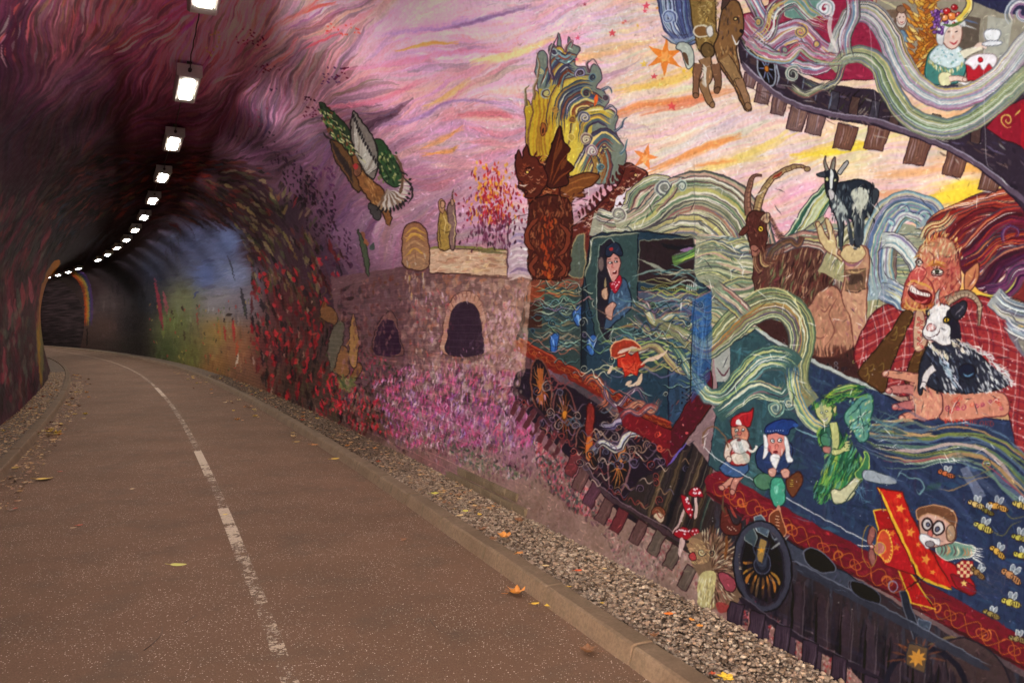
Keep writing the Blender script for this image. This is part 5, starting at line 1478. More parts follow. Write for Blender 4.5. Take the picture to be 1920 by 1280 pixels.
shape([(1716,492),(1724,486),(1730,494),(1722,500)], (230,220,200), (60,24,26), 1.5); ell(1722, 493, 2.4, 2.4, (40,30,26))
st([(1738,500),(1752,490),(1772,496)], 5, (206,150,60), .95); st([(1712,486),(1722,480),(1732,484)], 3.4, (196,140,70), .95)
MO = [(1704,548),(1710,536),(1724,544),(1740,548),(1746,556),(1742,568),(1732,572),(1716,564),(1706,556)]
shape(MO, (110,24,30), (60,14,20), 1.8); shape([(1706,540),(1712,536),(1728,548),(1742,552),(1740,558),(1722,554),(1708,548)], (236,226,214), (90,40,40), 1.2)
for k in range(7): st([(1709 + k * 5, 539 + k * 2), (1710 + k * 5, 548 + k * 2)], 1.1, (120,70,66), .9)
st([(1716,564),(1728,568),(1738,562)], 4, (200,90,84)); st([(1700,536),(1714,528),(1740,538),(1756,548)], 5, (206,150,70), .9)
for k in range(90):
    x = pr.uniform(1692, 1760); y = pr.uniform(566, 590) ; st([(x, y), (x + pr.uniform(-4, 4), y + 7)], 2.4, pr.choice([(190,120,50),(150,60,34),(226,180,100),(120,44,30)]), .8)
# shirt
SH = [(1690,584),(1720,590),(1760,590),(1800,560),(1840,556),(1880,580),(1900,620),(1916,660),(1960,720),(1960,860),(1910,850),(1880,760),(1780,740),(1690,742),(1640,716),(1606,680),(1606,650),(1630,600),(1660,572)]
shape(SH, (150,48,48), (80,24,30), 3)
clip(sm(SH, True))
for k in range(500):
    x, y = pr.uniform(1600, 1960), pr.uniform(560, 860); st([(x, y), (x + pr.uniform(4, 14), y + pr.uniform(4, 14))], pr.uniform(3, 8), pr.choice([(170,56,54),(130,38,42),(190,76,66),(150,40,48),(110,30,40)]), .5)
for k in range(15):
    a = k * 26
    st([(1600 + a, 560), (1620 + a, 640 + k), (1600 + a * 1.05, 760), (1610 + a, 860)], 2.0, (226,190,180), .6, .02)
    st([(1608 + a, 560), (1628 + a, 640 + k), (1608 + a * 1.05, 760), (1618 + a, 860)], 3.4, (96,30,44), .5, .02)
for k in range(13):
    y = 560 + k * 23
    st([(1600, y + 30), (1700, y - 10), (1820, y), (1960, y + 40)], 2.0, (230,196,186), .55, .02)
    st([(1600, y + 37), (1700, y - 3), (1820, y + 7), (1960, y + 47)], 3.4, (100,30,44), .5, .02)
for k in range(170):
    ell(pr.uniform(1610, 1950), pr.uniform(565, 850), 1.3, 1.3, pr.choice([(240,220,210),(40,16,24)]))
clip(None)
VEST = [[(1694,584),(1712,590),(1700,620),(1670,690),(1660,735),(1630,720),(1610,700),(1640,660),(1670,620)],[(1700,700),(1712,664),(1730,640),(1760,660),(1766,700),(1740,730),(1700,720)]]
for V_ in VEST:
    shape(V_, (84,54,32), (44,28,20), 2.4)
    clip(sm(V_, True))
    for k in range(24):
        x, y = pr.uniform(1612, 1766), pr.uniform(590, 730)
        st([(x, y), (x + 9, y - 5), (x + 7, y + 8), (x - 2, y + 10)], 1.6, (150,120,56), .7)
    clip(None)
shape([(1716,588),(1730,586),(1738,640),(1724,660),(1712,650)], (190,150,120), (110,60,56), 1.8)
for k in range(10): spiral(1722 + (k % 2) * 6, 598 + k * 6, 4, [(170,50,50)], 1.2, 1.8, k, 1)
# hand with long fingers reaching over the rim, tattooed arm
ARM = [(1760,742),(1800,730),(1850,732),(1884,740),(1890,776),(1850,782),(1790,790),(1762,784)]
shape(ARM, (200,130,104), (110,50,50), 2.4)
for k in range(16): spiral(pr.uniform(1774, 1880), pr.uniform(744, 772), pr.uniform(4, 7), [pr.choice([(180,50,50),(206,90,70),(160,60,84)])], 1.3, 2, pr.uniform(0, 6), 1)
PALM = [(1726,700),(1750,716),(1766,744),(1764,776),(1740,788),(1716,784),(1708,762),(1706,736),(1708,712)]
FING = [[(1726,712),(1700,706),(1680,702),(1660,700)],[(1722,734),(1700,730),(1680,730),(1668,733)],[(1722,756),(1706,760),(1690,762),(1680,764)],[(1736,780),(1716,778),(1702,782),(1692,785)]]
def limb(P, w, col, ol=(90,40,44)):
    Q = sm(P, n=8); fill(ribbon(Q, np.array(w) + 3.2), ol); fill(ribbon(Q, w), col)
    ell(Q[-1][0], Q[-1][1], w[-1] / 2 + 1.4, w[-1] / 2 + 1.4, ol); ell(Q[-1][0], Q[-1][1], w[-1] / 2, w[-1] / 2, col)
shape(PALM, (202,134,108), (90,40,44), 2.4)
for P, c in zip(FING, [(206,140,110),(190,116,106),(180,104,100),(200,130,104)]): limb(P, [18, 15, 14, 11], c)
shape([(1722,702),(1748,712),(1762,744),(1758,776),(1736,782),(1720,776),(1714,740)], (204,138,110), None)
for P in ([(1708,702),(1700,702)],[(1704,728),(1696,730)],[(1722,716),(1740,730),(1750,752)]): st(P, 2, (140,60,60), .8)
for P in ([(1664,696),(1656,700)],[(1670,730),(1664,734)],[(1682,760),(1676,764)],[(1694,782),(1688,786)]): st(P, 4, (224,180,160), .9)
for k in range(90):
    x, y = pr.uniform(1712, 1762), pr.uniform(710, 780); st([(x, y), (x + pr.uniform(-4, 4), y + 6)], 3, pr.choice([(220,160,124),(180,104,90),(206,120,110),(226,180,140)]), .5)
# small red signature under the arm
GL = {'R': [[(0,10),(0,0),(5,1),(6,4),(1,5.5),(6,10)]], 'U': [[(0,0),(0,8),(3,10),(6,8),(6,0)]], 'T': [[(0,0),(7,0)],[(3.5,0),(3.5,10)]], 'E': [[(6,0),(0,0),(0,10),(6,10)],[(0,5),(5,5)]], 'F': [[(6,0),(0,0),(0,10)],[(0,5),(5,5)]], 'O': [[(3,0),(0,3),(0,7),(3,10),(6,7),(6,3),(3,0)]], 'D': [[(0,0),(0,10),(4,9),(6,5),(4,1),(0,0)]]}
for i, ch in enumerate('RUTTERFORD'):
    for P in GL[ch]:
        Q = np.array(P, float) * .95 + (1773 + i * 9.2, 786 + i * .4)
        fill(ribbon(Q, 2.0, 0), (176,50,40), .95 if i < 6 else .5)

# --- horned goat in front of the man
shape([(1726,680),(1740,650),(1760,640),(1790,640),(1830,660),(1860,690),(1890,716),(1870,730),(1830,736),(1780,736),(1750,730),(1736,720),(1728,740),(1722,728)], (44,44,54), (20,20,26), 2.4)
clip(sm([(1726,670),(1740,640),(1770,630),(1830,650),(1870,690),(1898,720),(1870,735),(1780,740),(1744,736),(1720,744)], True))
for k in range(300):
    x, y = pr.uniform(1730, 1896), pr.uniform(632, 740)
    w_ = (x > 1830) or (y < 664 and x > 1776) or (1762 < x < 1790 and y > 676)
    c = pr.choice([(226,222,214),(190,190,190),(240,238,230),(120,120,130)]) if w_ else pr.choice([(24,24,32),(50,54,66),(80,90,110),(34,32,40)])
    st([(x, y), (x + pr.uniform(2, 9), y + pr.uniform(6, 14))], pr.uniform(2, 4), c, .85, .4)
clip(None)
hair([(1800,640),(1840,660),(1870,690),(1890,716)], 3, [(236,232,224),(200,196,190),(180,176,170)], 60, 2.6, (14, 8)); hair([(1760,660),(1770,690),(1790,720)], 5, [(230,230,230),(150,170,180)], 40, 2.4, (10, 12))
ell(1812, 696, 16, 14, (30,34,48), (20,20,26), 1.6, .4); st([(1806,700),(1814,706),(1824,700)], 3, (110,150,180), .9)
limb([(1752,690),(1738,700),(1732,720)], [12, 11, 9], (226,214,206), (60,50,54)); st([(1726,728),(1730,722),(1738,730)], 4, (230,216,206))
GH = [(1738,592),(1744,578),(1756,570),(1772,570),(1784,580),(1792,600),(1796,620),(1790,640),(1776,648),(1762,646),(1750,640),(1736,636),(1730,622),(1736,606)]
shape(GH, (228,220,212), (70,56,60), 2.4)
shape([(1776,582),(1790,590),(1800,612),(1800,636),(1788,650),(1780,640),(1782,616),(1774,604)], (36,32,40), None)
ell(1775, 600, 5.5, 5, (222,176,50), (24,18,20), 3); ell(1775, 600, 1.6, 2.6, (16,10,12)); shape([(1734,584),(1738,576),(1742,586),(1740,596)], (30,26,34)); ell(1741,588,2.6,4,(216,180,80),(24,18,20),1.4)
shape([(1738,612),(1746,606),(1754,612),(1750,620),(1740,620)], (206,150,140), (90,50,54), 1.5); st([(1734,630),(1744,634),(1758,626),(1762,616)], 2, (60,30,34))
for k in range(60):
    x, y = pr.uniform(1740, 1772), pr.uniform(574, 640); st([(x, y), (x + pr.uniform(-2, 3), y + 8)], 2.2, pr.choice([(244,240,234),(190,184,184),(206,190,180)]), .7)
hair([(1740,640),(1756,654),(1776,664)], 3, [(240,236,228),(206,190,160),(226,210,180)], 34, 2.4, (5, 12)); hair([(1786,640),(1800,650)], 6, [(30,28,36),(226,206,170),(240,238,230)], 40, 2.4, (8, 9))
shape([(1780,584),(1790,572),(1806,564),(1812,572),(1806,590),(1792,600)], (44,40,48), (24,20,26), 2); st([(1790,592),(1800,580),(1806,572)], 2.4, (130,120,126), .9)
horn([(1756,572),(1756,556),(1763,542)], 12, (170,160,150), False); horn([(1776,566),(1800,552),(1824,556),(1836,580),(1834,612)], 17, (150,128,104))
for q in range(3): st([(1762 + q * 4, 560 - q), (1770 + q * 4, 556 - q)], 1.4, (90,60,56), .8)

# --- streams right of the hair and across the wagon
band([(1860,556),(1890,580),(1930,592),(1970,596)], 40, [(170,170,160),(220,216,206),(110,120,140),(90,90,100),(200,190,140)], 13, 2.2, (150,150,146))
shape([(1888,622),(1900,604),(1912,616),(1924,606),(1940,620),(1960,700),(1930,680),(1910,660)], (110,116,124), None, al=.8); band([(1884,600),(1910,620),(1960,632)], 26, [(220,216,206),(110,120,130),(170,176,176)], 7, 2.2)
for P, w, n in [([(1608,812),(1660,828),(1730,836),(1800,826),(1860,838),(1920,884),(1960,920)], 60, 12), ([(1640,850),(1720,862),(1790,850),(1850,862),(1900,910),(1960,960)], 40, 8), ([(1600,790),(1680,806),(1760,812)], 36, 7)]:
    band(P, w, [(90,120,100),(120,130,70),(150,80,90),(80,100,120),(176,140,90),(70,90,90),(190,160,150)], n, 1.8, None, None, .85, 1)
spiral(1852, 869, 12, [(176,110,80),(120,130,70)], 1.5, 2.6, 1.0, 1); st([(1760,918),(1790,918),(1830,900),(1870,890)], 2.4, (150,120,80), .8)
# big bright stream that leaps over the wagon
ST = [(196,190,120),(150,150,96),(110,130,96),(230,224,180),(90,70,96),(170,120,70),(200,200,150),(84,100,90)]
BS = [(1230,596),(1280,622),(1320,650),(1350,630),(1390,590),(1430,568),(1466,566),(1494,590),(1504,630),(1494,680),(1500,720),(1524,750)]
band([(x + 2, y + 6) for x, y in BS], (14,34,52,56,52,44,30), ST, 22, 2.6, (120,120,86), edge=(60,70,60), wob=.7)
st([(x, y - 24) for x, y in BS[3:10]], 3, (214,206,140), .8)
band([(1340,540),(1380,570),(1400,590)], 30, CREAM, 8, 2.4, (130,134,110))
G2 = [(130,160,110),(90,130,120),(190,196,120),(70,100,100),(206,206,170),(150,110,110),(110,150,150)]
band([(1262,640),(1300,700),(1330,742),(1366,740),(1398,706),(1430,676),(1470,672),(1494,690)], (14,26,40,46,42), G2, 16, 2.3, (64,90,84), edge=(60,76,76), wob=.7)
band([(1346,780),(1380,756),(1420,730),(1450,736),(1470,740),(1482,724)], 30, G2, 11, 2.3, (60,86,82), edge=None, wob=.8)
spiral(1456, 766, 18, [(130,160,140),(70,100,100),(190,190,150),(90,110,110)], 1.7, 3.4, -1.2, 1); spiral(1482, 756, 15, [(120,150,140),(60,90,96),(190,186,150)], 1.5, 3.4, 2.6, -1); st([(1420,748),(1446,748),(1470,762)], 3, (150,160,120))
band([(1488,690),(1494,740),(1520,790),(1560,810)], 22, G2 + [(210,190,120)], 8, 2.2, (60,84,96), edge=None); st([(1490,800),(1520,816),(1550,822)], 3, (130,170,170), .8)
for k in range(18): st([(pr.uniform(1600, 1640), pr.uniform(760, 830)), (pr.uniform(1660, 1720), pr.uniform(770, 850))], 1.6, pr.choice([(90,140,140),(60,90,110),(120,150,130)]), .5)

# --- red sole bar with interlaced bands, under-frame, big wheel
RB2 = [(1326,896),(1400,942),(1480,986),(1560,1028),(1640,1068),(1720,1112),(1800,1156),(1880,1200),(1980,1258)]
UF = [(1340,930),(1460,1000),(1600,1080),(1700,1140),(1800,1200),(1980,1300),(1980,1420),(1760,1420),(1600,1256),(1500,1200),(1440,1170),(1380,1130),(1360,1060),(1340,1000)]
shape(UF, (54,42,44), None, n=1)
clip(UF)
for k in range(900):
    x, y = pr.uniform(1340, 1980), pr.uniform(930, 1420); t = min(1, max(0, (y - 1000 - (x - 1400) * .5) / 160))
    b = np.array((56, 56, 66)) * (1 - t) + np.array((60, 42, 44)) * t
    st([(x, y), (x + pr.uniform(-2, 3), y + pr.uniform(16, 60))], pr.uniform(3, 12), b * pr.choice([.6, .75, .9, 1.1, 1.25]), pr.uniform(.2, .6))
for k in range(9):
    x = 1500 + k * 44; y = 1090 + k * 24
    st([(x, y), (x - 6, y + 80), (x - 8, y + 150)], 20, (70,50,54), .55, .05); st([(x + 12, y), (x + 6, y + 80), (x + 4, y + 150)], 2, (110,90,90), .5, .05); st([(x - 12, y), (x - 18, y + 150)], 4, (24,20,24), .7, .05)
clip(None)
st(RB2, 54, (106,26,36), 1, .01); st([(x - 2, y + 26) for x, y in RB2], 6, (60,20,28), .9, .01)
clip(ribbon(sm(RB2), 54, .01))
for k in range(260):
    t = pr.random(); x = 1330 + t * 620; y = 900 + t * 345 + pr.uniform(-26, 26); st([(x, y), (x + 14, y + 7)], pr.uniform(3, 7), pr.choice([(130,34,42),(84,20,30),(120,30,36),(146,44,44)]), .45)
clip(None)
knots([(1340,908),(1400,944),(1480,990),(1560,1034),(1640,1076),(1720,1118),(1800,1162),(1880,1206),(1980,1262)], 54, (176,84,44), 34, 15)
for k in range(7):
    x = 1392 + k * 92; y = 940 + k * 50.5; spiral(x, y, 12, [(186,96,44)], 1.0, 3.4, k, 1)
# frame plates
shape([(1440,1000),(1470,1010),(1560,1060),(1600,1080),(1612,1100),(1560,1096),(1520,1080),(1496,1056),(1480,1050),(1466,1064),(1444,1044)], (62,64,76), (28,28,36), 2)
shape([(1510,1036),(1530,1030),(1560,1052),(1566,1070),(1540,1072),(1514,1056)], (34,26,30), (90,90,100), 2.2); shape([(1596,1088),(1640,1106),(1644,1130),(1600,1110)], (34,24,28), (80,80,90), 2)
st([(1480,1052),(1500,1056),(1540,1082),(1580,1102),(1620,1112)], 3, (110,110,124), .8)
wheel(1431, 1062, 48, 78, -.1, (58,54,64), (150,110,50), 1, 12)
ell(1431, 1062, 40, 68, (30,22,26), (40,38,46), 2, -.1)
for a in (2.9, 2.6, 3.3, 2.2, 1.9, 1.55, 1.2, .9, .6):
    x1, y1 = 1431 + 38 * math.cos(a), 1062 + 62 * math.sin(a); st([(1431 + 18 * math.cos(a), 1058 + 24 * math.sin(a)), ((x1 + 1431) / 2 + 14 * math.cos(a), (y1 + 1062) / 2 + 8 * math.sin(a)), (x1, y1)], 5, pr.choice([(176,124,50),(150,110,66),(190,120,50)]), .9, .15)
ell(1431, 1056, 15, 20, (36,34,44), (80,80,96), 2); ell(1431, 1056, 9, 14, (50,50,62), (30,30,36), 1.5)
shape([(1414,970),(1428,966),(1446,990),(1440,1006),(1420,996)], (76,88,100), (150,156,150), 2, n=1); shape([(1396,990),(1412,980),(1420,1010),(1416,1024),(1398,1012)], (60,72,76), (130,136,130), 2, n=1)
st([(1446,1030),(1464,1018),(1482,1004)], 4, (150,150,146), .9); st([(1448,1000),(1456,1012),(1482,1002)], 3, (110,116,120), .9)
shape([(1426,1008),(1440,1014),(1432,1056),(1417,1048)], (150,118,66), (50,50,60), 2.4, n=1); star(1428, 1031, 8, 5, (220,150,50)); st([(1412,1010),(1420,1050),(1434,1060),(1444,1020)], 4, (60,64,78), .9)
# second axle, lower right
shape([(1690,1110),(1704,1108),(1730,1190),(1716,1200)], (40,40,48), (90,90,100), 2, n=1); shape([(1726,1160),(1750,1166),(1744,1196),(1722,1186)], (64,70,82), (110,116,130), 2, n=1)
shape([(1712,1204),(1744,1212),(1738,1262),(1704,1244)], (110,80,50), (50,50,56), 2.4, n=1); star(1724, 1232, 20, 8, (206,136,50), .2, .5); ell(1724, 1232, 5, 5, (240,190,80))
st([(1744,1210),(1780,1196),(1800,1194)], 5, (120,96,60), .8); shape([(1776,1220),(1800,1196),(1840,1206),(1880,1240),(1900,1290),(1860,1330),(1800,1310)], (70,52,50), (36,30,36), 3, al=.85)
st([(1672,1242),(1690,1238),(1706,1242)], 5, (140,70,40), .8); st([(1680,1206),(1694,1210),(1708,1216)], 4, (150,80,44), .8)
# sleepers in front of the wheel, stones between them
for (x, y, h) in [(1392,1148,50),(1434,1170,58),(1484,1196,66),(1532,1230,66),(1640,1290,70)]:
    shape([(x - 16, y - h * .6), (x + 14, y - h * .45), (x + 8, y + h * .5), (x - 22, y + h * .3)], (74,56,66), (44,32,40), 2, n=1)
    for k in range(12): st([(x + pr.uniform(-16, 8), y - h * .4), (x + pr.uniform(-18, 6), y + h * .3)], 3, pr.choice([(90,66,78),(56,42,50),(84,60,60)]), .5)
for (x0, y0) in [(1412,1150),(1456,1180),(1508,1216),(1560,1240),(1590,1262)]:
    dabs([(x0 - 12, y0 - 28), (x0 + 12, y0 - 18), (x0 + 8, y0 + 32), (x0 - 16, y0 + 20)], [(190,150,140),(176,60,60),(206,170,160),(150,110,100),(170,40,50)], 60, (4, 10), (3, 6), 1.4, .5, (.4, .8))
st([(1400,1112),(1480,1160),(1560,1200),(1640,1240),(1760,1300)], 7, (60,50,60), .9, .02); st([(1484,1168),(1520,1184),(1560,1204)], 3, (130,110,110), .8)

# --- red-capped toadstools and a hedgehog
def toad(x, y, cx, cy, w, h, rot, stem=6):
    st([(x, y), ((x + cx) / 2 + 2, (y + cy) / 2), (cx, cy)], stem, (206,170,160), 1, .1)
    Pq = []
    for a in np.linspace(math.pi, 2 * math.pi, 9): Pq.append((w * math.cos(a), h * math.sin(a)))
    Pq.append((w * .4, h * .25)); Pq.append((-w * .4, h * .25))
    c, s = math.cos(rot), math.sin(rot)
    shape([(cx + a * c - b * s, cy + a * s + b * c) for a, b in Pq], (160,26,38), (70,20,26), 1.8)
    for k in range(9):
        a, b = pr.uniform(-.75, .75) * w, -pr.uniform(.1, .8) * h; ell(cx + a * c - b * s, cy + a * s + b * c, 1.8, 1.8, (240,225,225))
toad(1304, 974, 1306, 928, 14, 14, .15); toad(1262, 1000, 1286, 950, 24, 12, 1.15, 4); toad(1274, 1040, 1282, 1006, 18, 18, .2); ell(1303, 998, 9, 9, (160,26,38), (70,20,26)); [ell(1303 + a, 998 + b, 1.6, 1.6, (240,225,225)) for a, b in ((-4,-3),(3,-4),(0,3),(5,2))]
st([(1274,1044),(1276,1024),(1280,1008)], 6, (206,170,160), 1, .1)
shape([(1222,962),(1226,952),(1236,948),(1246,956),(1248,966),(1240,970),(1230,968)], (110,60,40), (50,30,26), 1.6); shape([(1226,966),(1236,962),(1246,968),(1240,980),(1230,974)], (206,180,150), (90,60,50), 1.4)
HG = [(1290,1014),(1300,1004),(1320,996),(1345,1004),(1366,1026),(1382,1060),(1390,1100),(1386,1126),(1366,1142),(1340,1142),(1320,1150),(1306,1140),(1312,1110),(1310,1080),(1296,1060),(1300,1040),(1288,1024)]
shape(HG, (120,92,70), None)
for k in range(430):
    t = pr.random(); r = pr.random() ** .6
    a = -2.0 + t * 3.4; cx, cy = 1335, 1066
    x, y = cx + 44 * r * math.cos(a), cy + 66 * r * math.sin(a)
    if x < 1316 and y > 1030: continue
    dx, dy = math.cos(a * .9), math.sin(a * .9)
    st([(x, y), (x + dx * 7, y + dy * 9), (x + dx * 13, y + dy * 16)], 2.2, pr.choice([(170,140,110),(70,44,36),(206,190,160),(110,76,56),(50,32,30),(150,100,84)]), .9, .4)
shape([(1286,1018),(1296,1008),(1314,1012),(1326,1030),(1330,1050),(1316,1058),(1302,1054),(1296,1040)], (150,116,84), None)
for k in range(70): x, y = pr.uniform(1292, 1328), pr.uniform(1012, 1056); st([(x, y), (x + 5, y + 4)], 2, pr.choice([(180,146,100),(110,80,60),(200,170,120)]), .8)
spiral(1316, 1036, 8, [(30,24,26),(206,196,150)], 1.2, 2, 0, 1); spiral(1334, 1036, 9, [(200,190,150),(40,30,30)], 1.2, 2, 2, -1); ell(1288, 1016, 4, 3, (40,26,26)); shape([(1292,1042),(1302,1036),(1306,1048),(1296,1052)], (170,60,60), (60,24,26), 1.4)
shape([(1312,1080),(1330,1070),(1342,1074),(1340,1100),(1330,1136),(1316,1144),(1306,1130)], (190,176,120), None); 
for k in range(70): x, y = pr.uniform(1308, 1340), pr.uniform(1078, 1136); st([(x, y), (x - 2, y + 11)], 2.4, pr.choice([(206,190,130),(150,130,90),(226,216,176)]), .8)
shape([(1346,1074),(1366,1076),(1382,1094),(1376,1108),(1358,1104)], (150,66,76), (60,30,34), 2); shape([(1342,1130),(1360,1130),(1370,1144),(1350,1150)], (150,60,56), None)
# imp below the sole bar
shape([(1354,960),(1362,948),(1370,970),(1380,984),(1392,980),(1388,1000),(1372,1004),(1360,1000),(1352,984)], (90,40,34), (40,20,22), 2); st([(1358,930),(1356,950),(1362,962)], 4, (90,70,50)); st([(1370,948),(1376,960),(1384,972)], 5, (150,60,50)); st([(1392,976),(1404,966),(1400,990)], 5, (120,40,44))
for k in range(6): ell(1366 + k * 3, 988 + (k % 3) * 3, 1.4, 1.4, (200,170,150))
st([(1364,1004),(1362,1030),(1360,1050)], 7, (120,70,36), .9)

# --- two gnomes sitting on the sole bar
limb([(1386,890),(1370,904),(1354,914)], [13, 11, 9], (190,130,110), (80,40,40)); limb([(1392,890),(1380,905),(1374,922)], [12, 10, 9], (180,120,104), (80,40,40))
shape([(1352,874),(1370,862),(1400,864),(1404,884),(1384,896),(1356,886)], (60,84,120), (26,34,50), 2)
shape([(1364,830),(1376,822),(1404,826),(1410,850),(1400,872),(1376,872),(1366,856)], (150,44,44), (70,24,28), 2); shape([(1376,852),(1404,850),(1406,868),(1382,870)], (214,196,176), None)
limb([(1372,832),(1366,850),(1370,862)], [13, 11, 10], (214,190,170), (90,60,56))
shape([(1374,800),(1388,794),(1402,800),(1406,820),(1398,834),(1386,832),(1376,820)], (200,130,104), (80,40,36), 1.8); ell(1384, 806, 3.2, 3.4, (244,240,230), (40,24,24), 1.2); ell(1396, 806, 3.2, 3.4, (244,240,230), (40,24,24), 1.2); ell(1384, 807, 1.2, 1.2, (20,16,16)); ell(1396, 807, 1.2, 1.2, (20,16,16)); ell(1390, 813, 3.4, 4, (206,110,96), (120,56,50), 1)
shape([(1372,828),(1384,822),(1390,824),(1402,826),(1408,838),(1396,850),(1384,850),(1374,838)], (226,214,200), (120,100,96), 1.4); st([(1398,836),(1412,846),(1420,838),(1418,834)], 5, (230,220,206)); ell(1388, 826, 4, 2.6, (120,30,34))
for k in range(20): st([(pr.uniform(1376, 1402), 830), (pr.uniform(1376, 1402), 848)], 1.5, pr.choice([(244,238,230),(190,180,170)]), .8)
shape([(1374,800),(1376,784),(1390,776),(1408,772),(1416,766),(1412,786),(1406,800),(1392,796)], (170,34,40), (80,16,24), 2); shape([(1382,794),(1388,786),(1392,796)], (240,226,220)); st([(1380,788),(1392,780),(1410,774)], 2, (214,80,76), .8)
st([(1370,842),(1356,810),(1340,800),(1322,812),(1320,836)], 2.6, (120,84,60), .95, .05); st([(1320,836),(1350,862),(1400,892),(1480,936),(1560,980),(1650,1024)], 1.8, (220,216,210), .85, .02)
shape([(1420,860),(1424,840),(1440,828),(1460,826),(1482,830),(1488,850),(1480,876),(1450,890),(1424,880)], (44,56,90), (18,24,40), 2)
shape([(1416,896),(1430,888),(1452,892),(1456,912),(1436,918),(1418,910)], (80,120,90), (30,50,40), 2); shape([(1446,910),(1452,896),(1468,896),(1474,920),(1470,946),(1454,950),(1446,930)], (70,150,120), (26,56,50), 2); ell(1458, 918, 4, 9, (150,210,180), al=.6)
st([(1462,948),(1460,966)], 9, (190,130,110), 1, .05); shape([(1446,962),(1462,956),(1470,976),(1476,998),(1466,1008),(1450,996),(1444,978)], (110,56,36), (196,130,90), 2.2); [st([(1454, 966 + k * 6), (1464, 968 + k * 6)], 1.4, (226,190,150)) for k in range(5)]
shape([(1476,900),(1490,888),(1500,884),(1506,900),(1498,920),(1488,932),(1478,920)], (100,56,36), (60,30,24), 2); [st([(1482, 898 + k * 4), (1490, 900 + k * 4)], 1.2, (206,190,80)) for k in range(4)]
for (x, y) in ((1450,884),(1474,886)): shape([(x - 8, y - 4), (x, y - 8), (x + 8, y - 2), (x + 6, y + 8), (x - 4, y + 8)], (206,150,130), (90,50,50), 1.5)
shape([(1440,820),(1446,812),(1472,812),(1476,830),(1470,850),(1458,858),(1446,848),(1440,834)], (210,130,116), (80,40,40), 1.8); shape([(1434,816),(1440,822),(1442,850),(1432,862),(1434,840)], (230,228,224), (150,140,140), 1.2); shape([(1474,818),(1480,828),(1482,850),(1490,862),(1480,866),(1474,846)], (230,228,224), (150,140,140), 1.2)
ell(1451, 826, 4, 4, (244,240,232), (40,24,26), 1.2); ell(1465, 826, 4, 4, (244,240,232), (40,24,26), 1.2); ell(1452, 826, 1.6, 1.6, (30,40,60)); ell(1466, 826, 1.6, 1.6, (30,40,60)); ell(1458, 838, 3.4, 5, (216,120,106), (130,60,56), 1); ell(1456, 848, 4, 3, (110,30,36)); shape([(1448,856),(1456,852),(1464,856),(1460,872),(1456,880),(1450,868)], (236,232,226), (150,140,140), 1.2); ell(1444,842,3.4,7,(190,60,60),al=.5)
shape([(1438,812),(1440,800),(1452,790),(1472,786),(1490,788),(1498,798),(1484,804),(1478,816),(1456,812)], (36,56,110), (16,24,50), 2); [ell(1443 + k * 4.6, 808, 1, 1, (200,206,220)) for k in range(7)]; ell(1494, 797, 5, 4, (50,80,140))

# --- green winged fairy
shape([(1584,782),(1600,758),(1622,740),(1636,742),(1636,776),(1630,800),(1628,822),(1614,830),(1600,810)], (92,140,120), (30,70,60), 2.2)
for k in range(60): x, y = pr.uniform(1592, 1634), pr.uniform(748, 822); st([(x, y), (x + 4, y - 6)], 3, pr.choice([(150,190,160),(110,160,90),(70,130,150),(200,190,140)]), .8)
for P in ([(1590,784),(1612,760),(1632,746)],[(1594,796),(1616,780),(1634,768)],[(1600,808),(1620,800),(1630,796)],[(1610,756),(1618,790),(1622,822)]): st(P, 1.8, (26,60,60), .9)
hair([(1536,760),(1560,740),(1590,736)], 8, [(60,120,60),(110,150,60),(40,80,50),(176,180,70),(30,70,60)], 130, 3, (30, -6)); band([(1560,736),(1590,726),(1606,724)], 12, [(90,150,80),(190,200,110),(50,100,70)], 5, 2)
shape([(1528,766),(1534,756),(1550,752),(1560,762),(1562,780),(1554,796),(1544,794),(1534,782)], (190,186,120), (60,80,44), 1.8); ell(1543, 774, 2.6, 2, (244,240,220), (30,40,24), 1); ell(1553, 771, 2, 1.8, (244,240,220), (30,40,24), 1); st([(1541,784),(1548,789),(1555,783)], 3, (240,236,226)); st([(1541,783),(1548,788),(1556,781)], 1, (90,50,40)); ell(1548,779,1.6,3,(170,150,90))
hair([(1528,760),(1544,750),(1562,756),(1570,776)], 4, [(60,120,60),(110,150,60),(40,80,50),(30,60,44)], 60, 2.6, (-3, 8)); shape([(1562,768),(1570,760),(1568,776)], (196,180,120), (60,80,44), 1.4)
shape([(1540,810),(1556,800),(1574,806),(1584,830),(1600,850),(1616,880),(1610,900),(1590,916),(1560,924),(1540,932),(1534,916),(1548,880),(1556,850),(1542,840)], (44,90,60), (20,44,34), 2)
clip(sm([(1536,804),(1574,800),(1600,830),(1626,880),(1614,908),(1580,920),(1536,946),(1528,916),(1548,870),(1540,840)], True))
for k in range(330):
    x, y = pr.uniform(1530, 1624), pr.uniform(800, 945); st([(x, y), (x - 3, y + 10), (x - pr.uniform(4, 12), y + pr.uniform(16, 26))], pr.uniform(2, 4), pr.choice([(60,130,70),(34,70,50),(110,160,70),(24,50,40),(90,150,120),(150,170,70)]), .85, .4)
clip(None)
hair([(1536,926),(1560,926),(1590,914),(1612,898)], 3, [(60,130,70),(34,70,50),(110,150,80)], 60, 2.6, (-4, 14))
limb([(1564,792),(1568,815),(1566,848)], [13, 12, 11], (180,180,116), (50,74,44)); limb([(1566,850),(1580,846),(1588,836)], [10, 8, 7], (186,184,120), (50,74,44)); [st([(1584, 832 + k * 5), (1594, 828 + k * 5)], 3, (190,186,124)) for k in range(4)]
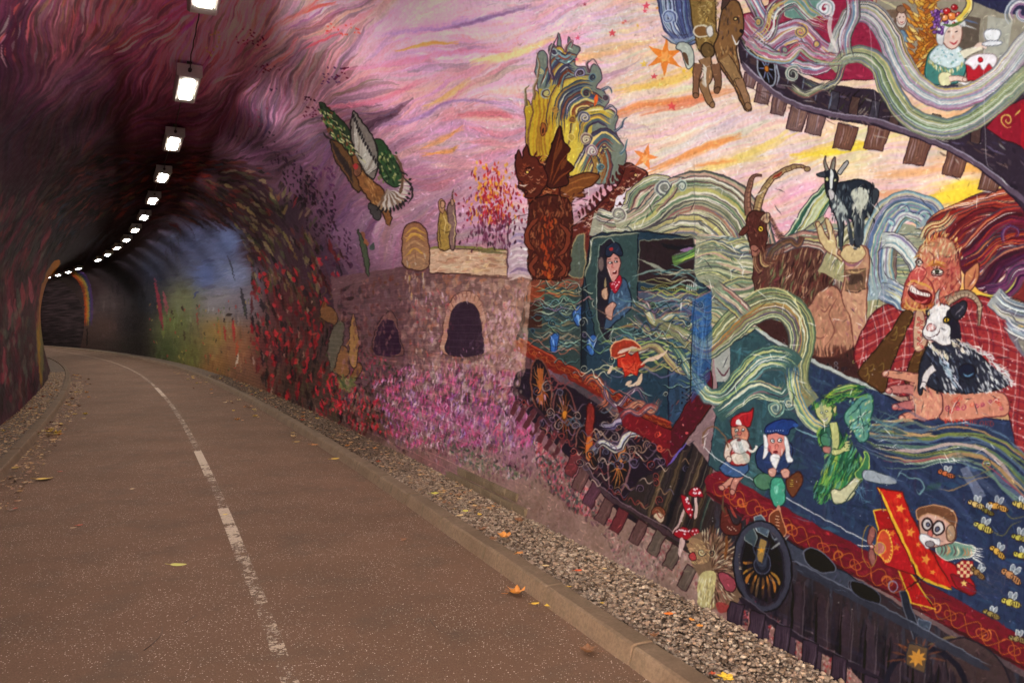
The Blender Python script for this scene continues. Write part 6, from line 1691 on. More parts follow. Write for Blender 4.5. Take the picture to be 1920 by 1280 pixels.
shape([(1542,818),(1552,810),(1560,824),(1556,838),(1544,834)], (70,120,90), (24,50,40), 1.6); shape([(1544,838),(1558,838),(1558,850),(1546,848)], (170,110,100), (60,50,44), 1.4)
limb([(1600,920),(1590,930),(1572,938),(1600,916),(1614,896)], [14, 14, 14, 10], (196,190,150), (60,70,54)); shape([(1560,920),(1580,916),(1610,892),(1618,896),(1600,924),(1580,944),(1566,944)], (196,190,150), (60,70,54), 2)
shape([(1604,888),(1616,876),(1622,856),(1620,848),(1628,850),(1630,866),(1628,890),(1614,900)], (60,110,70), (170,190,90), 1.8)
shape([(1622,882),(1644,884),(1676,894),(1680,906),(1650,906),(1622,900)], (150,156,160), (50,60,70), 1.8); st([(1680,900),(1690,886),(1706,896),(1726,900),(1734,914),(1724,926),(1718,918)], 2.6, (110,140,140), .9)
for k in range(14): st([(pr.uniform(1600, 1626), pr.uniform(900, 950)), (pr.uniform(1604, 1640), pr.uniform(910, 960))], 1.6, (90,130,150), .6)
for k in range(12): st([(1736 + k * 2.4, 920), (1744 + k * 2, 904)], 1.6, (60,100,70), .6)

# --- red biplane with goggled pilot
RED = (186,36,30)
shape([(1640,958),(1664,954),(1690,1000),(1676,1010),(1650,1000)], (150,28,28), (206,160,50), 3, n=1)
shape([(1684,1060),(1700,1058),(1740,1120),(1760,1142),(1712,1130)], (166,30,30), (206,160,50), 3.4, n=1)
shape([(1646,1002),(1660,994),(1690,996),(1760,1040),(1820,1080),(1832,1106),(1816,1114),(1790,1100),(1730,1080),(1680,1066),(1656,1052)], (170,30,34), (90,16,24), 2)
shape([(1794,1058),(1806,1050),(1828,1052),(1828,1076),(1816,1086),(1800,1078)], (150,40,44), (80,20,26), 1.6, n=1)
for i in range(5):
    for q in range(5): 
        if (i + q) % 2: fill([(1797 + i * 6, 1052 + q * 6), (1803 + i * 6, 1052 + q * 6), (1803 + i * 6, 1058 + q * 6), (1797 + i * 6, 1058 + q * 6)], (214,180,130))
shape([(1786,1076),(1806,1084),(1830,1100),(1832,1112),(1820,1116),(1796,1098)], (130,24,34), (80,16,24), 2); star(1811, 1093, 8, 5, (240,206,110))
shape([(1646,914),(1692,922),(1704,950),(1712,970),(1726,994),(1734,1016),(1754,1040),(1762,1060),(1780,1084),(1788,1104),(1742,1088),(1720,1070),(1700,1030),(1680,990)], RED, (90,16,20), 2.4, n=1)
st([(1648,914),(1684,990),(1704,1030),(1724,1072),(1742,1088),(1788,1106)], 5, (226,176,50), .95, .03)
for k in range(60): t = pr.random(); x = 1664 + t * 100 + pr.uniform(-8, 14); y = 924 + t * 160; st([(x, y), (x + 3, y + 14)], 4, pr.choice([(206,50,36),(150,24,28),(220,70,44)]), .4)
for (x, y, r) in ((1687,930,6),(1690,954,10),(1702,976,5),(1710,998,10),(1724,1022,6),(1738,1048,11),(1752,1072,6),(1676,1000,7),(1684,1026,8)): star(x, y, r, 5, (234,150,60) if x > 1685 else (220,120,44), -1.3, .42)
ell(1662, 1024, 14, 30, (190,70,44), (226,150,50), 2.4, -.15); [st([(1662 + 10 * math.cos(a), 1024 + 26 * math.sin(a)), (1662 + 15 * math.cos(a), 1024 + 32 * math.sin(a))], 2.4, (240,190,80)) for a in np.linspace(-1.4, 1.6, 12)]
ell(1652, 1028, 10, 12, (170,100,90), (206,160,60), 1.8); ell(1636, 1004, 6, 18, (140,84,76), (80,40,40), 1.6, .1); ell(1638, 1044, 6, 16, (140,84,76), (80,40,40), 1.6, -.1); ell(1638, 1024, 4, 4, (190,130,110), (80,40,40)); ell(1634, 1024, 14, 40, (0,0,0), (170,130,50), 1.2, 0, 0.0)
st([(1712,1050),(1730,1100)], 2.4, (40,20,24)); st([(1700,1106),(1740,1080)], 2.4, (60,20,24)); st([(1740,1120),(1754,1140)], 2.4, (40,20,24)); st([(1652,920),(1656,960)], 2.4, (60,30,50)); ell(1678, 1100, 8, 10, (0,0,0), (140,130,150), 2, 0, 0.0)
shape([(1760,1010),(1780,1016),(1800,1018),(1830,1026),(1822,1044),(1796,1046),(1776,1050),(1758,1036)], (110,140,120), (206,200,180), 2)
for k in range(10): st([(1766 + k * 6, 1018 + k), (1770 + k * 6, 1030 + k), (1764 + k * 6, 1042)], 2.6, pr.choice([(180,120,80),(200,190,150),(70,110,100),(90,60,60)]), .9)
for k in range(7): st([(1820, 1026 + k * 2.6), (1846 + pr.uniform(-4, 4), 1030 + k * 5)], 1.8, (226,220,206))
shape([(1722,960),(1730,950),(1760,950),(1790,960),(1796,990),(1790,1016),(1770,1022),(1740,1026),(1728,1004)], (206,160,140), (80,44,40), 2)
shape([(1722,974),(1722,956),(1742,948),(1774,950),(1792,966),(1792,990),(1780,980),(1764,970),(1744,964),(1730,968)], (110,70,48), (190,140,100), 2.2); ell(1785, 1000, 9, 16, (170,136,106), (90,60,44), 2, .1)
ell(1740, 983, 10, 11, (206,196,190), (44,26,28), 3.4); ell(1762, 990, 11, 12, (206,196,190), (44,26,28), 3.4); ell(1742, 983, 4, 4, (90,90,110), (30,20,24)); ell(1760, 992, 4, 4, (90,90,110), (30,20,24)); ell(1747, 1000, 5, 7, (206,110,96), (110,50,46), 1.2)
shape([(1728,1002),(1740,1002),(1752,1008),(1764,1010),(1764,1022),(1750,1020),(1742,1030),(1734,1022),(1728,1014)], (234,226,220), (130,120,120), 1.6); ell(1746, 1020, 8, 6, (140,130,130), (70,50,54), 1.4)
st([(1640,1024),(1620,1022),(1608,1020)], 1.8, (226,220,214), .9)

# --- bees
def bee(x, y, s, a, c=(206,170,70)):
    ca, sa = math.cos(a), math.sin(a)
    T = lambda u, v: (x + (u * ca - v * sa) * s, y + (u * sa + v * ca) * s)
    for u, v, r in ((-1, -8, -.3), (5, -8, .3)): ell(*T(u, v), 3 * s, 6 * s, (150,156,156), (220,220,214), 1.2, a + r, .8)
    ell(*T(-9, 0), 4.4 * s, 4 * s, c, (40,26,20), 1.3, a); ell(*T(-1, 1), 6 * s, 5 * s, c, (40,26,20), 1.2, a); ell(*T(9, 3), 8 * s, 4.6 * s, c, (40,26,20), 1.2, a + .2)
    for k in range(4): st([T(4 + k * 3.4, -1 + k * .4), T(5 + k * 3.4, 6 + k * .4)], 1.6 * s, (50,30,22), .95)
    for k in range(3): st([T(-4 + k * 4, 4), T(-3 + k * 4, 10)], 1.1, (60,40,30), .8)
    ell(*T(-10, -1), 1.2 * s, 1.2 * s, (20,14,16))
for b_ in [(1774,887,1.1,.15,(190,100,60)),(1830,944,1.1,.15,(214,180,110)),(1870,948,1.3,.2,(206,150,70)),(1852,956,.9,.3,(120,110,50)),(1844,986,1.3,.3,(206,190,90)),(1914,946,1.2,.2,(206,180,90)),(1914,1006,1.2,.1,(190,180,80)),(1872,1034,1.2,.5,(206,160,70)),(1836,1072,1.1,.6,(150,110,60)),(1898,1078,1.5,.45,(190,130,80)),(1918,1040,1.2,.2,(206,190,80)),(1898,1128,1.3,.15,(196,180,80)),(1862,1150,1.1,.3,(150,130,70)),(1912,1196,1.2,.1,(150,130,80)),(1960,1100,1.2,.3,(190,160,80))]:
    bee(*b_)
for P in ([(1790,892),(1820,896),(1850,884),(1890,866)],[(1884,960),(1900,972),(1930,968)],[(1860,994),(1880,1004),(1896,988),(1920,976)]): st(P, 2, (120,110,60), .8)
for k in range(30): st([(pr.uniform(1780, 1900), pr.uniform(1040, 1110)), (pr.uniform(1840, 1930), pr.uniform(1090, 1130))], 1.3, (90,80,90), .3)

# --- flying carriage, top right: track with hanging sleepers
SL = [(1405,150,12,26),(1430,176,14,34),(1461,194,15,40),(1495,220,17,46),(1530,228,17,44),(1586,256,20,44),(1645,256,21,46),(1722,282,22,50),(1792,306,20,46),(1858,338,20,36)]
for i, (x, y, w, h) in enumerate(SL):
    k = 0.32 + i * .03
    dx, dy = -h * math.sin(k) * .6, h * .55
    shape([(x - w - dx * .5, y - dy), (x + w - dx * .5, y - dy + 8), (x + w * .8 + dx * .5, y + dy + 3), (x - w * .9 + dx * .5, y + dy - 3)], (112,74,60) if i > 4 else (116,88,84), (60,34,40), 2.4, n=1)
    for q in range(6): st([(x - w * .6 + q * w * .25 - dx * .4, y - dy * .8), (x - w * .6 + q * w * .25 + dx * .4, y + dy * .8)], 3, pr.choice([(150,110,90),(90,56,56),(130,90,84),(176,150,150)]), .6)
    st([(x - w * .7 + dx * .5, y + dy), (x + w * .6 + dx * .5, y + dy + 4)], 3, (206,190,190), .7)
UC = [(1386,60),(1420,80),(1480,130),(1540,160),(1640,170),(1700,220),(1780,240),(1960,150),(1960,420),(1900,370),(1820,306),(1740,268),(1640,236),(1560,224),(1480,196),(1420,150),(1388,120)]
shape(UC, (52,40,50), (40,28,40), 2.4, n=2)
clip(sm(UC, True, 2))
for k in range(360):
    x, y = pr.uniform(1386, 1960), pr.uniform(60, 410); st([(x, y), (x + pr.uniform(4, 20), y + pr.uniform(0, 14))], pr.uniform(3, 8), pr.choice([(34,26,36),(80,64,72),(60,50,70),(90,66,60),(40,36,50),(120,100,110)]), .6)
for k in range(26):
    x, y = pr.uniform(1560, 1660), pr.uniform(160, 220); st([(x, y), (x - 14, y + 16)], 3, pr.choice([(110,120,90),(60,60,40),(150,140,120),(30,24,26)]), .8)
clip(None)
for k in range(90):
    x = pr.uniform(1400, 1900); y = 150 + (x - 1400) * .28 + pr.uniform(-30, 40)
    if x > 1690 and y < 255: continue
    st([(x, y), (x + pr.uniform(6, 26), y + pr.uniform(2, 14))], pr.uniform(1.6, 4), pr.choice([(150,120,110),(96,70,60),(190,184,170),(110,100,130),(70,50,44)]), .55)
for i in range(8):
    x = 1560 + i * 38; y = 196 + i * 9; shape([(x, y - 26), (x + 16, y - 22), (x + 10, y + 12), (x - 6, y + 8)], (88,62,54) if i % 2 else (60,56,66), (30,22,28), 1.6, n=1, al=.8)
for i in range(7): st([(1398 + i * 26, 110 + i * 16), (1404 + i * 26, 90 + i * 14)], 3, (130,140,160), .7)
wheel(1436, 130, 16, 34, -.3, (150,156,166), (120,140,170), 8, 3); st([(1446,100),(1460,140),(1456,160)], 3, (190,200,210), .8)
st([(1388,120),(1430,158),(1480,192),(1560,216),(1640,228),(1740,262),(1820,300),(1900,360),(1960,410)], 9, (96,78,92), 1, .02); st([(1390,116),(1430,153),(1480,187),(1560,211),(1640,223),(1740,257),(1820,295),(1900,354)], 2.4, (190,180,196), .7, .02)
shape([(1848,240),(1890,200),(1960,170),(1960,300),(1900,268),(1880,262)], (140,30,44), (60,14,26), 2, n=1); spiral(1890, 226, 14, [(220,190,90)], 1.5, 2.6, 1, 1); st([(1904,220),(1920,200)], 2.6, (220,190,90))
shape([(1914,196),(1924,190),(1924,290),(1916,276)], (170,24,40), None, n=1)
# crimson carriage side
CR = [(1390,30),(1440,10),(1500,-60),(1960,-60),(1960,150),(1860,180),(1780,200),(1720,180),(1700,150),(1660,150),(1600,150),(1540,150),(1480,120),(1430,80),(1392,60)]
shape(CR, (150,40,66), (80,20,40), 2, n=2)
clip(sm(CR, True, 2))
for k in range(260): x, y = pr.uniform(1386, 1960), pr.uniform(-60, 200); st([(x, y), (x + pr.uniform(4, 24), y + pr.uniform(-3, 8))], pr.uniform(3, 8), pr.choice([(170,50,76),(126,30,54),(190,80,100),(110,26,50)]), .5)
# windows: pale interior, two people, a lady with cake
shape([(1466,-60),(1540,-60),(1540,30),(1500,42),(1470,30)], (110,150,136), (190,190,160), 2, n=1)
shape([(1636,-60),(1960,-60),(1960,60),(1900,150),(1840,170),(1740,170),(1700,120),(1640,60)], (150,140,120), (90,60,50), 2, n=1)
fill([(1820,-60),(1960,-60),(1960,34),(1880,26),(1820,0)], (36,36,66), .9); fill([(1640,20),(1700,20),(1704,60),(1660,60)], (110,84,66), .8); fill([(1810,30),(1840,36),(1836,100),(1800,90)], (84,70,60), .8); fill([(1856,30),(1900,40),(1890,110),(1846,110)], (176,176,160), .8)
st([(1800,34),(1836,46)], 3, (90,110,150)); st([(1800,44),(1834,56)], 2.4, (200,200,196)); st([(1640,-6),(1700,26)], 4, (206,196,150)); st([(1644,0),(1642,40)], 4, (150,80,50)); st([(1640,36),(1640,-20)], 4, (206,180,130))
clip(None)
for (x, y, hat, c) in ((1668,44,False,(230,210,196)),(1692,36,True,(224,196,180))):
    ell(x, y + 3, 11, 15, (206,200,190), (90,60,50), 1.5); ell(x, y, 8.5, 12, c, (130,90,80), 1.2); st([(x - 5, y - 2), (x - 2, y - 3)], 1.6, (70,44,44)); st([(x + 2, y - 3), (x + 5, y - 2)], 1.6, (70,44,44)); st([(x - 4, y + 6), (x, y + 8), (x + 4, y + 6)], 1.6, (150,60,60))
    if hat: st([(x - 14, y - 10), (x, y - 14), (x + 15, y - 8)], 5, (120,90,70)); ell(x, y - 17, 9, 7, (130,100,80), (70,50,44), 1.4)
    else: hair([(x - 9, y - 8), (x, y - 14), (x + 8, y - 8)], 2, [(236,230,220),(190,176,160)], 30, 2, (-4, 8))
shape([(1676,80),(1690,58),(1704,70),(1700,90)], (110,140,160), (60,70,90), 1.5); shape([(1660,66),(1676,58),(1680,80),(1668,80)], (190,206,206), None)
# sheaf of golden leaves
for k in range(260):
    x = pr.gauss(1730, 14) + (pr.random() - .5) * 16; y = pr.uniform(-40, 166)
    x += 10 * math.sin(y / 40.) - (y - 60) * .12
    d = pr.choice((-1, 1))
    Q = [(x, y), (x + 5 * d, y - 7), (x + 15 * d, y - 12), (x + 9 * d, y - 1)]
    shape(Q, pr.choice([(220,176,70),(196,120,40),(236,206,120),(170,90,40),(226,150,50)]), (110,60,30), 1.0, n=2, al=.9)
fill([(1706,140),(1750,150),(1756,176),(1720,168)], (140,90,60), .9)
# lady with a fruit hat, teacup and cake
shape([(1740,150),(1738,120),(1748,94),(1770,86),(1800,88),(1812,110),(1812,136),(1800,156),(1770,160)], (70,130,120), (26,60,60), 2)
shape([(1744,108),(1760,86),(1790,84),(1808,96),(1808,118),(1786,128),(1760,122)], (206,222,220), (120,140,140), 1.6)
for k in range(60): ell(pr.uniform(1750, 1804), pr.uniform(90, 120), 1.5, 1.5, pr.choice([(110,160,170),(240,244,240),(150,180,150)]))
hair([(1744,110),(1760,124),(1786,130),(1806,118)], 2, [(214,206,140),(240,236,200),(180,170,100)], 60, 2.2, (0, 8))
shape([(1766,62),(1772,48),(1790,42),(1804,50),(1806,70),(1798,86),(1786,92),(1774,84)], (232,200,180), (130,80,70), 1.8); st([(1778,62),(1784,60)], 2, (60,40,44)); st([(1792,62),(1798,60)], 2, (60,40,44)); st([(1782,78),(1790,82),(1798,76)], 2.4, (180,50,60)); ell(1789, 70, 2, 3, (214,160,140))
shape([(1758,60),(1764,44),(1784,36),(1808,38),(1812,50),(1800,48),(1784,50),(1774,62),(1770,84),(1760,80)], (226,224,220), (150,150,150), 1.5)
hair([(1762,50),(1784,40),(1806,44)], 3, [(244,242,240),(180,180,184)], 44, 1.8, (-5, 9))
for k in range(40): ell(pr.gauss(1762, 6), 20 + pr.random() * 44, 3, 3, pr.choice([(130,80,150),(170,120,190),(90,50,110)]), (60,30,80), .8)
for (x, y, r, c) in ((1778,22,7,(190,36,40)),(1792,14,6,(170,30,40)),(1786,32,8,(226,130,60)),(1774,34,6,(230,150,80)),(1798,30,6,(200,50,50)),(1790,46,3,(190,36,40))): ell(x, y, r, r, c, (90,24,24), 1.3); ell(x - 2, y - 2, 1.6, 1.6, (250,230,220))
band([(1796,40),(1812,26),(1820,6),(1812,-16)], 12, [(240,210,90),(220,180,60),(250,236,150)], 5, 2.4, (236,206,90)); st([(1768,46),(1786,50),(1806,40)], 5, (80,110,60))
limb([(1806,104),(1826,94),(1848,88)], [13, 11, 8], (236,226,196), (110,100,90)); st([(1826,90),(1840,84),(1852,92)], 8, (232,200,180)); 
shape([(1848,70),(1852,58),(1876,58),(1878,68),(1868,78),(1854,78)], (236,236,232), (120,120,130), 1.8); ell(1862, 82, 20, 5, (232,232,232), (120,120,130), 1.6, -.1)
shape([(1812,116),(1828,106),(1862,102),(1870,112),(1868,140),(1850,154),(1816,152)], (176,36,46), (90,16,26), 2, n=1); shape([(1810,118),(1828,104),(1862,102),(1872,112),(1864,126),(1856,120),(1846,132),(1838,122),(1828,132),(1820,124)], (240,232,232), (150,130,134), 1.6); ell(1840, 113, 4.6, 4.6, (200,30,40), (100,16,26), 1.4)
shape([(1764,140),(1784,138),(1784,160),(1766,160)], (226,220,170), (120,120,90), 1.5); limb([(1782,150),(1796,148),(1812,150)], [10, 9, 7], (230,200,180), (130,90,80)); st([(1800,156),(1830,160),(1856,156)], 5, (240,240,236)); fill([(1752,162),(1800,160),(1796,178),(1750,176)], (50,40,56), .9)
# ribbons of steam over the carriage
SK = [(190,190,210),(226,214,206),(170,140,160),(206,170,90),(120,150,170),(150,170,140),(240,236,230),(150,80,110)]
band([(1388,40),(1410,64),(1440,84),(1470,66),(1500,60),(1530,90),(1560,108),(1590,96)], 42, SK + [(214,130,150)], 15, 2.4, (170,90,110), wob=.8)
band([(1400,76),(1440,100),(1480,120),(1530,130),(1560,118)], 22, SK + [(190,110,130)], 8, 2.4, (176,130,140))
band([(1560,100),(1580,56),(1606,24),(1640,30),(1668,70),(1690,120),(1720,160),(1770,186),(1830,176),(1880,140),(1920,90),(1970,40)], (20,40,46,42,40,40), SK, 20, 2.4, (176,176,170), edge=(110,110,120), wob=.7)
band([(1560,130),(1590,106),(1620,104),(1650,124),(1670,170),(1700,214),(1740,236),(1790,240),(1850,210),(1920,150),(1970,110)], (20,34,40,40,38,40), [(150,166,120),(206,190,130),(190,200,180),(120,140,100),(226,216,190),(150,110,120),(110,120,140)], 18, 2.4, (150,156,120), edge=(90,100,90), wob=.7)
band([(1500,150),(1540,166),(1570,150),(1580,120)], 12, CREAM, 5, 2.2); spiral(1486, 140, 18, [(200,200,180),(110,130,120),(220,210,190),(60,60,60)], 1.6, 3.4, 0, -1); band([(1478,160),(1510,178),(1550,160)], 14, CREAM, 5, 2.2)
spiral(1450, 20, 18, [(220,200,120),(230,226,210),(150,130,120)], 1.7, 4, 0, 1); spiral(1546, 16, 22, [(220,226,230),(150,170,170),(240,240,236)], 1.7, 4.4, 2, -1); spiral(1918, 24, 34, [(190,196,200),(110,120,130),(226,220,214),(150,110,140)], 1.3, 5, 2.4, 1)
st([(1560,20),(1556,60),(1570,100)], 8, SK[1], .8); band([(1400,-20),(1420,20),(1440,50)], 26, SK, 8, 2.4)
band([(1404,90),(1440,60),(1452,20),(1490,0),(1520,30),(1560,50)], 30, SK, 10, 2.4, None, (110,90,110), .9, .8)
band([(1392,70),(1420,100),(1470,110),(1500,90),(1530,110),(1590,112)], 24, SK + [(214,110,130)], 9, 2.4, None, (110,70,90), .9, .8)
band([(1596,-20),(1600,30),(1584,70),(1590,110)], 24, SK, 8, 2.4)
for (x, y, r) in ((1500,60,16),(1420,44,12),(1530,84,11),(1470,96,10)): spiral(x, y, r, [pr.choice(SK), (90,80,100), pr.choice(SK)], 1.5, 3.2, pr.uniform(0, 6), pr.choice((-1, 1)))
# --- curling cloud, winged dog and rider at the head of the carriage
shape([(1232,-60),(1240,40),(1252,66),(1270,82),(1300,84),(1312,60),(1320,-60)], (110,126,160), (60,60,90), 2.4)
spiral(1252, 36, 18, [(150,164,190),(80,90,130),(190,196,206),(110,126,160)], 1.5, 4, 1, -1); spiral(1262, -6, 30, [(120,140,170),(170,180,200),(80,90,130)], 1.2, 5, 2, 1); band([(1244,60),(1266,76),(1296,70),(1308,50)], 16, [(150,164,190),(190,196,206),(80,90,130)], 5, 2.4)
for k in range(4): band([(1236 + k * 14, -40), (1242 + k * 14, 10), (1250 + k * 13, 50), (1268 + k * 9, 72)], 13, [(150,164,190),(190,196,206),(80,90,130),(110,126,160),(60,66,100)], 5, 2.2, None, (60,60,90))
spiral(1254, 34, 17, [(190,200,214),(80,90,130),(150,164,190)], 1.6, 3.6, 1, -1)
shape([(1266,90),(1274,80),(1290,84),(1300,104),(1298,124),(1288,130),(1280,116),(1276,98)], (190,196,180), (80,80,80), 2); shape([(1278,100),(1286,102),(1290,122),(1282,116)], (100,70,50))
shape([(1294,-40),(1336,-40),(1342,50),(1346,90),(1330,100),(1310,96),(1302,66),(1296,30)], (140,110,60), (60,44,30), 2.4)
for k in range(90): x, y = pr.uniform(1298, 1340), pr.uniform(-30, 90); st([(x, y), (x + 6, y + 3), (x + 2, y + 9)], 1.8, pr.choice([(200,176,110),(90,66,36),(170,136,80)]), .8)
ell(1314, 60, 15, 11, (130,90,50), (216,206,180), 3); ell(1330, 60, 7, 10, (226,220,210), (120,110,100), 1.4); ell(1326, 96, 12, 14, (110,84,50), (50,36,26), 2.6)
DG = [(1346,60),(1350,30),(1362,6),(1380,2),(1390,20),(1394,50),(1390,66),(1382,76),(1380,100),(1386,130),(1394,160),(1404,190),(1408,206),(1396,208),(1386,190),(1376,166),(1362,146),(1346,120),(1338,90)]
shape(DG, (130,92,56), (50,34,28), 2.6)
clip(sm(DG, True))
for k in range(170): x, y = pr.uniform(1338, 1408), pr.uniform(0, 206); st([(x, y), (x + pr.uniform(-2, 3), y + 9)], 2.6, pr.choice([(170,130,80),(96,64,40),(60,44,40),(190,160,110)]) if y > 70 else pr.choice([(90,66,56),(50,38,40),(120,90,76)]), .75)
clip(None)
ell(1378, 36, 3, 3, (220,190,120), (30,20,20)); ell(1389, 60, 5, 4, (30,24,28)); st([(1372,66),(1378,84),(1384,76)], 3, (230,226,220)); shape([(1352,20),(1356,-10),(1366,4)], (80,58,50), (40,28,26), 1.6)
limb([(1320,110),(1326,140),(1318,160),(1326,186),(1334,198)], [20, 16, 12, 9], (150,112,76), (60,40,30)); limb([(1308,120),(1304,150),(1302,180)], [13, 11, 9], (130,90,66), (60,40,30)); limb([(1340,120),(1344,150),(1342,170)], [16, 13, 11], (120,84,60), (60,40,30)); limb([(1356,110),(1376,140),(1382,156)], [20, 18, 14], (150,116,76), (60,40,30)); limb([(1384,150),(1396,180),(1402,200)], [14, 11, 12], (150,112,80), (60,40,30))
for k in range(26): st([(1316 + pr.uniform(-4, 4), 120 + k * 1.4), (1322, 130 + k * 1.4)], 2.4, (224,216,200), .7)
# long scratches and runs on the wall
for P in ([(1846,50),(1848,110),(1846,200),(1850,300),(1862,320)],[(1630,20),(1636,120),(1644,220)],[(1656,480),(1657,560),(1658,640)],[(1300,300),(1302,440),(1304,560)],[(1086,430),(1088,560),(1090,700)],[(1650,222),(1700,214),(1780,180),(1920,152)]):
    st(P, 1.3, (210,200,200) if P[0][0] > 1600 else (90,90,96), .5, .02)
for k in range(70):
    x, y = pr.uniform(700, 1900), pr.uniform(0, 420); l = pr.uniform(6, 22); st([(x, y), (x + l, y - l * .3)], 1.2, pr.choice([(250,240,240),(90,80,90)]), .4)
# drips and spatter
for k in range(160): x, y = pr.uniform(980, 1900), pr.uniform(420, 1200); ell(x, y, 1.1, 1.1, (226,220,214), al=.6)

# --- a last pass of short strokes that pick up the colour under them and follow the forms, so that nothing stays flat
def restroke(n, x0, x1, y0, y1, L, w, j, al, edge=26.0, light=0.0):
    a0, b0, a1, b1 = int(y0 + OY), int(x0 + OX), int(y1 + OY), int(x1 + OX)
    R = CAN[a0:a1, b0:b1].mean(-1)
    for _ in range(3):
        R = (R + np.roll(R, 1, 0) + np.roll(R, -1, 0) + np.roll(R, 1, 1) + np.roll(R, -1, 1)) / 5
    gy, gx = np.gradient(R)
    SRC = CAN[a0:a1, b0:b1].copy()
    h, w_ = R.shape
    for _ in range(n):
        i = pr.randrange(8, h - 8); k = pr.randrange(8, w_ - 8)
        g = math.hypot(gx[i, k], gy[i, k])
        if g > edge * pr.random() + 3: continue
        a = math.atan2(gx[i, k], -gy[i, k]) if g > 0.5 else pr.uniform(0, 3.1)
        c = SRC[i, k]
        q = 1 + pr.uniform(-j, j) + (light if pr.random() < .15 else 0)
        c = np.clip(c * q + (pr.uniform(-5, 5), pr.uniform(-5, 5), pr.uniform(-5, 5)), 2, 250)
        l = pr.uniform(*L) / 2; b = a + pr.uniform(-.5, .5)
        x, y = k + x0, i + y0
        fill(ribbon(np.array([(x - l * math.cos(a), y - l * math.sin(a)), (x, y), (x + l * math.cos(b), y + l * math.sin(b))]), pr.uniform(*w), .5), c, pr.uniform(*al))
restroke(4200, 960, 1930, 380, 1290, (7, 18), (2.2, 4.4), .32, (.3, .6), 7, .35)
restroke(11000, 960, 1930, -10, 1290, (5, 12), (1.4, 2.8), .30, (.35, .8), 8, .55)
restroke(3500, 560, 1000, 180, 900, (5, 14), (2, 4), .28, (.3, .7), 14, .3)
# thin bright and dark accents over steam and hair
for k in range(900):
    x, y = pr.uniform(1100, 1930), pr.uniform(330, 880)
    i, q = int(y + OY), int(x + OX)
    c = CAN[i, q]; b = float(c.mean())
    if b < 95 or b > 215: continue
    gx_ = float(CAN[i, q + 2].mean() - CAN[i, q - 2].mean()); gy_ = float(CAN[i + 2, q].mean() - CAN[i - 2, q].mean())
    if abs(gx_) + abs(gy_) < 14: continue
    a = math.atan2(gx_, -gy_); l = pr.uniform(6, 14)
    st([(x - l * math.cos(a), y - l * math.sin(a)), (x, y), (x + l * math.cos(a), y + l * math.sin(a))], pr.uniform(1.2, 2.4), (246, 240, 226) if pr.random() < .62 else (34, 30, 40), .75, .5)

# --- crisp finishing strokes over the re-stroked ground
# dense wind lines over boiler, cab and tender
LN = [(150,170,150),(96,140,140),(190,170,110),(70,110,120),(170,120,110),(206,200,170),(120,150,90),(60,90,110),(130,100,130)]
clip([(968,640),(984,600),(992,540),(1002,524),(1096,522),(1104,480),(1120,610),(1186,640),(1200,560),(1306,560),(1336,560),(1338,700),(1258,800),(1087,706)])
for k in range(120):
    x, y = pr.uniform(970, 1320), pr.uniform(530, 790)
    if 1120 < x < 1190 and y < 600 or 1090 < x < 1240 and 632 < y < 728: continue
    ph = pr.uniform(0, 6.3); am = pr.uniform(3, 9); L = pr.uniform(26, 70); n = pr.randint(5, 14)
    P = [(x + q * 6, y + am * math.sin(q * 6 / L * 6.28 + ph) + q * pr.uniform(-.3, .9)) for q in range(n)]
    st([(a, b + 2) for a, b in P], 1.8, (20,26,32), .7, .3, 4); st(P, pr.uniform(1.2, 2.2), pr.choice(LN), .85, .3, 4, 14)
for k in range(26):
    spiral(pr.uniform(990, 1320), pr.uniform(560, 780), pr.uniform(5, 11), [pr.choice(LN), (24,30,38)], 1.5, 1.8, pr.uniform(0, 6), pr.choice((-1, 1)))
clip(None)
for P in ([(992,540),(986,600),(970,640)],[(1096,520),(1092,600),(1090,700)],[(1306,556),(1300,640),(1296,760)]): st(P, 2.2, (18,22,28), .9, .05)
shape([(1300,562),(1336,546),(1338,640),(1334,712),(1300,756)], (44,84,138), None, n=1, al=.5)
for k in range(26): st([(pr.uniform(1302, 1334), pr.uniform(560, 740)), (pr.uniform(1302, 1334), pr.uniform(560, 740))], 2, pr.choice([(84,130,176),(30,50,90),(110,150,180)]), .35)
# works under the engine
clip(sm(UND, True, 3))
for k in range(90):
    x = pr.uniform(970, 1290); y = 720 + (x - 980) * .56 + pr.uniform(-30, 120)
    if pr.random() < .5: spiral(x, y, pr.uniform(5, 11), [pr.choice([(150,110,80),(120,90,110),(90,80,100),(180,150,130),(150,60,50)]), (26,18,26)], 1.5, 2, pr.uniform(0, 6), pr.choice((-1, 1)))
    else: st([(x, y), (x + 8, y - 7), (x + 16, y + 5), (x + 26, y - 2)], 2, pr.choice([(150,110,80),(120,90,110),(190,160,140),(90,80,100),(130,50,46)]), .85)
clip(None)
# dark iron and timber under the wagon
clip(UF)
for k in range(420):
    x = pr.uniform(1400, 1980); t = (x - 1400) / 560; y = 1010 + t * 300 + pr.uniform(30, 260)
    st([(x, y), (x - 3, y + pr.uniform(24, 80))], pr.uniform(5, 13), pr.choice([(34,28,34),(26,22,28),(48,36,42),(58,44,48),(40,34,44)]), .5, .1)
for k in range(10):
    x = 1500 + k * 46; y = 1096 + k * 25
    st([(x, y), (x - 8, y + 170)], 22, (58,44,50), .7, .03); st([(x + 11, y), (x + 3, y + 170)], 2.4, (96,80,84), .7, .05); st([(x - 11, y), (x - 19, y + 170)], 5, (18,14,18), .85, .03)
st([(1490,1060),(1560,1096),(1640,1136),(1740,1190),(1860,1256)], 16, (52,52,62), .9, .03); st([(1492,1052),(1562,1088),(1642,1128),(1742,1182),(1862,1248)], 2.4, (110,112,124), .8, .03)
clip(None)
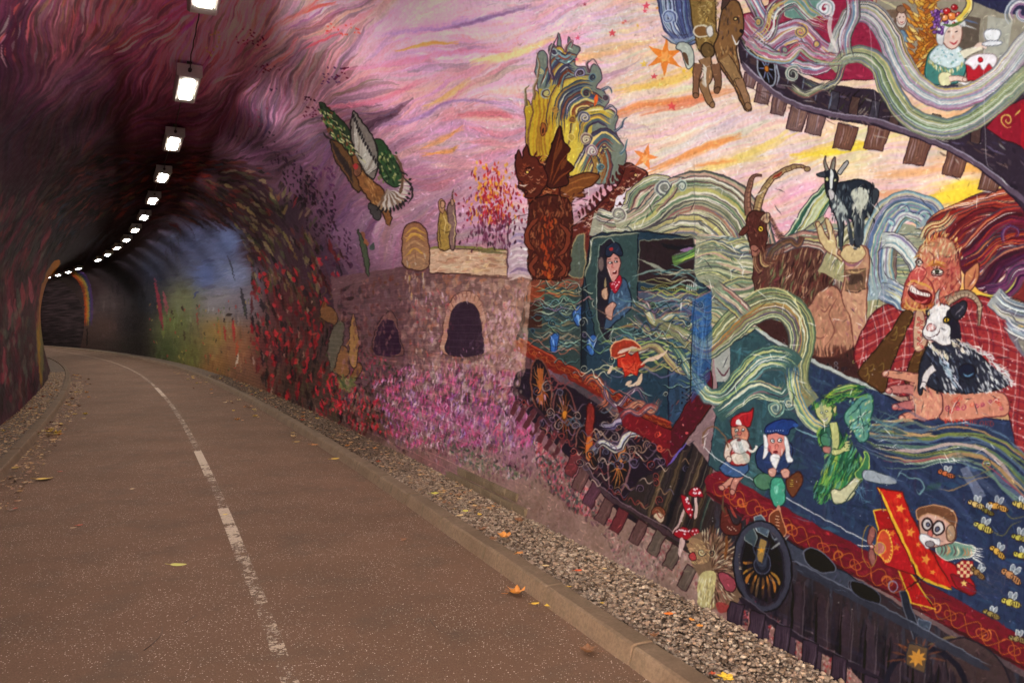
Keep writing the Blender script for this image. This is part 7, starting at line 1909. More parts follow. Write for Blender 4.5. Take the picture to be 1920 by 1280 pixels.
shape([(1510,1034),(1530,1028),(1562,1052),(1568,1070),(1540,1072),(1514,1056)], (22,18,22), (96,96,108), 2.2); shape([(1600,1088),(1644,1106),(1650,1132),(1604,1112)], (22,18,22), (80,80,92), 2)
ell(1431, 1062, 50, 80, (0,0,0), (62,60,72), 9, -.1, 0.0); ell(1431, 1062, 55, 86, (0,0,0), (24,22,28), 3, -.1, 0.0)
st([(1386,1120),(1440,1160),(1520,1206),(1620,1256),(1760,1330)], 9, (44,34,42), 1, .02); st([(1386,1114),(1440,1153),(1520,1199),(1620,1249)], 2, (110,96,104), .7, .05)
for (x, y, h) in [(1384,1150,46),(1424,1172,56),(1472,1200,64),(1524,1232,70),(1580,1262,74),(1640,1300,76)]:
    shape([(x - 15, y - h * .5), (x + 13, y - h * .35), (x + 6, y + h * .5), (x - 22, y + h * .3)], (62,46,56), (30,22,28), 2.2, n=1); st([(x + 8, y - h * .3), (x + 2, y + h * .42)], 2.4, (104,84,94), .7)
    for k in range(5): st([(x - 12 + k * 4, y - h * .35), (x - 16 + k * 4, y + h * .3)], 2.4, pr.choice([(80,60,70),(44,32,40)]), .6)
ell(1740, 1300, 78, 84, (0,0,0), (34,30,38), 10, -.1, 0.0)
for a in np.linspace(-2.9, -.3, 9): st([(1724 + 24 * math.cos(a), 1240 + 20 * math.sin(a)), (1724 + 58 * math.cos(a), 1256 + 62 * math.sin(a))], 4, (120,66,44), .6)
shape([(1708,1206),(1744,1214),(1738,1262),(1702,1246)], (96,72,50), (44,44,52), 2.2, n=1); star(1724, 1234, 18, 8, (206,140,56), .2, .5)
# dragon at the smoke-box, darker and scaled, wings spread
shape([(1026,352),(1022,314),(1034,276),(1050,236),(1054,262),(1070,280),(1058,296),(1076,316),(1062,328),(1066,346),(1044,352)], (66,28,22), (34,14,16), 2.4, n=3)
for P in ([(1030,345),(1038,300),(1050,244)],[(1034,346),(1048,312),(1066,284)],[(1038,348),(1054,330),(1072,318)]): st(P, 3, (120,58,30), .95)
for P in ([(1040,300),(1048,280),(1052,262)],[(1050,318),(1058,306),(1062,298)]): st(P, 7, (126,66,34), .7)
HD = [(966,300),(974,282),(978,300),(986,270),(992,292),(1004,296),(1016,310),(1026,330),(1022,352),(1010,366),(996,372),(984,368),(990,360),(978,356),(972,350),(984,346),(972,336),(968,322)]
shape(HD, (88,36,26), (40,16,18), 2.4, n=3)
for k in range(46):
    x, y = pr.uniform(972, 1020), pr.uniform(296, 366); st([(x, y), (x + 4, y + 3), (x + 7, y)], 1.7, pr.choice([(176,110,70),(140,70,40),(50,20,20),(206,150,110)]), .8)
ell(990, 322, 3.4, 2.8, (236,196,90), (30,12,14), 1.4); st([(984,318),(992,314),(1000,320)], 2.6, (44,18,18)); st([(974,348),(982,350),(990,347)], 2.2, (230,210,190))
shape([(1002,372),(1064,372),(1074,420),(1070,470),(1064,520),(1000,520),(992,470),(990,420)], (70,30,24), (34,14,16), 2.4, n=3)
clip(sm([(992,370),(1030,350),(1070,380),(1074,440),(1064,520),(1000,520),(990,440)], True))
for k in range(330):
    x, y = pr.uniform(988, 1074), pr.uniform(366, 520); c = pr.choice([(166,64,28),(190,92,38),(120,40,24),(150,54,28)]) if 1014 < x < 1042 and y > 400 else pr.choice([(80,32,24),(120,60,36),(56,22,20),(150,90,56)])
    st([(x, y), (x + pr.uniform(-3, 3), y + 5), (x + pr.uniform(-4, 4), y + 11)], pr.uniform(2, 4), c, .75)
clip(None)
for P in ([(1010,410),(992,430),(990,456),(1004,470)],[(1050,420),(1066,440),(1062,466),(1048,480)],[(1010,480),(998,500),(1006,518)],[(1048,486),(1060,504),(1050,520)]):
    st(P, 11, (50,20,20), 1, .15); st(P, 7, (116,52,34), 1, .15)
    for q in range(3): st([P[-1], (P[-1][0] + (q - 1) * 5, P[-1][1] + 8)], 2.6, (60,26,24))
# the giant's face worked up
clip(sm(FACE, True))
for k in range(260):
    x, y = pr.uniform(1692, 1800), pr.uniform(446, 584); u = (x - 1690) / 110
    if (abs(x - 1756) < 12 and abs(y - 511) < 7) or (1700 < x < 1748 and 530 < y < 572): continue
    if y < 478: c = pr.choice([(206,190,140),(180,160,120),(220,204,160),(150,120,90)])
    elif u > .72: c = pr.choice([(120,40,46),(150,56,50),(96,34,40),(170,80,60)])
    elif y > 566: c = pr.choice([(190,120,50),(150,60,36),(214,170,90),(110,40,30)])
    else: c = pr.choice([(206,120,90),(226,160,124),(176,66,62),(190,90,76),(232,184,150),(150,50,52)])
    st([(x, y), (x - 3 + pr.uniform(-2, 2), y + 5), (x - 4, y + 10)], pr.uniform(1.6, 3), c, .7, .4, 4)
clip(None)
for P, w, c in [([(1740,470),(1750,484),(1752,500)],2,(110,44,40)),([(1744,500),(1756,496),(1772,502)],5,(150,90,40)),([(1745,514),(1756,519),(1768,515)],2.4,(90,34,36)),([(1772,508),(1780,504)],2,(110,40,40)),([(1771,514),(1780,516)],2,(110,40,40)),([(1736,520),(1748,536),(1752,556),(1744,574)],3,(120,40,42)),([(1702,524),(1698,534),(1706,540)],2.4,(120,40,44)),([(1712,508),(1722,502),(1732,508)],2.4,(232,170,150)),([(1724,470),(1736,462),(1752,462)],2,(150,100,70)),([(1730,462),(1746,454),(1764,456)],2,(150,100,70)),([(1716,478),(1724,474),(1732,478)],3.4,(150,90,50)),([(1696,560),(1704,574),(1722,582),(1744,578)],3,(214,170,90)),([(1756,524),(1764,534),(1762,548)],2.2,(150,60,54))]:
    st(P, w, c, .9)
shape([(1747,511),(1756,505),(1767,510),(1757,516)], (232,224,206), (50,22,24), 1.6); ell(1756, 510.5, 3.4, 3.4, (90,96,70), (26,16,16)); ell(1756, 510.5, 1.4, 1.4, (12,8,10)); shape([(1717,492),(1723,488),(1729,492),(1723,496)], (226,216,196), (50,22,24), 1.4); ell(1722, 492, 1.8, 1.8, (30,24,22))
hair([(1728,468),(1744,452),(1766,444),(1790,456),(1798,484)], 4, [(214,170,90),(190,110,60),(150,60,40),(230,206,150)], 70, 2.2, (4, -10))
# paler, patchy stone over the bridge, blossom drifting over it
clip(CL)
for k in range(620):
    x, y = 1000 - 240 * pr.random() ** 1.3, pr.uniform(520, 740)
    if 840 < x < 902 and y > 566 and y < 664: continue
    st([(x, y), (x + pr.uniform(-4, 4), y + pr.uniform(4, 9)), (x + pr.uniform(-5, 5), y + pr.uniform(9, 18))], pr.uniform(5, 12), pr.choice([(196,160,146),(176,134,120),(206,176,166),(150,104,96),(170,120,130),(190,150,110),(120,76,72)]), pr.uniform(.12, .34))
for k in range(200):
    x, y = pr.uniform(640, 800), pr.uniform(520, 700); st([(x, y), (x + pr.uniform(-3, 3), y + pr.uniform(6, 16))], pr.uniform(2.5, 6), pr.choice([(120,76,72),(90,54,58),(140,90,80),(64,36,44),(150,100,96)]), pr.uniform(.25, .55))
clip(None)
clip(CL)
for xa in range(760, 1000, 12): fill([(xa, 515), (1000, 515), (1000, 700), (xa, 690)], (214, 170, 130), .018)
clip(None)
shape([(838,664),(840,622),(845,592),(857,572),(872,566),(887,571),(899,590),(904,620),(904,664)], (40,24,38), None, al=.75)
for P in ([(834,400),(838,420),(834,440)],[(852,392),(856,420),(853,460)]): st(P, 2, (214,184,120), .8)
ell(832, 384, 4, 6, (190,140,104), (60,36,30), 1.2); ell(850, 380, 3.6, 5.6, (170,130,104), (60,36,30), 1.2); st([(828,465),(826,440),(828,412)], 2, (70,50,30), .9)
for k in range(420):
    x, y = pr.uniform(800, 1060), pr.uniform(540, 900)
    if 988 < x and y < 735 or 838 < x < 904 and 562 < y < 650: continue
    st([(x, y), (x + pr.uniform(-2, 3), y + pr.uniform(4, 13))], pr.uniform(1.8, 4.4), pr.choice([(206,160,186),(180,120,150),(214,180,190),(150,90,110),(190,80,90),(120,100,90),(90,50,60),(170,150,130)]), pr.uniform(.3, .7))
for k in range(240):
    x = pr.uniform(640, 1000); y = 700 + (x - 640) * .38 + pr.uniform(0, 90); st([(x, y), (x + 1, y + pr.uniform(4, 12))], pr.uniform(2, 5), pr.choice([(150,116,100),(124,96,84),(90,80,66),(170,134,120),(110,60,70)]), .5)
for k in range(150):
    x, y = pr.uniform(-20, 340), pr.uniform(-30, 150)
    if y > 130 - x * .12: continue
    streak(x, y, pr.uniform(16, 60), pr.uniform(2, 6), pr.choice([(190,150,146),(176,70,60),(150,110,70),(196,120,140),(120,60,100),(140,130,120),(200,90,90)]), pr.uniform(.3, .6), .4)
for k in range(260):
    x, y = pr.uniform(220, 560), pr.uniform(150, 320)
    c, _ = colour_at(x, y); streak(x, y, pr.uniform(20, 60), pr.uniform(2, 5), np.clip(c * pr.choice([.65, .75, 1.3, 1.5]) + (4, 2, 8), 4, 240), pr.uniform(.2, .4), .5)
# bird: plumage and claws
for k in range(16):
    x = 612 + k * 4.2; y = 206 + k * 6; st([(x, y), (x + 8, y + 5), (x + 12, y + 12)], 1.8, (190,180,130) if k % 2 else (24,26,22), .9)
for P in ([(622,262),(612,256),(606,248)],[(640,290),(628,284)],[(754,330),(770,346),(774,366),(766,384)],[(748,320),(766,330)]): st(P, 4, (36,28,28), .9)
for k in range(10): a = .5 + k * .16; st([(726, 356), (726 + 44 * math.cos(a), 350 + 44 * math.sin(a))], 5, (110,84,66) if k % 2 else (196,184,170), .9, .3); st([(726 + 38 * math.cos(a), 350 + 38 * math.sin(a)), (726 + 50 * math.cos(a), 350 + 50 * math.sin(a))], 4, (26,20,22), .9)
# wagon: broad pale sweeps of reflected light
for P, w, c, a in [([(1500,720),(1540,760),(1560,840),(1540,900)],7,(80,100,120),.3),([(1620,830),(1660,880),(1720,930)],8,(70,84,120),.3),([(1700,880),(1780,930),(1850,1010)],10,(76,92,130),.25),([(1380,800),(1400,860),(1440,900)],9,(90,120,116),.3),([(1680,760),(1740,790),(1760,800)],6,(60,70,110),.4),([(1780,830),(1840,900),(1900,960)],12,(120,130,150),.2)]: st(P, w, c, a)
for k in range(70):
    x, y = pr.uniform(1400, 1920), pr.uniform(700, 1150)
    if y - 640 < (x - 1400) * .3: continue
    st([(x, y), (x + pr.uniform(14, 50), y + pr.uniform(5, 24))], 1.3, pr.choice([(110,130,150),(24,28,44),(84,104,120)]), .45)

# ------------------------------------------------------------------ carry the drawing over to the wall
# What is known of the painting is how it looks under the light of the place. The paint's own colour is
# that appearance divided by the light that reaches each stretch of wall (table: along the tunnel x round the arch).
LS = np.array([1.0, 1.8, 2.6, 3.5, 4.7, 6.2, 8.2, 11.0, 15.0, 20.0, 27.0, 36.0, 48.0])
LA = np.array([0.0, 0.6, 1.3, 2.1, 2.9, 3.7, 4.4, 5.0, 5.5, 5.9, 6.3, 6.9, 7.7, 9.2, 11.2])
LIGHT = np.array([[[2.442,2.027,1.579],[2.464,2.052,1.596],[2.443,2.041,1.581],[2.297,1.907,1.472],[2.063,1.705,1.301],[1.965,1.622,1.232],[1.941,1.602,1.215],[1.911,1.576,1.199],[1.845,1.524,1.161],[1.642,1.357,1.043],[1.283,1.063,0.827],[0.758,0.63,0.512],[0.519,0.429,0.365],[0.47,0.386,0.332],[0.465,0.381,0.329]],[[2.43,2.016,1.571],[2.452,2.041,1.588],[2.43,2.03,1.572],[2.285,1.896,1.463],[2.052,1.695,1.294],[1.944,1.604,1.219],[1.873,1.546,1.178],[1.747,1.445,1.108],[1.562,1.293,1.001],[1.217,1.01,0.796],[0.875,0.728,0.588],[0.58,0.484,0.406],[0.481,0.398,0.342],[0.466,0.383,0.33],[0.465,0.381,0.329]],[[2.351,1.952,1.52],[2.372,1.974,1.535],[2.35,1.96,1.517],[2.208,1.832,1.411],[1.976,1.632,1.248],[1.826,1.507,1.15],[1.646,1.362,1.051],[1.379,1.145,0.9],[1.105,0.921,0.737],[0.787,0.658,0.542],[0.574,0.481,0.406],[0.459,0.38,0.326],[0.456,0.374,0.323],[0.463,0.38,0.328],[0.465,0.381,0.329]],[[2.111,1.756,1.366],[2.131,1.77,1.376],[2.11,1.753,1.356],[1.978,1.639,1.262],[1.745,1.442,1.107],[1.513,1.252,0.967],[1.298,1.079,0.851],[1.024,0.856,0.692],[0.77,0.647,0.535],[0.568,0.477,0.405],[0.447,0.371,0.318],[0.374,0.303,0.259],[0.422,0.343,0.295],[0.456,0.374,0.323],[0.464,0.38,0.329]],[[1.772,1.477,1.153],[1.791,1.487,1.16],[1.773,1.473,1.145],[1.66,1.378,1.071],[1.416,1.176,0.918],[1.076,0.897,0.711],[0.911,0.763,0.618],[0.762,0.641,0.532],[0.586,0.494,0.419],[0.476,0.4,0.344],[0.38,0.312,0.268],[0.325,0.258,0.218],[0.406,0.328,0.282],[0.454,0.372,0.321],[0.465,0.381,0.329]],[[1.422,1.192,0.948],[1.438,1.201,0.952],[1.429,1.195,0.946],[1.35,1.133,0.899],[1.163,0.98,0.786],[0.845,0.717,0.583],[0.598,0.508,0.422],[0.608,0.517,0.437],[0.49,0.414,0.355],[0.409,0.342,0.294],[0.297,0.239,0.204],[0.279,0.218,0.183],[0.396,0.319,0.274],[0.457,0.374,0.323],[0.475,0.39,0.337]],[[1.12,0.957,0.777],[1.136,0.965,0.783],[1.159,0.985,0.801],[1.115,0.953,0.778],[0.988,0.847,0.698],[0.845,0.727,0.608],[0.76,0.654,0.555],[0.671,0.575,0.491],[0.402,0.339,0.291],[0.309,0.255,0.219],[0.222,0.177,0.148],[0.237,0.184,0.154],[0.393,0.318,0.273],[0.486,0.4,0.345],[0.528,0.438,0.377]],[[0.905,0.782,0.647],[0.904,0.778,0.646],[0.992,0.855,0.712],[0.96,0.832,0.694],[0.827,0.718,0.602],[0.804,0.697,0.591],[0.764,0.659,0.565],[0.624,0.533,0.458],[0.312,0.261,0.223],[0.137,0.112,0.095],[0.115,0.095,0.078],[0.148,0.117,0.098],[0.408,0.337,0.288],[0.628,0.528,0.453],[0.665,0.564,0.484]],[[0.795,0.692,0.581],[0.795,0.69,0.581],[0.927,0.807,0.68],[0.927,0.812,0.683],[0.891,0.779,0.658],[0.855,0.745,0.635],[0.738,0.638,0.547],[0.623,0.53,0.455],[0.258,0.214,0.183],[0.127,0.106,0.089],[0.246,0.217,0.179],[0.178,0.15,0.125],[0.544,0.458,0.39],[0.967,0.827,0.708],[0.85,0.732,0.628]],[[0.746,0.654,0.554],[0.75,0.655,0.556],[0.886,0.777,0.659],[0.854,0.751,0.636],[0.852,0.749,0.636],[0.84,0.736,0.628],[0.769,0.667,0.569],[0.661,0.561,0.48],[0.233,0.193,0.165],[0.179,0.156,0.132],[0.453,0.407,0.344],[0.258,0.224,0.189],[0.65,0.552,0.469],[1.05,0.906,0.775],[0.909,0.792,0.679]],[[0.72,0.634,0.536],[0.725,0.635,0.541],[0.817,0.717,0.611],[0.818,0.719,0.611],[0.811,0.712,0.608],[0.787,0.688,0.589],[0.717,0.62,0.529],[0.588,0.496,0.425],[0.222,0.182,0.156],[0.208,0.177,0.153],[0.525,0.46,0.401],[0.299,0.253,0.218],[0.645,0.541,0.462],[0.917,0.79,0.674],[0.749,0.655,0.558]],[[0.715,0.628,0.531],[0.84,0.735,0.627],[0.824,0.721,0.615],[0.825,0.722,0.615],[0.793,0.693,0.592],[0.781,0.679,0.58],[0.725,0.624,0.533],[0.568,0.477,0.409],[0.341,0.276,0.239],[0.285,0.234,0.205],[0.476,0.404,0.354],[0.349,0.288,0.248],[0.501,0.417,0.356],[0.72,0.621,0.528],[0.783,0.686,0.582]],[[0.77,0.675,0.572],[1.21,1.058,0.904],[0.897,0.784,0.67],[0.755,0.661,0.565],[0.655,0.573,0.49],[0.613,0.531,0.453],[0.597,0.509,0.435],[0.449,0.371,0.319],[0.353,0.28,0.242],[0.226,0.179,0.154],[0.329,0.268,0.232],[0.303,0.243,0.207],[0.448,0.371,0.316],[0.667,0.576,0.489],[0.802,0.704,0.596]]], np.float32)

def soft_noise(h, w, cell, seed):
    rs = np.random.RandomState(seed)
    g = rs.rand(h // cell + 3, w // cell + 3, 1).astype(np.float32) - 0.5
    return upsample(g, cell, h, w)[..., 0]

def lin(c):
    return np.where(c <= 0.04045, c / 12.92, ((c + 0.055) / 1.055) ** 2.4)
def enc(c):
    return np.where(c <= 0.0031308, c * 12.92, 1.055 * np.power(np.maximum(c, 1e-6), 1 / 2.4) - 0.055)

def wall_image(TW=2560, TH=2304):
    u = (np.arange(TW) + 0.5) / TW; v = (np.arange(TH) + 0.5) / TH
    s = u_to_s(u); a = v_to_a(v)
    la, zz = section(a)
    X, Y, _ = along(s[None, :], la[:, None], 0.0)
    Z = np.repeat(zz[:, None], TW, 1)
    px, py = proj(X, Y, Z)
    px = np.clip(px, -8000, 12000).astype(np.float32); py = np.clip(py, -9000, 9000).astype(np.float32)
    # bristle-rough edges
    n1, n2 = soft_noise(TH, TW, 9, 1), soft_noise(TH, TW, 9, 2)
    n3, n4 = soft_noise(TH, TW, 2, 3), soft_noise(TH, TW, 2, 4)
    px += n1 * 3.4 + n3 * 0.9; py += n2 * 3.4 + n4 * 0.9
    def reflect(p, lo, hi):
        L = hi - lo; q = np.mod(p - lo, 2 * L)
        return lo + np.where(q > L, 2 * L - q, q)
    # the left wall beside and behind the photographer carries on the dark purple streaks
    lw = (a[:, None] > SEC_LEN * 0.56) & (px < -200)
    px = np.where(lw, reflect(px, -220, 60), px); py = np.where(lw, reflect(py, -360, 740), py)
    cx = reflect(px + OX, 30, CW - 30); cy = reflect(py + OY, 30, CH - 260)
    xi = cx.astype(np.int32); yi = cy.astype(np.int32)
    fx = (cx - xi)[..., None]; fy = (cy - yi)[..., None]
    C0 = CAN[yi, xi] * (1 - fx) + CAN[yi, xi + 1] * fx
    C1 = CAN[yi + 1, xi] * (1 - fx) + CAN[yi + 1, xi + 1] * fx
    C = (C0 * (1 - fy) + C1 * fy) / 255.0
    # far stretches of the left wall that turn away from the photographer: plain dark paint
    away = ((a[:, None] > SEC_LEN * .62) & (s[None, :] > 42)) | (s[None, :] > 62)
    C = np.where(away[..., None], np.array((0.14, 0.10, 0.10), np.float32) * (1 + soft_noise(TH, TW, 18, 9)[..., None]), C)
    # paint mottling, grain of the render coat
    m = 1 + 0.10 * soft_noise(TH, TW, 26, 5) + 0.05 * soft_noise(TH, TW, 8, 6) + 0.12 * soft_noise(TH, TW, 3, 7)
    L = lin(np.clip(C * m[..., None], 0, 1))
    ls = np.clip(np.interp(s, LS, np.arange(len(LS))), 0, len(LS) - 1.001); laa = np.clip(np.interp(a, LA, np.arange(len(LA))), 0, len(LA) - 1.001)
    i = ls.astype(int)[None, :]; j = laa.astype(int)[:, None]; f = (ls - ls.astype(int))[None, :, None]; g = (laa - laa.astype(int))[:, None, None]
    T = LIGHT[i, j] * (1 - f) * (1 - g) + LIGHT[i + 1, j] * f * (1 - g) + LIGHT[i, j + 1] * (1 - f) * g + LIGHT[i + 1, j + 1] * f * g
    A = np.clip(L / T, 0.006, 0.84)
    out = np.ones((TH, TW, 4), np.float32)
    out[..., :3] = enc(A)
    return out

def make_image():
    px = wall_image()
    h, w = px.shape[:2]
    im = bpy.data.images.new('wall_painting', w, h, alpha=False)
    im.pixels.foreach_set(px.reshape(-1))
    im.update()
    im.pack()
    return im
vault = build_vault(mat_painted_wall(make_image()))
headwall(-1.4, M_STONE); headwall(96.0, M_STONE)

# ------------------------------------------------------------------ road marking: fresher dashes over the old line
def s_of(py, lat):
    ss = np.arange(1.5, 60, 0.02)
    x, y, z = along(ss, lat, 0.0)
    _, b = proj(x, y, z)
    return float(ss[np.argmin(np.abs(b - py))])
for (ya, yb, w0, w1) in ((1150, 1062, -0.2, -0.09), (1062, 957, -0.08, 0.06), (896, 848, -0.01, 0.08), (744, 728, 0.0, 0.05)):
    marking('line_dash', s_of(ya, LINE), s_of(yb, LINE), LINE, 0.088, 0.008, M_NEW, w0, w1)

# ------------------------------------------------------------------ gravel beside the wall
def ico():
    t = (1 + 5 ** .5) / 2
    V = np.array([(-1,t,0),(1,t,0),(-1,-t,0),(1,-t,0),(0,-1,t),(0,1,t),(0,-1,-t),(0,1,-t),(t,0,-1),(t,0,1),(-t,0,-1),(-t,0,1)], float)
    V /= np.linalg.norm(V[0])
    F = np.array([(0,11,5),(0,5,1),(0,1,7),(0,7,10),(0,10,11),(1,5,9),(5,11,4),(11,10,2),(10,7,6),(7,1,8),(3,9,4),(3,4,2),(3,2,6),(3,6,8),(3,8,9),(4,9,5),(2,4,11),(6,2,10),(8,6,7),(9,8,1)])
    return V, F
def stones(name, n, s0, s1, l0, l1, size, zf, cols, seed, mat, bias=1.0):
    rs = np.random.RandomState(seed)
    V0, F0 = ico()
    s = s0 + (s1 - s0) * rs.rand(n) ** bias
    lat = rs.uniform(l0, l1, n)
    x, y, _ = along(s, lat, 0.0)
    r = size[0] + (size[1] - size[0]) * rs.rand(n) ** 2.2
    sc = np.stack([r * rs.uniform(.75, 1.25, n), r * rs.uniform(.65, 1.0, n), r * rs.uniform(.4, .7, n)], 1)
    P = V0[None] * sc[:, None, :] * rs.uniform(.78, 1.22, (n, 12, 1))
    a = rs.uniform(0, 6.28, n); b = rs.uniform(-.5, .5, n)
    ca, sa = np.cos(a)[:, None], np.sin(a)[:, None]; cb, sb = np.cos(b)[:, None], np.sin(b)[:, None]
    X, Y, Z = P[..., 0], P[..., 1], P[..., 2]
    Y, Z = Y * cb - Z * sb, Y * sb + Z * cb
    X, Y = X * ca - Y * sa, X * sa + Y * ca
    W = np.stack([X + x[:, None], Y + y[:, None], Z + (zf(lat) + sc[:, 2] * rs.uniform(-.3, .9, n))[:, None]], -1).reshape(-1, 3)
    F = (F0[None] + (np.arange(n) * 12)[:, None, None]).reshape(-1, 3)
    me = bpy.data.meshes.new(name)
    me.vertices.add(len(W)); me.vertices.foreach_set('co', W.reshape(-1).astype(np.float32))
    me.loops.add(len(F) * 3); me.loops.foreach_set('vertex_index', F.reshape(-1).astype(np.int32))
    me.polygons.add(len(F)); me.polygons.foreach_set('loop_start', np.arange(0, len(F) * 3, 3, dtype=np.int32))
    me.update(calc_edges=True)
    at = me.color_attributes.new('tint', 'FLOAT_COLOR', 'POINT')
    c = np.array(cols)[rs.randint(0, len(cols), n)] * rs.uniform(.46, .86, (n, 1))
    c = np.repeat(np.c_[c, np.ones(n)], 12, 0)
    at.data.foreach_set('color', c.reshape(-1).astype(np.float32))
    o = obj(name, me, mat)
    return tag(o, kind='stuff')
M_GRAVEL = mat_stone_attr('gravel_stone')
PALE = [(0.33, 0.24, 0.185), (0.38, 0.28, 0.22), (0.26, 0.185, 0.14), (0.45, 0.36, 0.29), (0.19, 0.135, 0.105), (0.33, 0.22, 0.165), (0.28, 0.21, 0.17)]
DULL = [(0.10, 0.060, 0.040), (0.14, 0.088, 0.060), (0.06, 0.037, 0.026), (0.18, 0.12, 0.085)]
tag(stones('gravel', 24000, 1.2, 9.0, 2.15, 2.72, (0.006, 0.018), lambda l: 0.070 + 0.03 * np.clip(l - 2.3, 0, 1), PALE + DULL[:2], 21, M_GRAVEL, 1.25), 'pale pinkish gravel filling the strip between the right kerb and the painted wall', 'gravel')
tag(stones('gravel_far', 7000, 8.0, 26.0, 2.15, 2.70, (0.008, 0.019), lambda l: 0.070 + 0.02 * (l - 2.15), [PALE[2], PALE[4]] + DULL, 22, M_GRAVEL, 1.6), 'dull gravel thinning out farther along the right verge', 'gravel')
tag(stones('verge_grit', 2400, 6.0, 30.0, -2.3, -1.62, (0.004, 0.011), lambda l: 0.066 - 0.03 * (l + 1.6), DULL, 23, M_GRAVEL, 1.5), 'dark grit and small stones on the soil verge left of the path', 'grit')
tag(stones('kerb_grit', 1500, 2.5, 18.0, 1.93, 1.995, (0.002, 0.006), lambda l: 0.0 * l, DULL + [(0.3, 0.22, 0.17)], 24, M_GRAVEL, 1.2), 'fine grit gathered along the foot of the right kerb', 'grit')

# ------------------------------------------------------------------ bare footing bricks at the foot of the painted wall
M_FOOT = mat_concrete('footing_brick', (0.10, 0.075, 0.05), (0.20, 0.15, 0.11))
def rough_block(name, L, D, H, seed):
    rs = np.random.RandomState(seed)
    V = []
    for z in (0, H * .5, H):
        for (x, y) in ((0, 0), (L * .5, 0), (L, 0), (L, D), (L * .5, D), (0, D)):
            i = 0.004 if z in (0, H) else 0
            V.append((x + (i if x == 0 else -i if x == L else 0) + rs.uniform(-.002, .002), y + (i if y == 0 else 0) + rs.uniform(-.003, .003), z + rs.uniform(-.002, .002)))
    F = []
    for k in (0, 6):
        for j in range(6):
            F.append((k + j, k + (j + 1) % 6, k + 6 + (j + 1) % 6, k + 6 + j))
    F += [tuple(range(6))[::-1], tuple(range(12, 18))]
    return mesh_from(name, V, F)
foot_variants = [rough_block('footing_brick', 0.215, 0.10, 0.068, 60 + k) for k in range(4)]
for me in foot_variants: me.materials.append(M_FOOT)
for row, (sa, sb) in enumerate(((5.7, 7.4), (5.8, 7.1))):
    s = sa + row * 0.11
    while s < sb:
        lat, _ = section(0.12 + 0.08 * row)
        p = pt(s, float(lat) - (0.016 if row == 0 else 0.008) + rnd.uniform(-.004, .004), 0.075 + row * 0.078)
        q = pt(s + .2, float(lat), 0)
        ang = heading(s) + math.pi / 2
        o = link(bpy.data.objects.new('footing_brick', foot_variants[rnd.randrange(4)]), tunnel)
        # long side along the tunnel, depth into the wall
        o.matrix_local = Matrix.Translation(-tunnel.location) @ Matrix.Translation(p) @ Matrix.Rotation(ang + rnd.uniform(-.01, .01), 4, 'Z') @ Matrix.Scale(-1, 4, (0, 1, 0))
        s += 0.227

# ------------------------------------------------------------------ fallen leaves
M_LEAF = mat_stone_attr('leaf', rough=0.55)
def leaf_mesh(kind, col, seed):
    """kind 0: oval with a point; 1: five-lobed; 2: curled and crumpled; length about 1"""
    rs = np.random.RandomState(seed)
    if kind == 0:
        n = 12
        ring = [(math.cos(a) * .5 * (1 + .12 * math.cos(a) ** 3), math.sin(a) * .30 * (1 - .15 * math.cos(a))) for a in np.linspace(0, 2 * math.pi, n, endpoint=False)]
    else:
        ring = []
        for k in range(20):
            a = k / 20 * 2 * math.pi
            r = .5 * (.62 + .38 * abs(math.cos(2.5 * a)) ** 1.4) * (1 + rs.uniform(-.07, .07))
            if abs(a - math.pi) < .35: r *= .7
            ring.append((math.cos(a) * r, math.sin(a) * r * .9))
    curl = {0: .22, 1: .3, 2: .9}[kind]
    def zz(x, y): return curl * (x * x * .9 + y * y * .8) + (rs.uniform(0, .06) if kind else rs.uniform(0, .02)) + .02
    V, C = [(0, 0, .015)], []
    ins = [(x * .5, y * .5) for x, y in ring]
    V += [(x, y, zz(x, y)) for x, y in ins] + [(x, y, zz(x, y) + (rs.uniform(-.02, .12) if kind == 2 else 0)) for x, y in ring]
    m = len(ring)
    F = [(0, 1 + k, 1 + (k + 1) % m) for k in range(m)] + [(1 + k, 1 + m + k, 1 + m + (k + 1) % m, 1 + (k + 1) % m) for k in range(m)]
    # underside: a real thickness
    nV = len(V); V += [(x, y, z - .012) for x, y, z in V]
    F += [tuple(i + nV for i in reversed(f)) for f in F[:]]
    F += [(1 + m + k, 1 + m + k + nV, 1 + m + (k + 1) % m + nV, 1 + m + (k + 1) % m) for k in range(m)]
    # stalk
    b = len(V); V += [(-.45, -.012, .06), (-.45, .012, .06), (-.78, .04, .10), (-.78, .02, .10), (-.45, 0, .035), (-.78, .03, .08)]
    F += [(b, b + 1, b + 2, b + 3), (b + 1, b + 4, b + 5, b + 2), (b + 4, b, b + 3, b + 5)]
    me = mesh_from('leaf', V, F, False)
    at = me.color_attributes.new('tint', 'FLOAT_COLOR', 'POINT')
    for i, v in enumerate(V):
        e = min(1, math.hypot(v[0], v[1]) * 2)
        k = 1 - .35 * e * rs.uniform(.2, 1) if kind else 1 - .15 * e
        at.data[i].color = (col[0] * k, col[1] * k * (1 - .1 * e), col[2] * k, 1)
    me.materials.append(M_LEAF)
    return me
YEL, GRN, ORA, RED_, BRN, PAL = (.62, .42, .035), (.50, .50, .05), (.55, .22, .03), (.40, .07, .025), (.19, .085, .035), (.55, .42, .20)
_seed = [300]
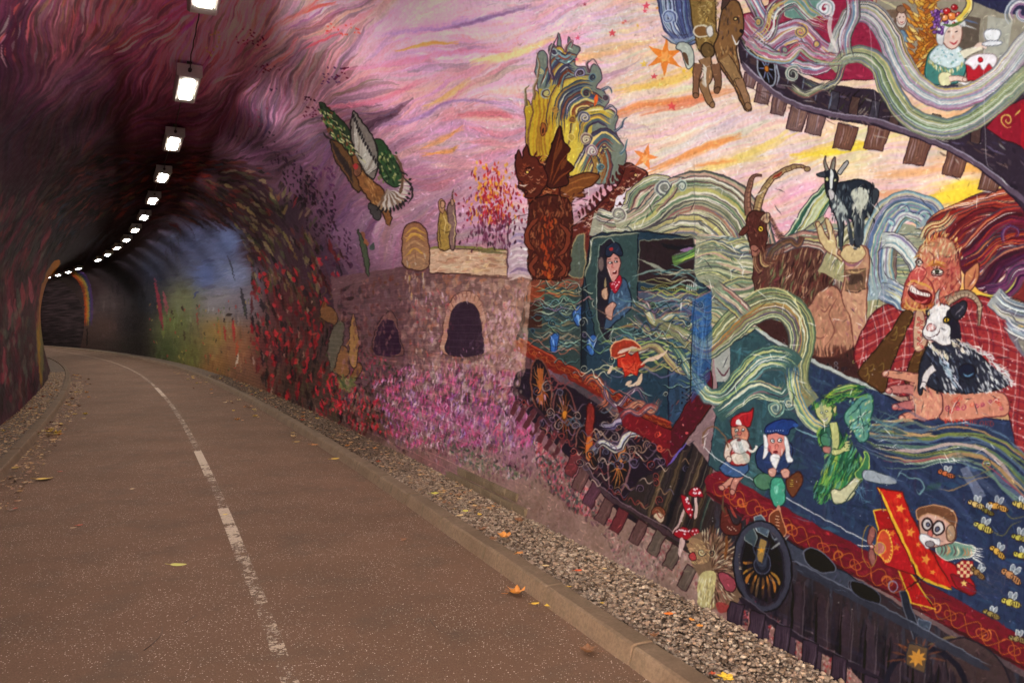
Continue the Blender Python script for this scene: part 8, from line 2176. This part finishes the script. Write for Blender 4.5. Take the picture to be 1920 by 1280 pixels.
def leaf(px, py, size_px, kind, col, label, z=0.014, rot=None, group=None):
    p = ground_at(px, py, z)
    d = math.hypot(p.x, p.y)
    size = size_px * d / FPX
    _seed[0] += 1
    me = leaf_mesh(kind, col, _seed[0])
    o = obj('fallen_leaf', me)
    o.location = p
    o.scale = (size, size, size)
    o.rotation_euler = (rnd.uniform(-.08, .08), rnd.uniform(-.08, .08), rot if rot is not None else rnd.uniform(0, 6.28))
    tag(o, label, 'leaf', group)
    return o
G = 0.105
CN = {YEL: 'yellow', GRN: 'yellow green', ORA: 'orange', RED_: 'dark red', BRN: 'brown', PAL: 'buff'}
KN = ['oval', 'lobed', 'curled']
def pick(kinds, cols):
    return rnd.choice(kinds), rnd.choice(cols)
for a in [
    (333, 1059, 27, 0, GRN, 'large yellow green oval leaf lying alone left of the centre line', .014, .2),
    (82, 898, 27, 0, YEL, 'long narrow yellow leaf near the left edge of the path', .014, .05),
    (148, 985, 13, 1, RED_, 'small red leaf touching a pale one left on the path', .014, 1.0),
    (137, 989, 10, 0, PAL, 'small cream leaf beside the red one left on the path', .014, 0.3),
    (26, 877, 14, 0, YEL, 'yellow leaf against the foot of the left kerb', .014, .3),
    (113, 884, 10, 1, RED_, 'tiny reddish leaf just beyond the long yellow one', .014, 2),
    (119, 907, 8, 1, BRN, 'tiny brown leaf just in front of the long yellow one', .014, 2),
    (28, 953, 9, 1, RED_, 'tiny red leaf nearest the left edge of the picture', .014, 2),
    (422, 964, 9, 0, YEL, 'little yellow leaf lying on the white dash of the centre line', .024, .7),
    (248, 916, 8, 0, PAL, 'small pale leaf midway between left kerb and centre line', .014, 0),
    (590, 834, 16, 1, ORA, 'orange leaf curled on the path edge by the right kerb, far end', .014, 0),
    (628, 860, 17, 0, YEL, 'amber leaf with toothed edge at the foot of the right kerb', .014, .4),
    (556, 828, 11, 0, YEL, 'small dull yellow leaf just left of the curled orange one', .014, .1),
    (757, 1013, 16, 2, BRN, 'brown crumpled leaf in the middle of the right lane', .014, .1),
    (968, 1112, 36, 2, ORA, 'large crumpled orange leaf on the asphalt under the right kerb', .014, .2),
    (953, 1108, 20, 1, BRN, 'brown half leaf tucked against the large crumpled orange one', .018, 2.2),
    (1003, 1131, 16, 0, YEL, 'flat amber leaf between the crumpled orange leaf and the kerb', .014, .2),
    (1028, 1135, 18, 1, YEL, 'bright yellow lobed leaf touching the foot of the right kerb', .014, 1.9),
    (1105, 1221, 36, 2, BRN, 'curled dark rust leaf on the asphalt near the bottom edge', .014, 2.9),
    (815, 925, 18, 1, GRN, 'bright lemon yellow leaf on the gravel behind the kerb', G, .2),
    (862, 966, 16, 0, PAL, 'buff leaf at the kerb edge of the gravel', G, .9),
    (872, 958, 15, 1, GRN, 'olive leaf on the gravel beside the buff one', G, .9),
    (899, 964, 14, 0, YEL, 'pale yellow leaf in the middle of the gravel strip', G, 1.8),
    (945, 1007, 30, 2, ORA, 'big orange leaf with golden back on the gravel', G, .4),
    (924, 1012, 18, 2, BRN, 'brown leaf leaning on the big orange one', G, 2.0),
    (974, 1037, 18, 1, ORA, 'rusty orange leaf just right of the big orange one', G, .7),
    (905, 993, 20, 2, BRN, 'tan dried leaf left of the big orange one', G, .2),
    (975, 977, 24, 2, BRN, 'long brown leaf by the footing bricks of the wall', G, .3),
    (1023, 1060, 14, 0, PAL, 'cream leaf on gravel beyond the scarlet one', G, .2),
    (1084, 1069, 15, 0, (.62, .09, .02), 'scarlet leaf among the pale stones', G, .2),
    (1133, 1066, 11, 1, PAL, 'pale yellow scrap of leaf near the foot of the wall', G, .2),
    (1067, 1099, 10, 0, YEL, 'small gold leaf beside the kerb edge below the scarlet one', G, .2),
    (1129, 1130, 11, 1, YEL, 'small amber leaf on the kerb edge farther right', G, .2),
    (1254, 1150, 18, 0, (.66, .17, .02), 'vivid orange leaf under the painted hedgehog', G, 3.3),
    (1297, 1161, 14, 0, ORA, 'golden leaf standing on edge below the painted hedgehog', G, 1.9),
    (1312, 1173, 15, 1, ORA, 'orange lobed leaf below the golden one by the wall foot', G, 1.4),
    (1225, 1192, 22, 2, BRN, 'dark brown shrivelled leaf in the middle of the near gravel', G, .2),
    (1361, 1270, 34, 1, YEL, 'large golden leaf at the bottom edge on the gravel', G, .5),
    (1336, 1262, 14, 1, RED_, 'red brown scrap of leaf beside the large golden one', G, .5)]:
    leaf(*a)
for i in range(24):
    px, py = 70 + rnd.uniform(0, 42), 790 + rnd.uniform(0, 26)
    kd, cl = pick((1, 2), (ORA, BRN, YEL, PAL, BRN))
    leaf(px, py, rnd.uniform(8, 17), kd, cl, f'{KN[kd]} {CN[cl]} leaf in the little heap against the left kerb', .014 + rnd.uniform(0, .03), None, 'leaves heaped against the left kerb')
k = 0
while k < 80:
    s = rnd.uniform(8, 26); side = rnd.random() < .5
    lat = rnd.uniform(2.18, 2.6) if side else rnd.uniform(-2.05, -1.65)
    p = pt(s, lat, 0); a, b = proj(p.x, p.y, 0.08)
    if not (0 < a < 1900 and b < 1200): continue
    kd, cl = pick((1, 2), (ORA, BRN, BRN, YEL, PAL, RED_))
    far = ', near' if s < 13 else ', midway in' if s < 19 else ', far in'
    leaf(float(a), float(b), rnd.uniform(.055, .10) * FPX / math.hypot(p.x, p.y), kd, cl,
         f'small {KN[kd]} {CN[cl]} leaf caught in the gravel of the right verge{far}' if side else f'small {KN[kd]} {CN[cl]} leaf on the soil verge behind the left kerb{far}', .085, None,
         'leaves scattered on the right verge' if side else 'leaves scattered on the left verge')
    k += 1
k = 0
while k < 120:
    s = rnd.uniform(9, 30); side = rnd.random() < .35
    lat = 1.97 - abs(rnd.gauss(0, .25)) if side else KL0 + .03 + abs(rnd.gauss(0, .22))
    p = pt(s, lat, 0); a, b = proj(p.x, p.y, 0.0)
    if not (0 < a < 1900 and b < 830): continue
    kd, cl = pick((0, 1, 2), (ORA, BRN, BRN, YEL, PAL))
    far = ', near' if s < 14 else ', midway in' if s < 21 else ', far in'
    leaf(float(a), float(b), rnd.uniform(.06, .11) * FPX / math.hypot(p.x, p.y), kd, cl,
         f'small {KN[kd]} {CN[cl]} leaf on the asphalt along the right kerb{far}' if side else f'small {KN[kd]} {CN[cl]} leaf on the asphalt along the left kerb{far}', .014, None,
         'leaves along the right edge of the path' if side else 'leaves along the left edge of the path')
    k += 1
# crumbled leaf litter that nobody could count
def litter(name, n, s0, s1, l0, l1, z, seed, label):
    rs = np.random.RandomState(seed); V, F, C = [], [], []
    for i in range(n):
        s = rs.uniform(s0, s1); l = rs.uniform(l0, l1)
        p = pt(s, l, z + rs.uniform(0, .01)); a = rs.uniform(0, 6.28); r = rs.uniform(.008, .03)
        c = [(.18, .09, .04), (.34, .17, .06), (.12, .06, .03), (.42, .27, .12), (.25, .10, .04)][rs.randint(5)]
        b = len(V)
        for k in range(5):
            t = a + k * 1.2566; q = r * rs.uniform(.6, 1.2)
            V.append((p.x + q * math.cos(t), p.y + q * math.sin(t), p.z + rs.uniform(0, .012)))
        F.append((b, b + 1, b + 2, b + 3, b + 4)); C += [c] * 5
    me = mesh_from(name, V, F)
    at = me.color_attributes.new('tint', 'FLOAT_COLOR', 'POINT')
    at.data.foreach_set('color', np.c_[np.array(C), np.ones(len(C))].reshape(-1).astype(np.float32))
    return tag(obj(name, me, M_LEAF), label, 'leaf litter', None, 'stuff')
litter('leaf_litter', 5200, 7, 30, -2.2, -1.62, .08, 5, 'crumbled brown leaf litter on the left soil verge')
litter('leaf_litter', 900, 6, 24, 2.16, 2.66, .082, 6, 'crumbled brown leaf litter in the right verge')
litter('leaf_litter', 900, 8, 26, -1.45, -1.15, .012, 7, 'bits of leaf on the asphalt at the foot of the left kerb')

# ------------------------------------------------------------------ twigs
def twig(P, r, label):
    V = [ground_at(x, y, 0.016) for x, y in P]
    o = obj('twig', tube('twig', V, [r * (1 - .5 * i / len(V)) for i in range(len(V))], M_BARK, 5), M_BARK)
    tag(o, label, 'twig')
M_BARK = plain('bark', (.05, .03, .022), .9)
twig([(270, 1218), (284, 1208), (297, 1196), (304, 1186), (304, 1175)], .0022, 'thin crooked twig on the asphalt low in the left lane')
twig([(346, 1167), (356, 1160), (369, 1152)], .0016, 'short straight twig beside the faded end of the centre line')
twig([(806, 1160), (812, 1170), (823, 1180)], .0016, 'short thin twig in the right lane near the crumpled leaves')
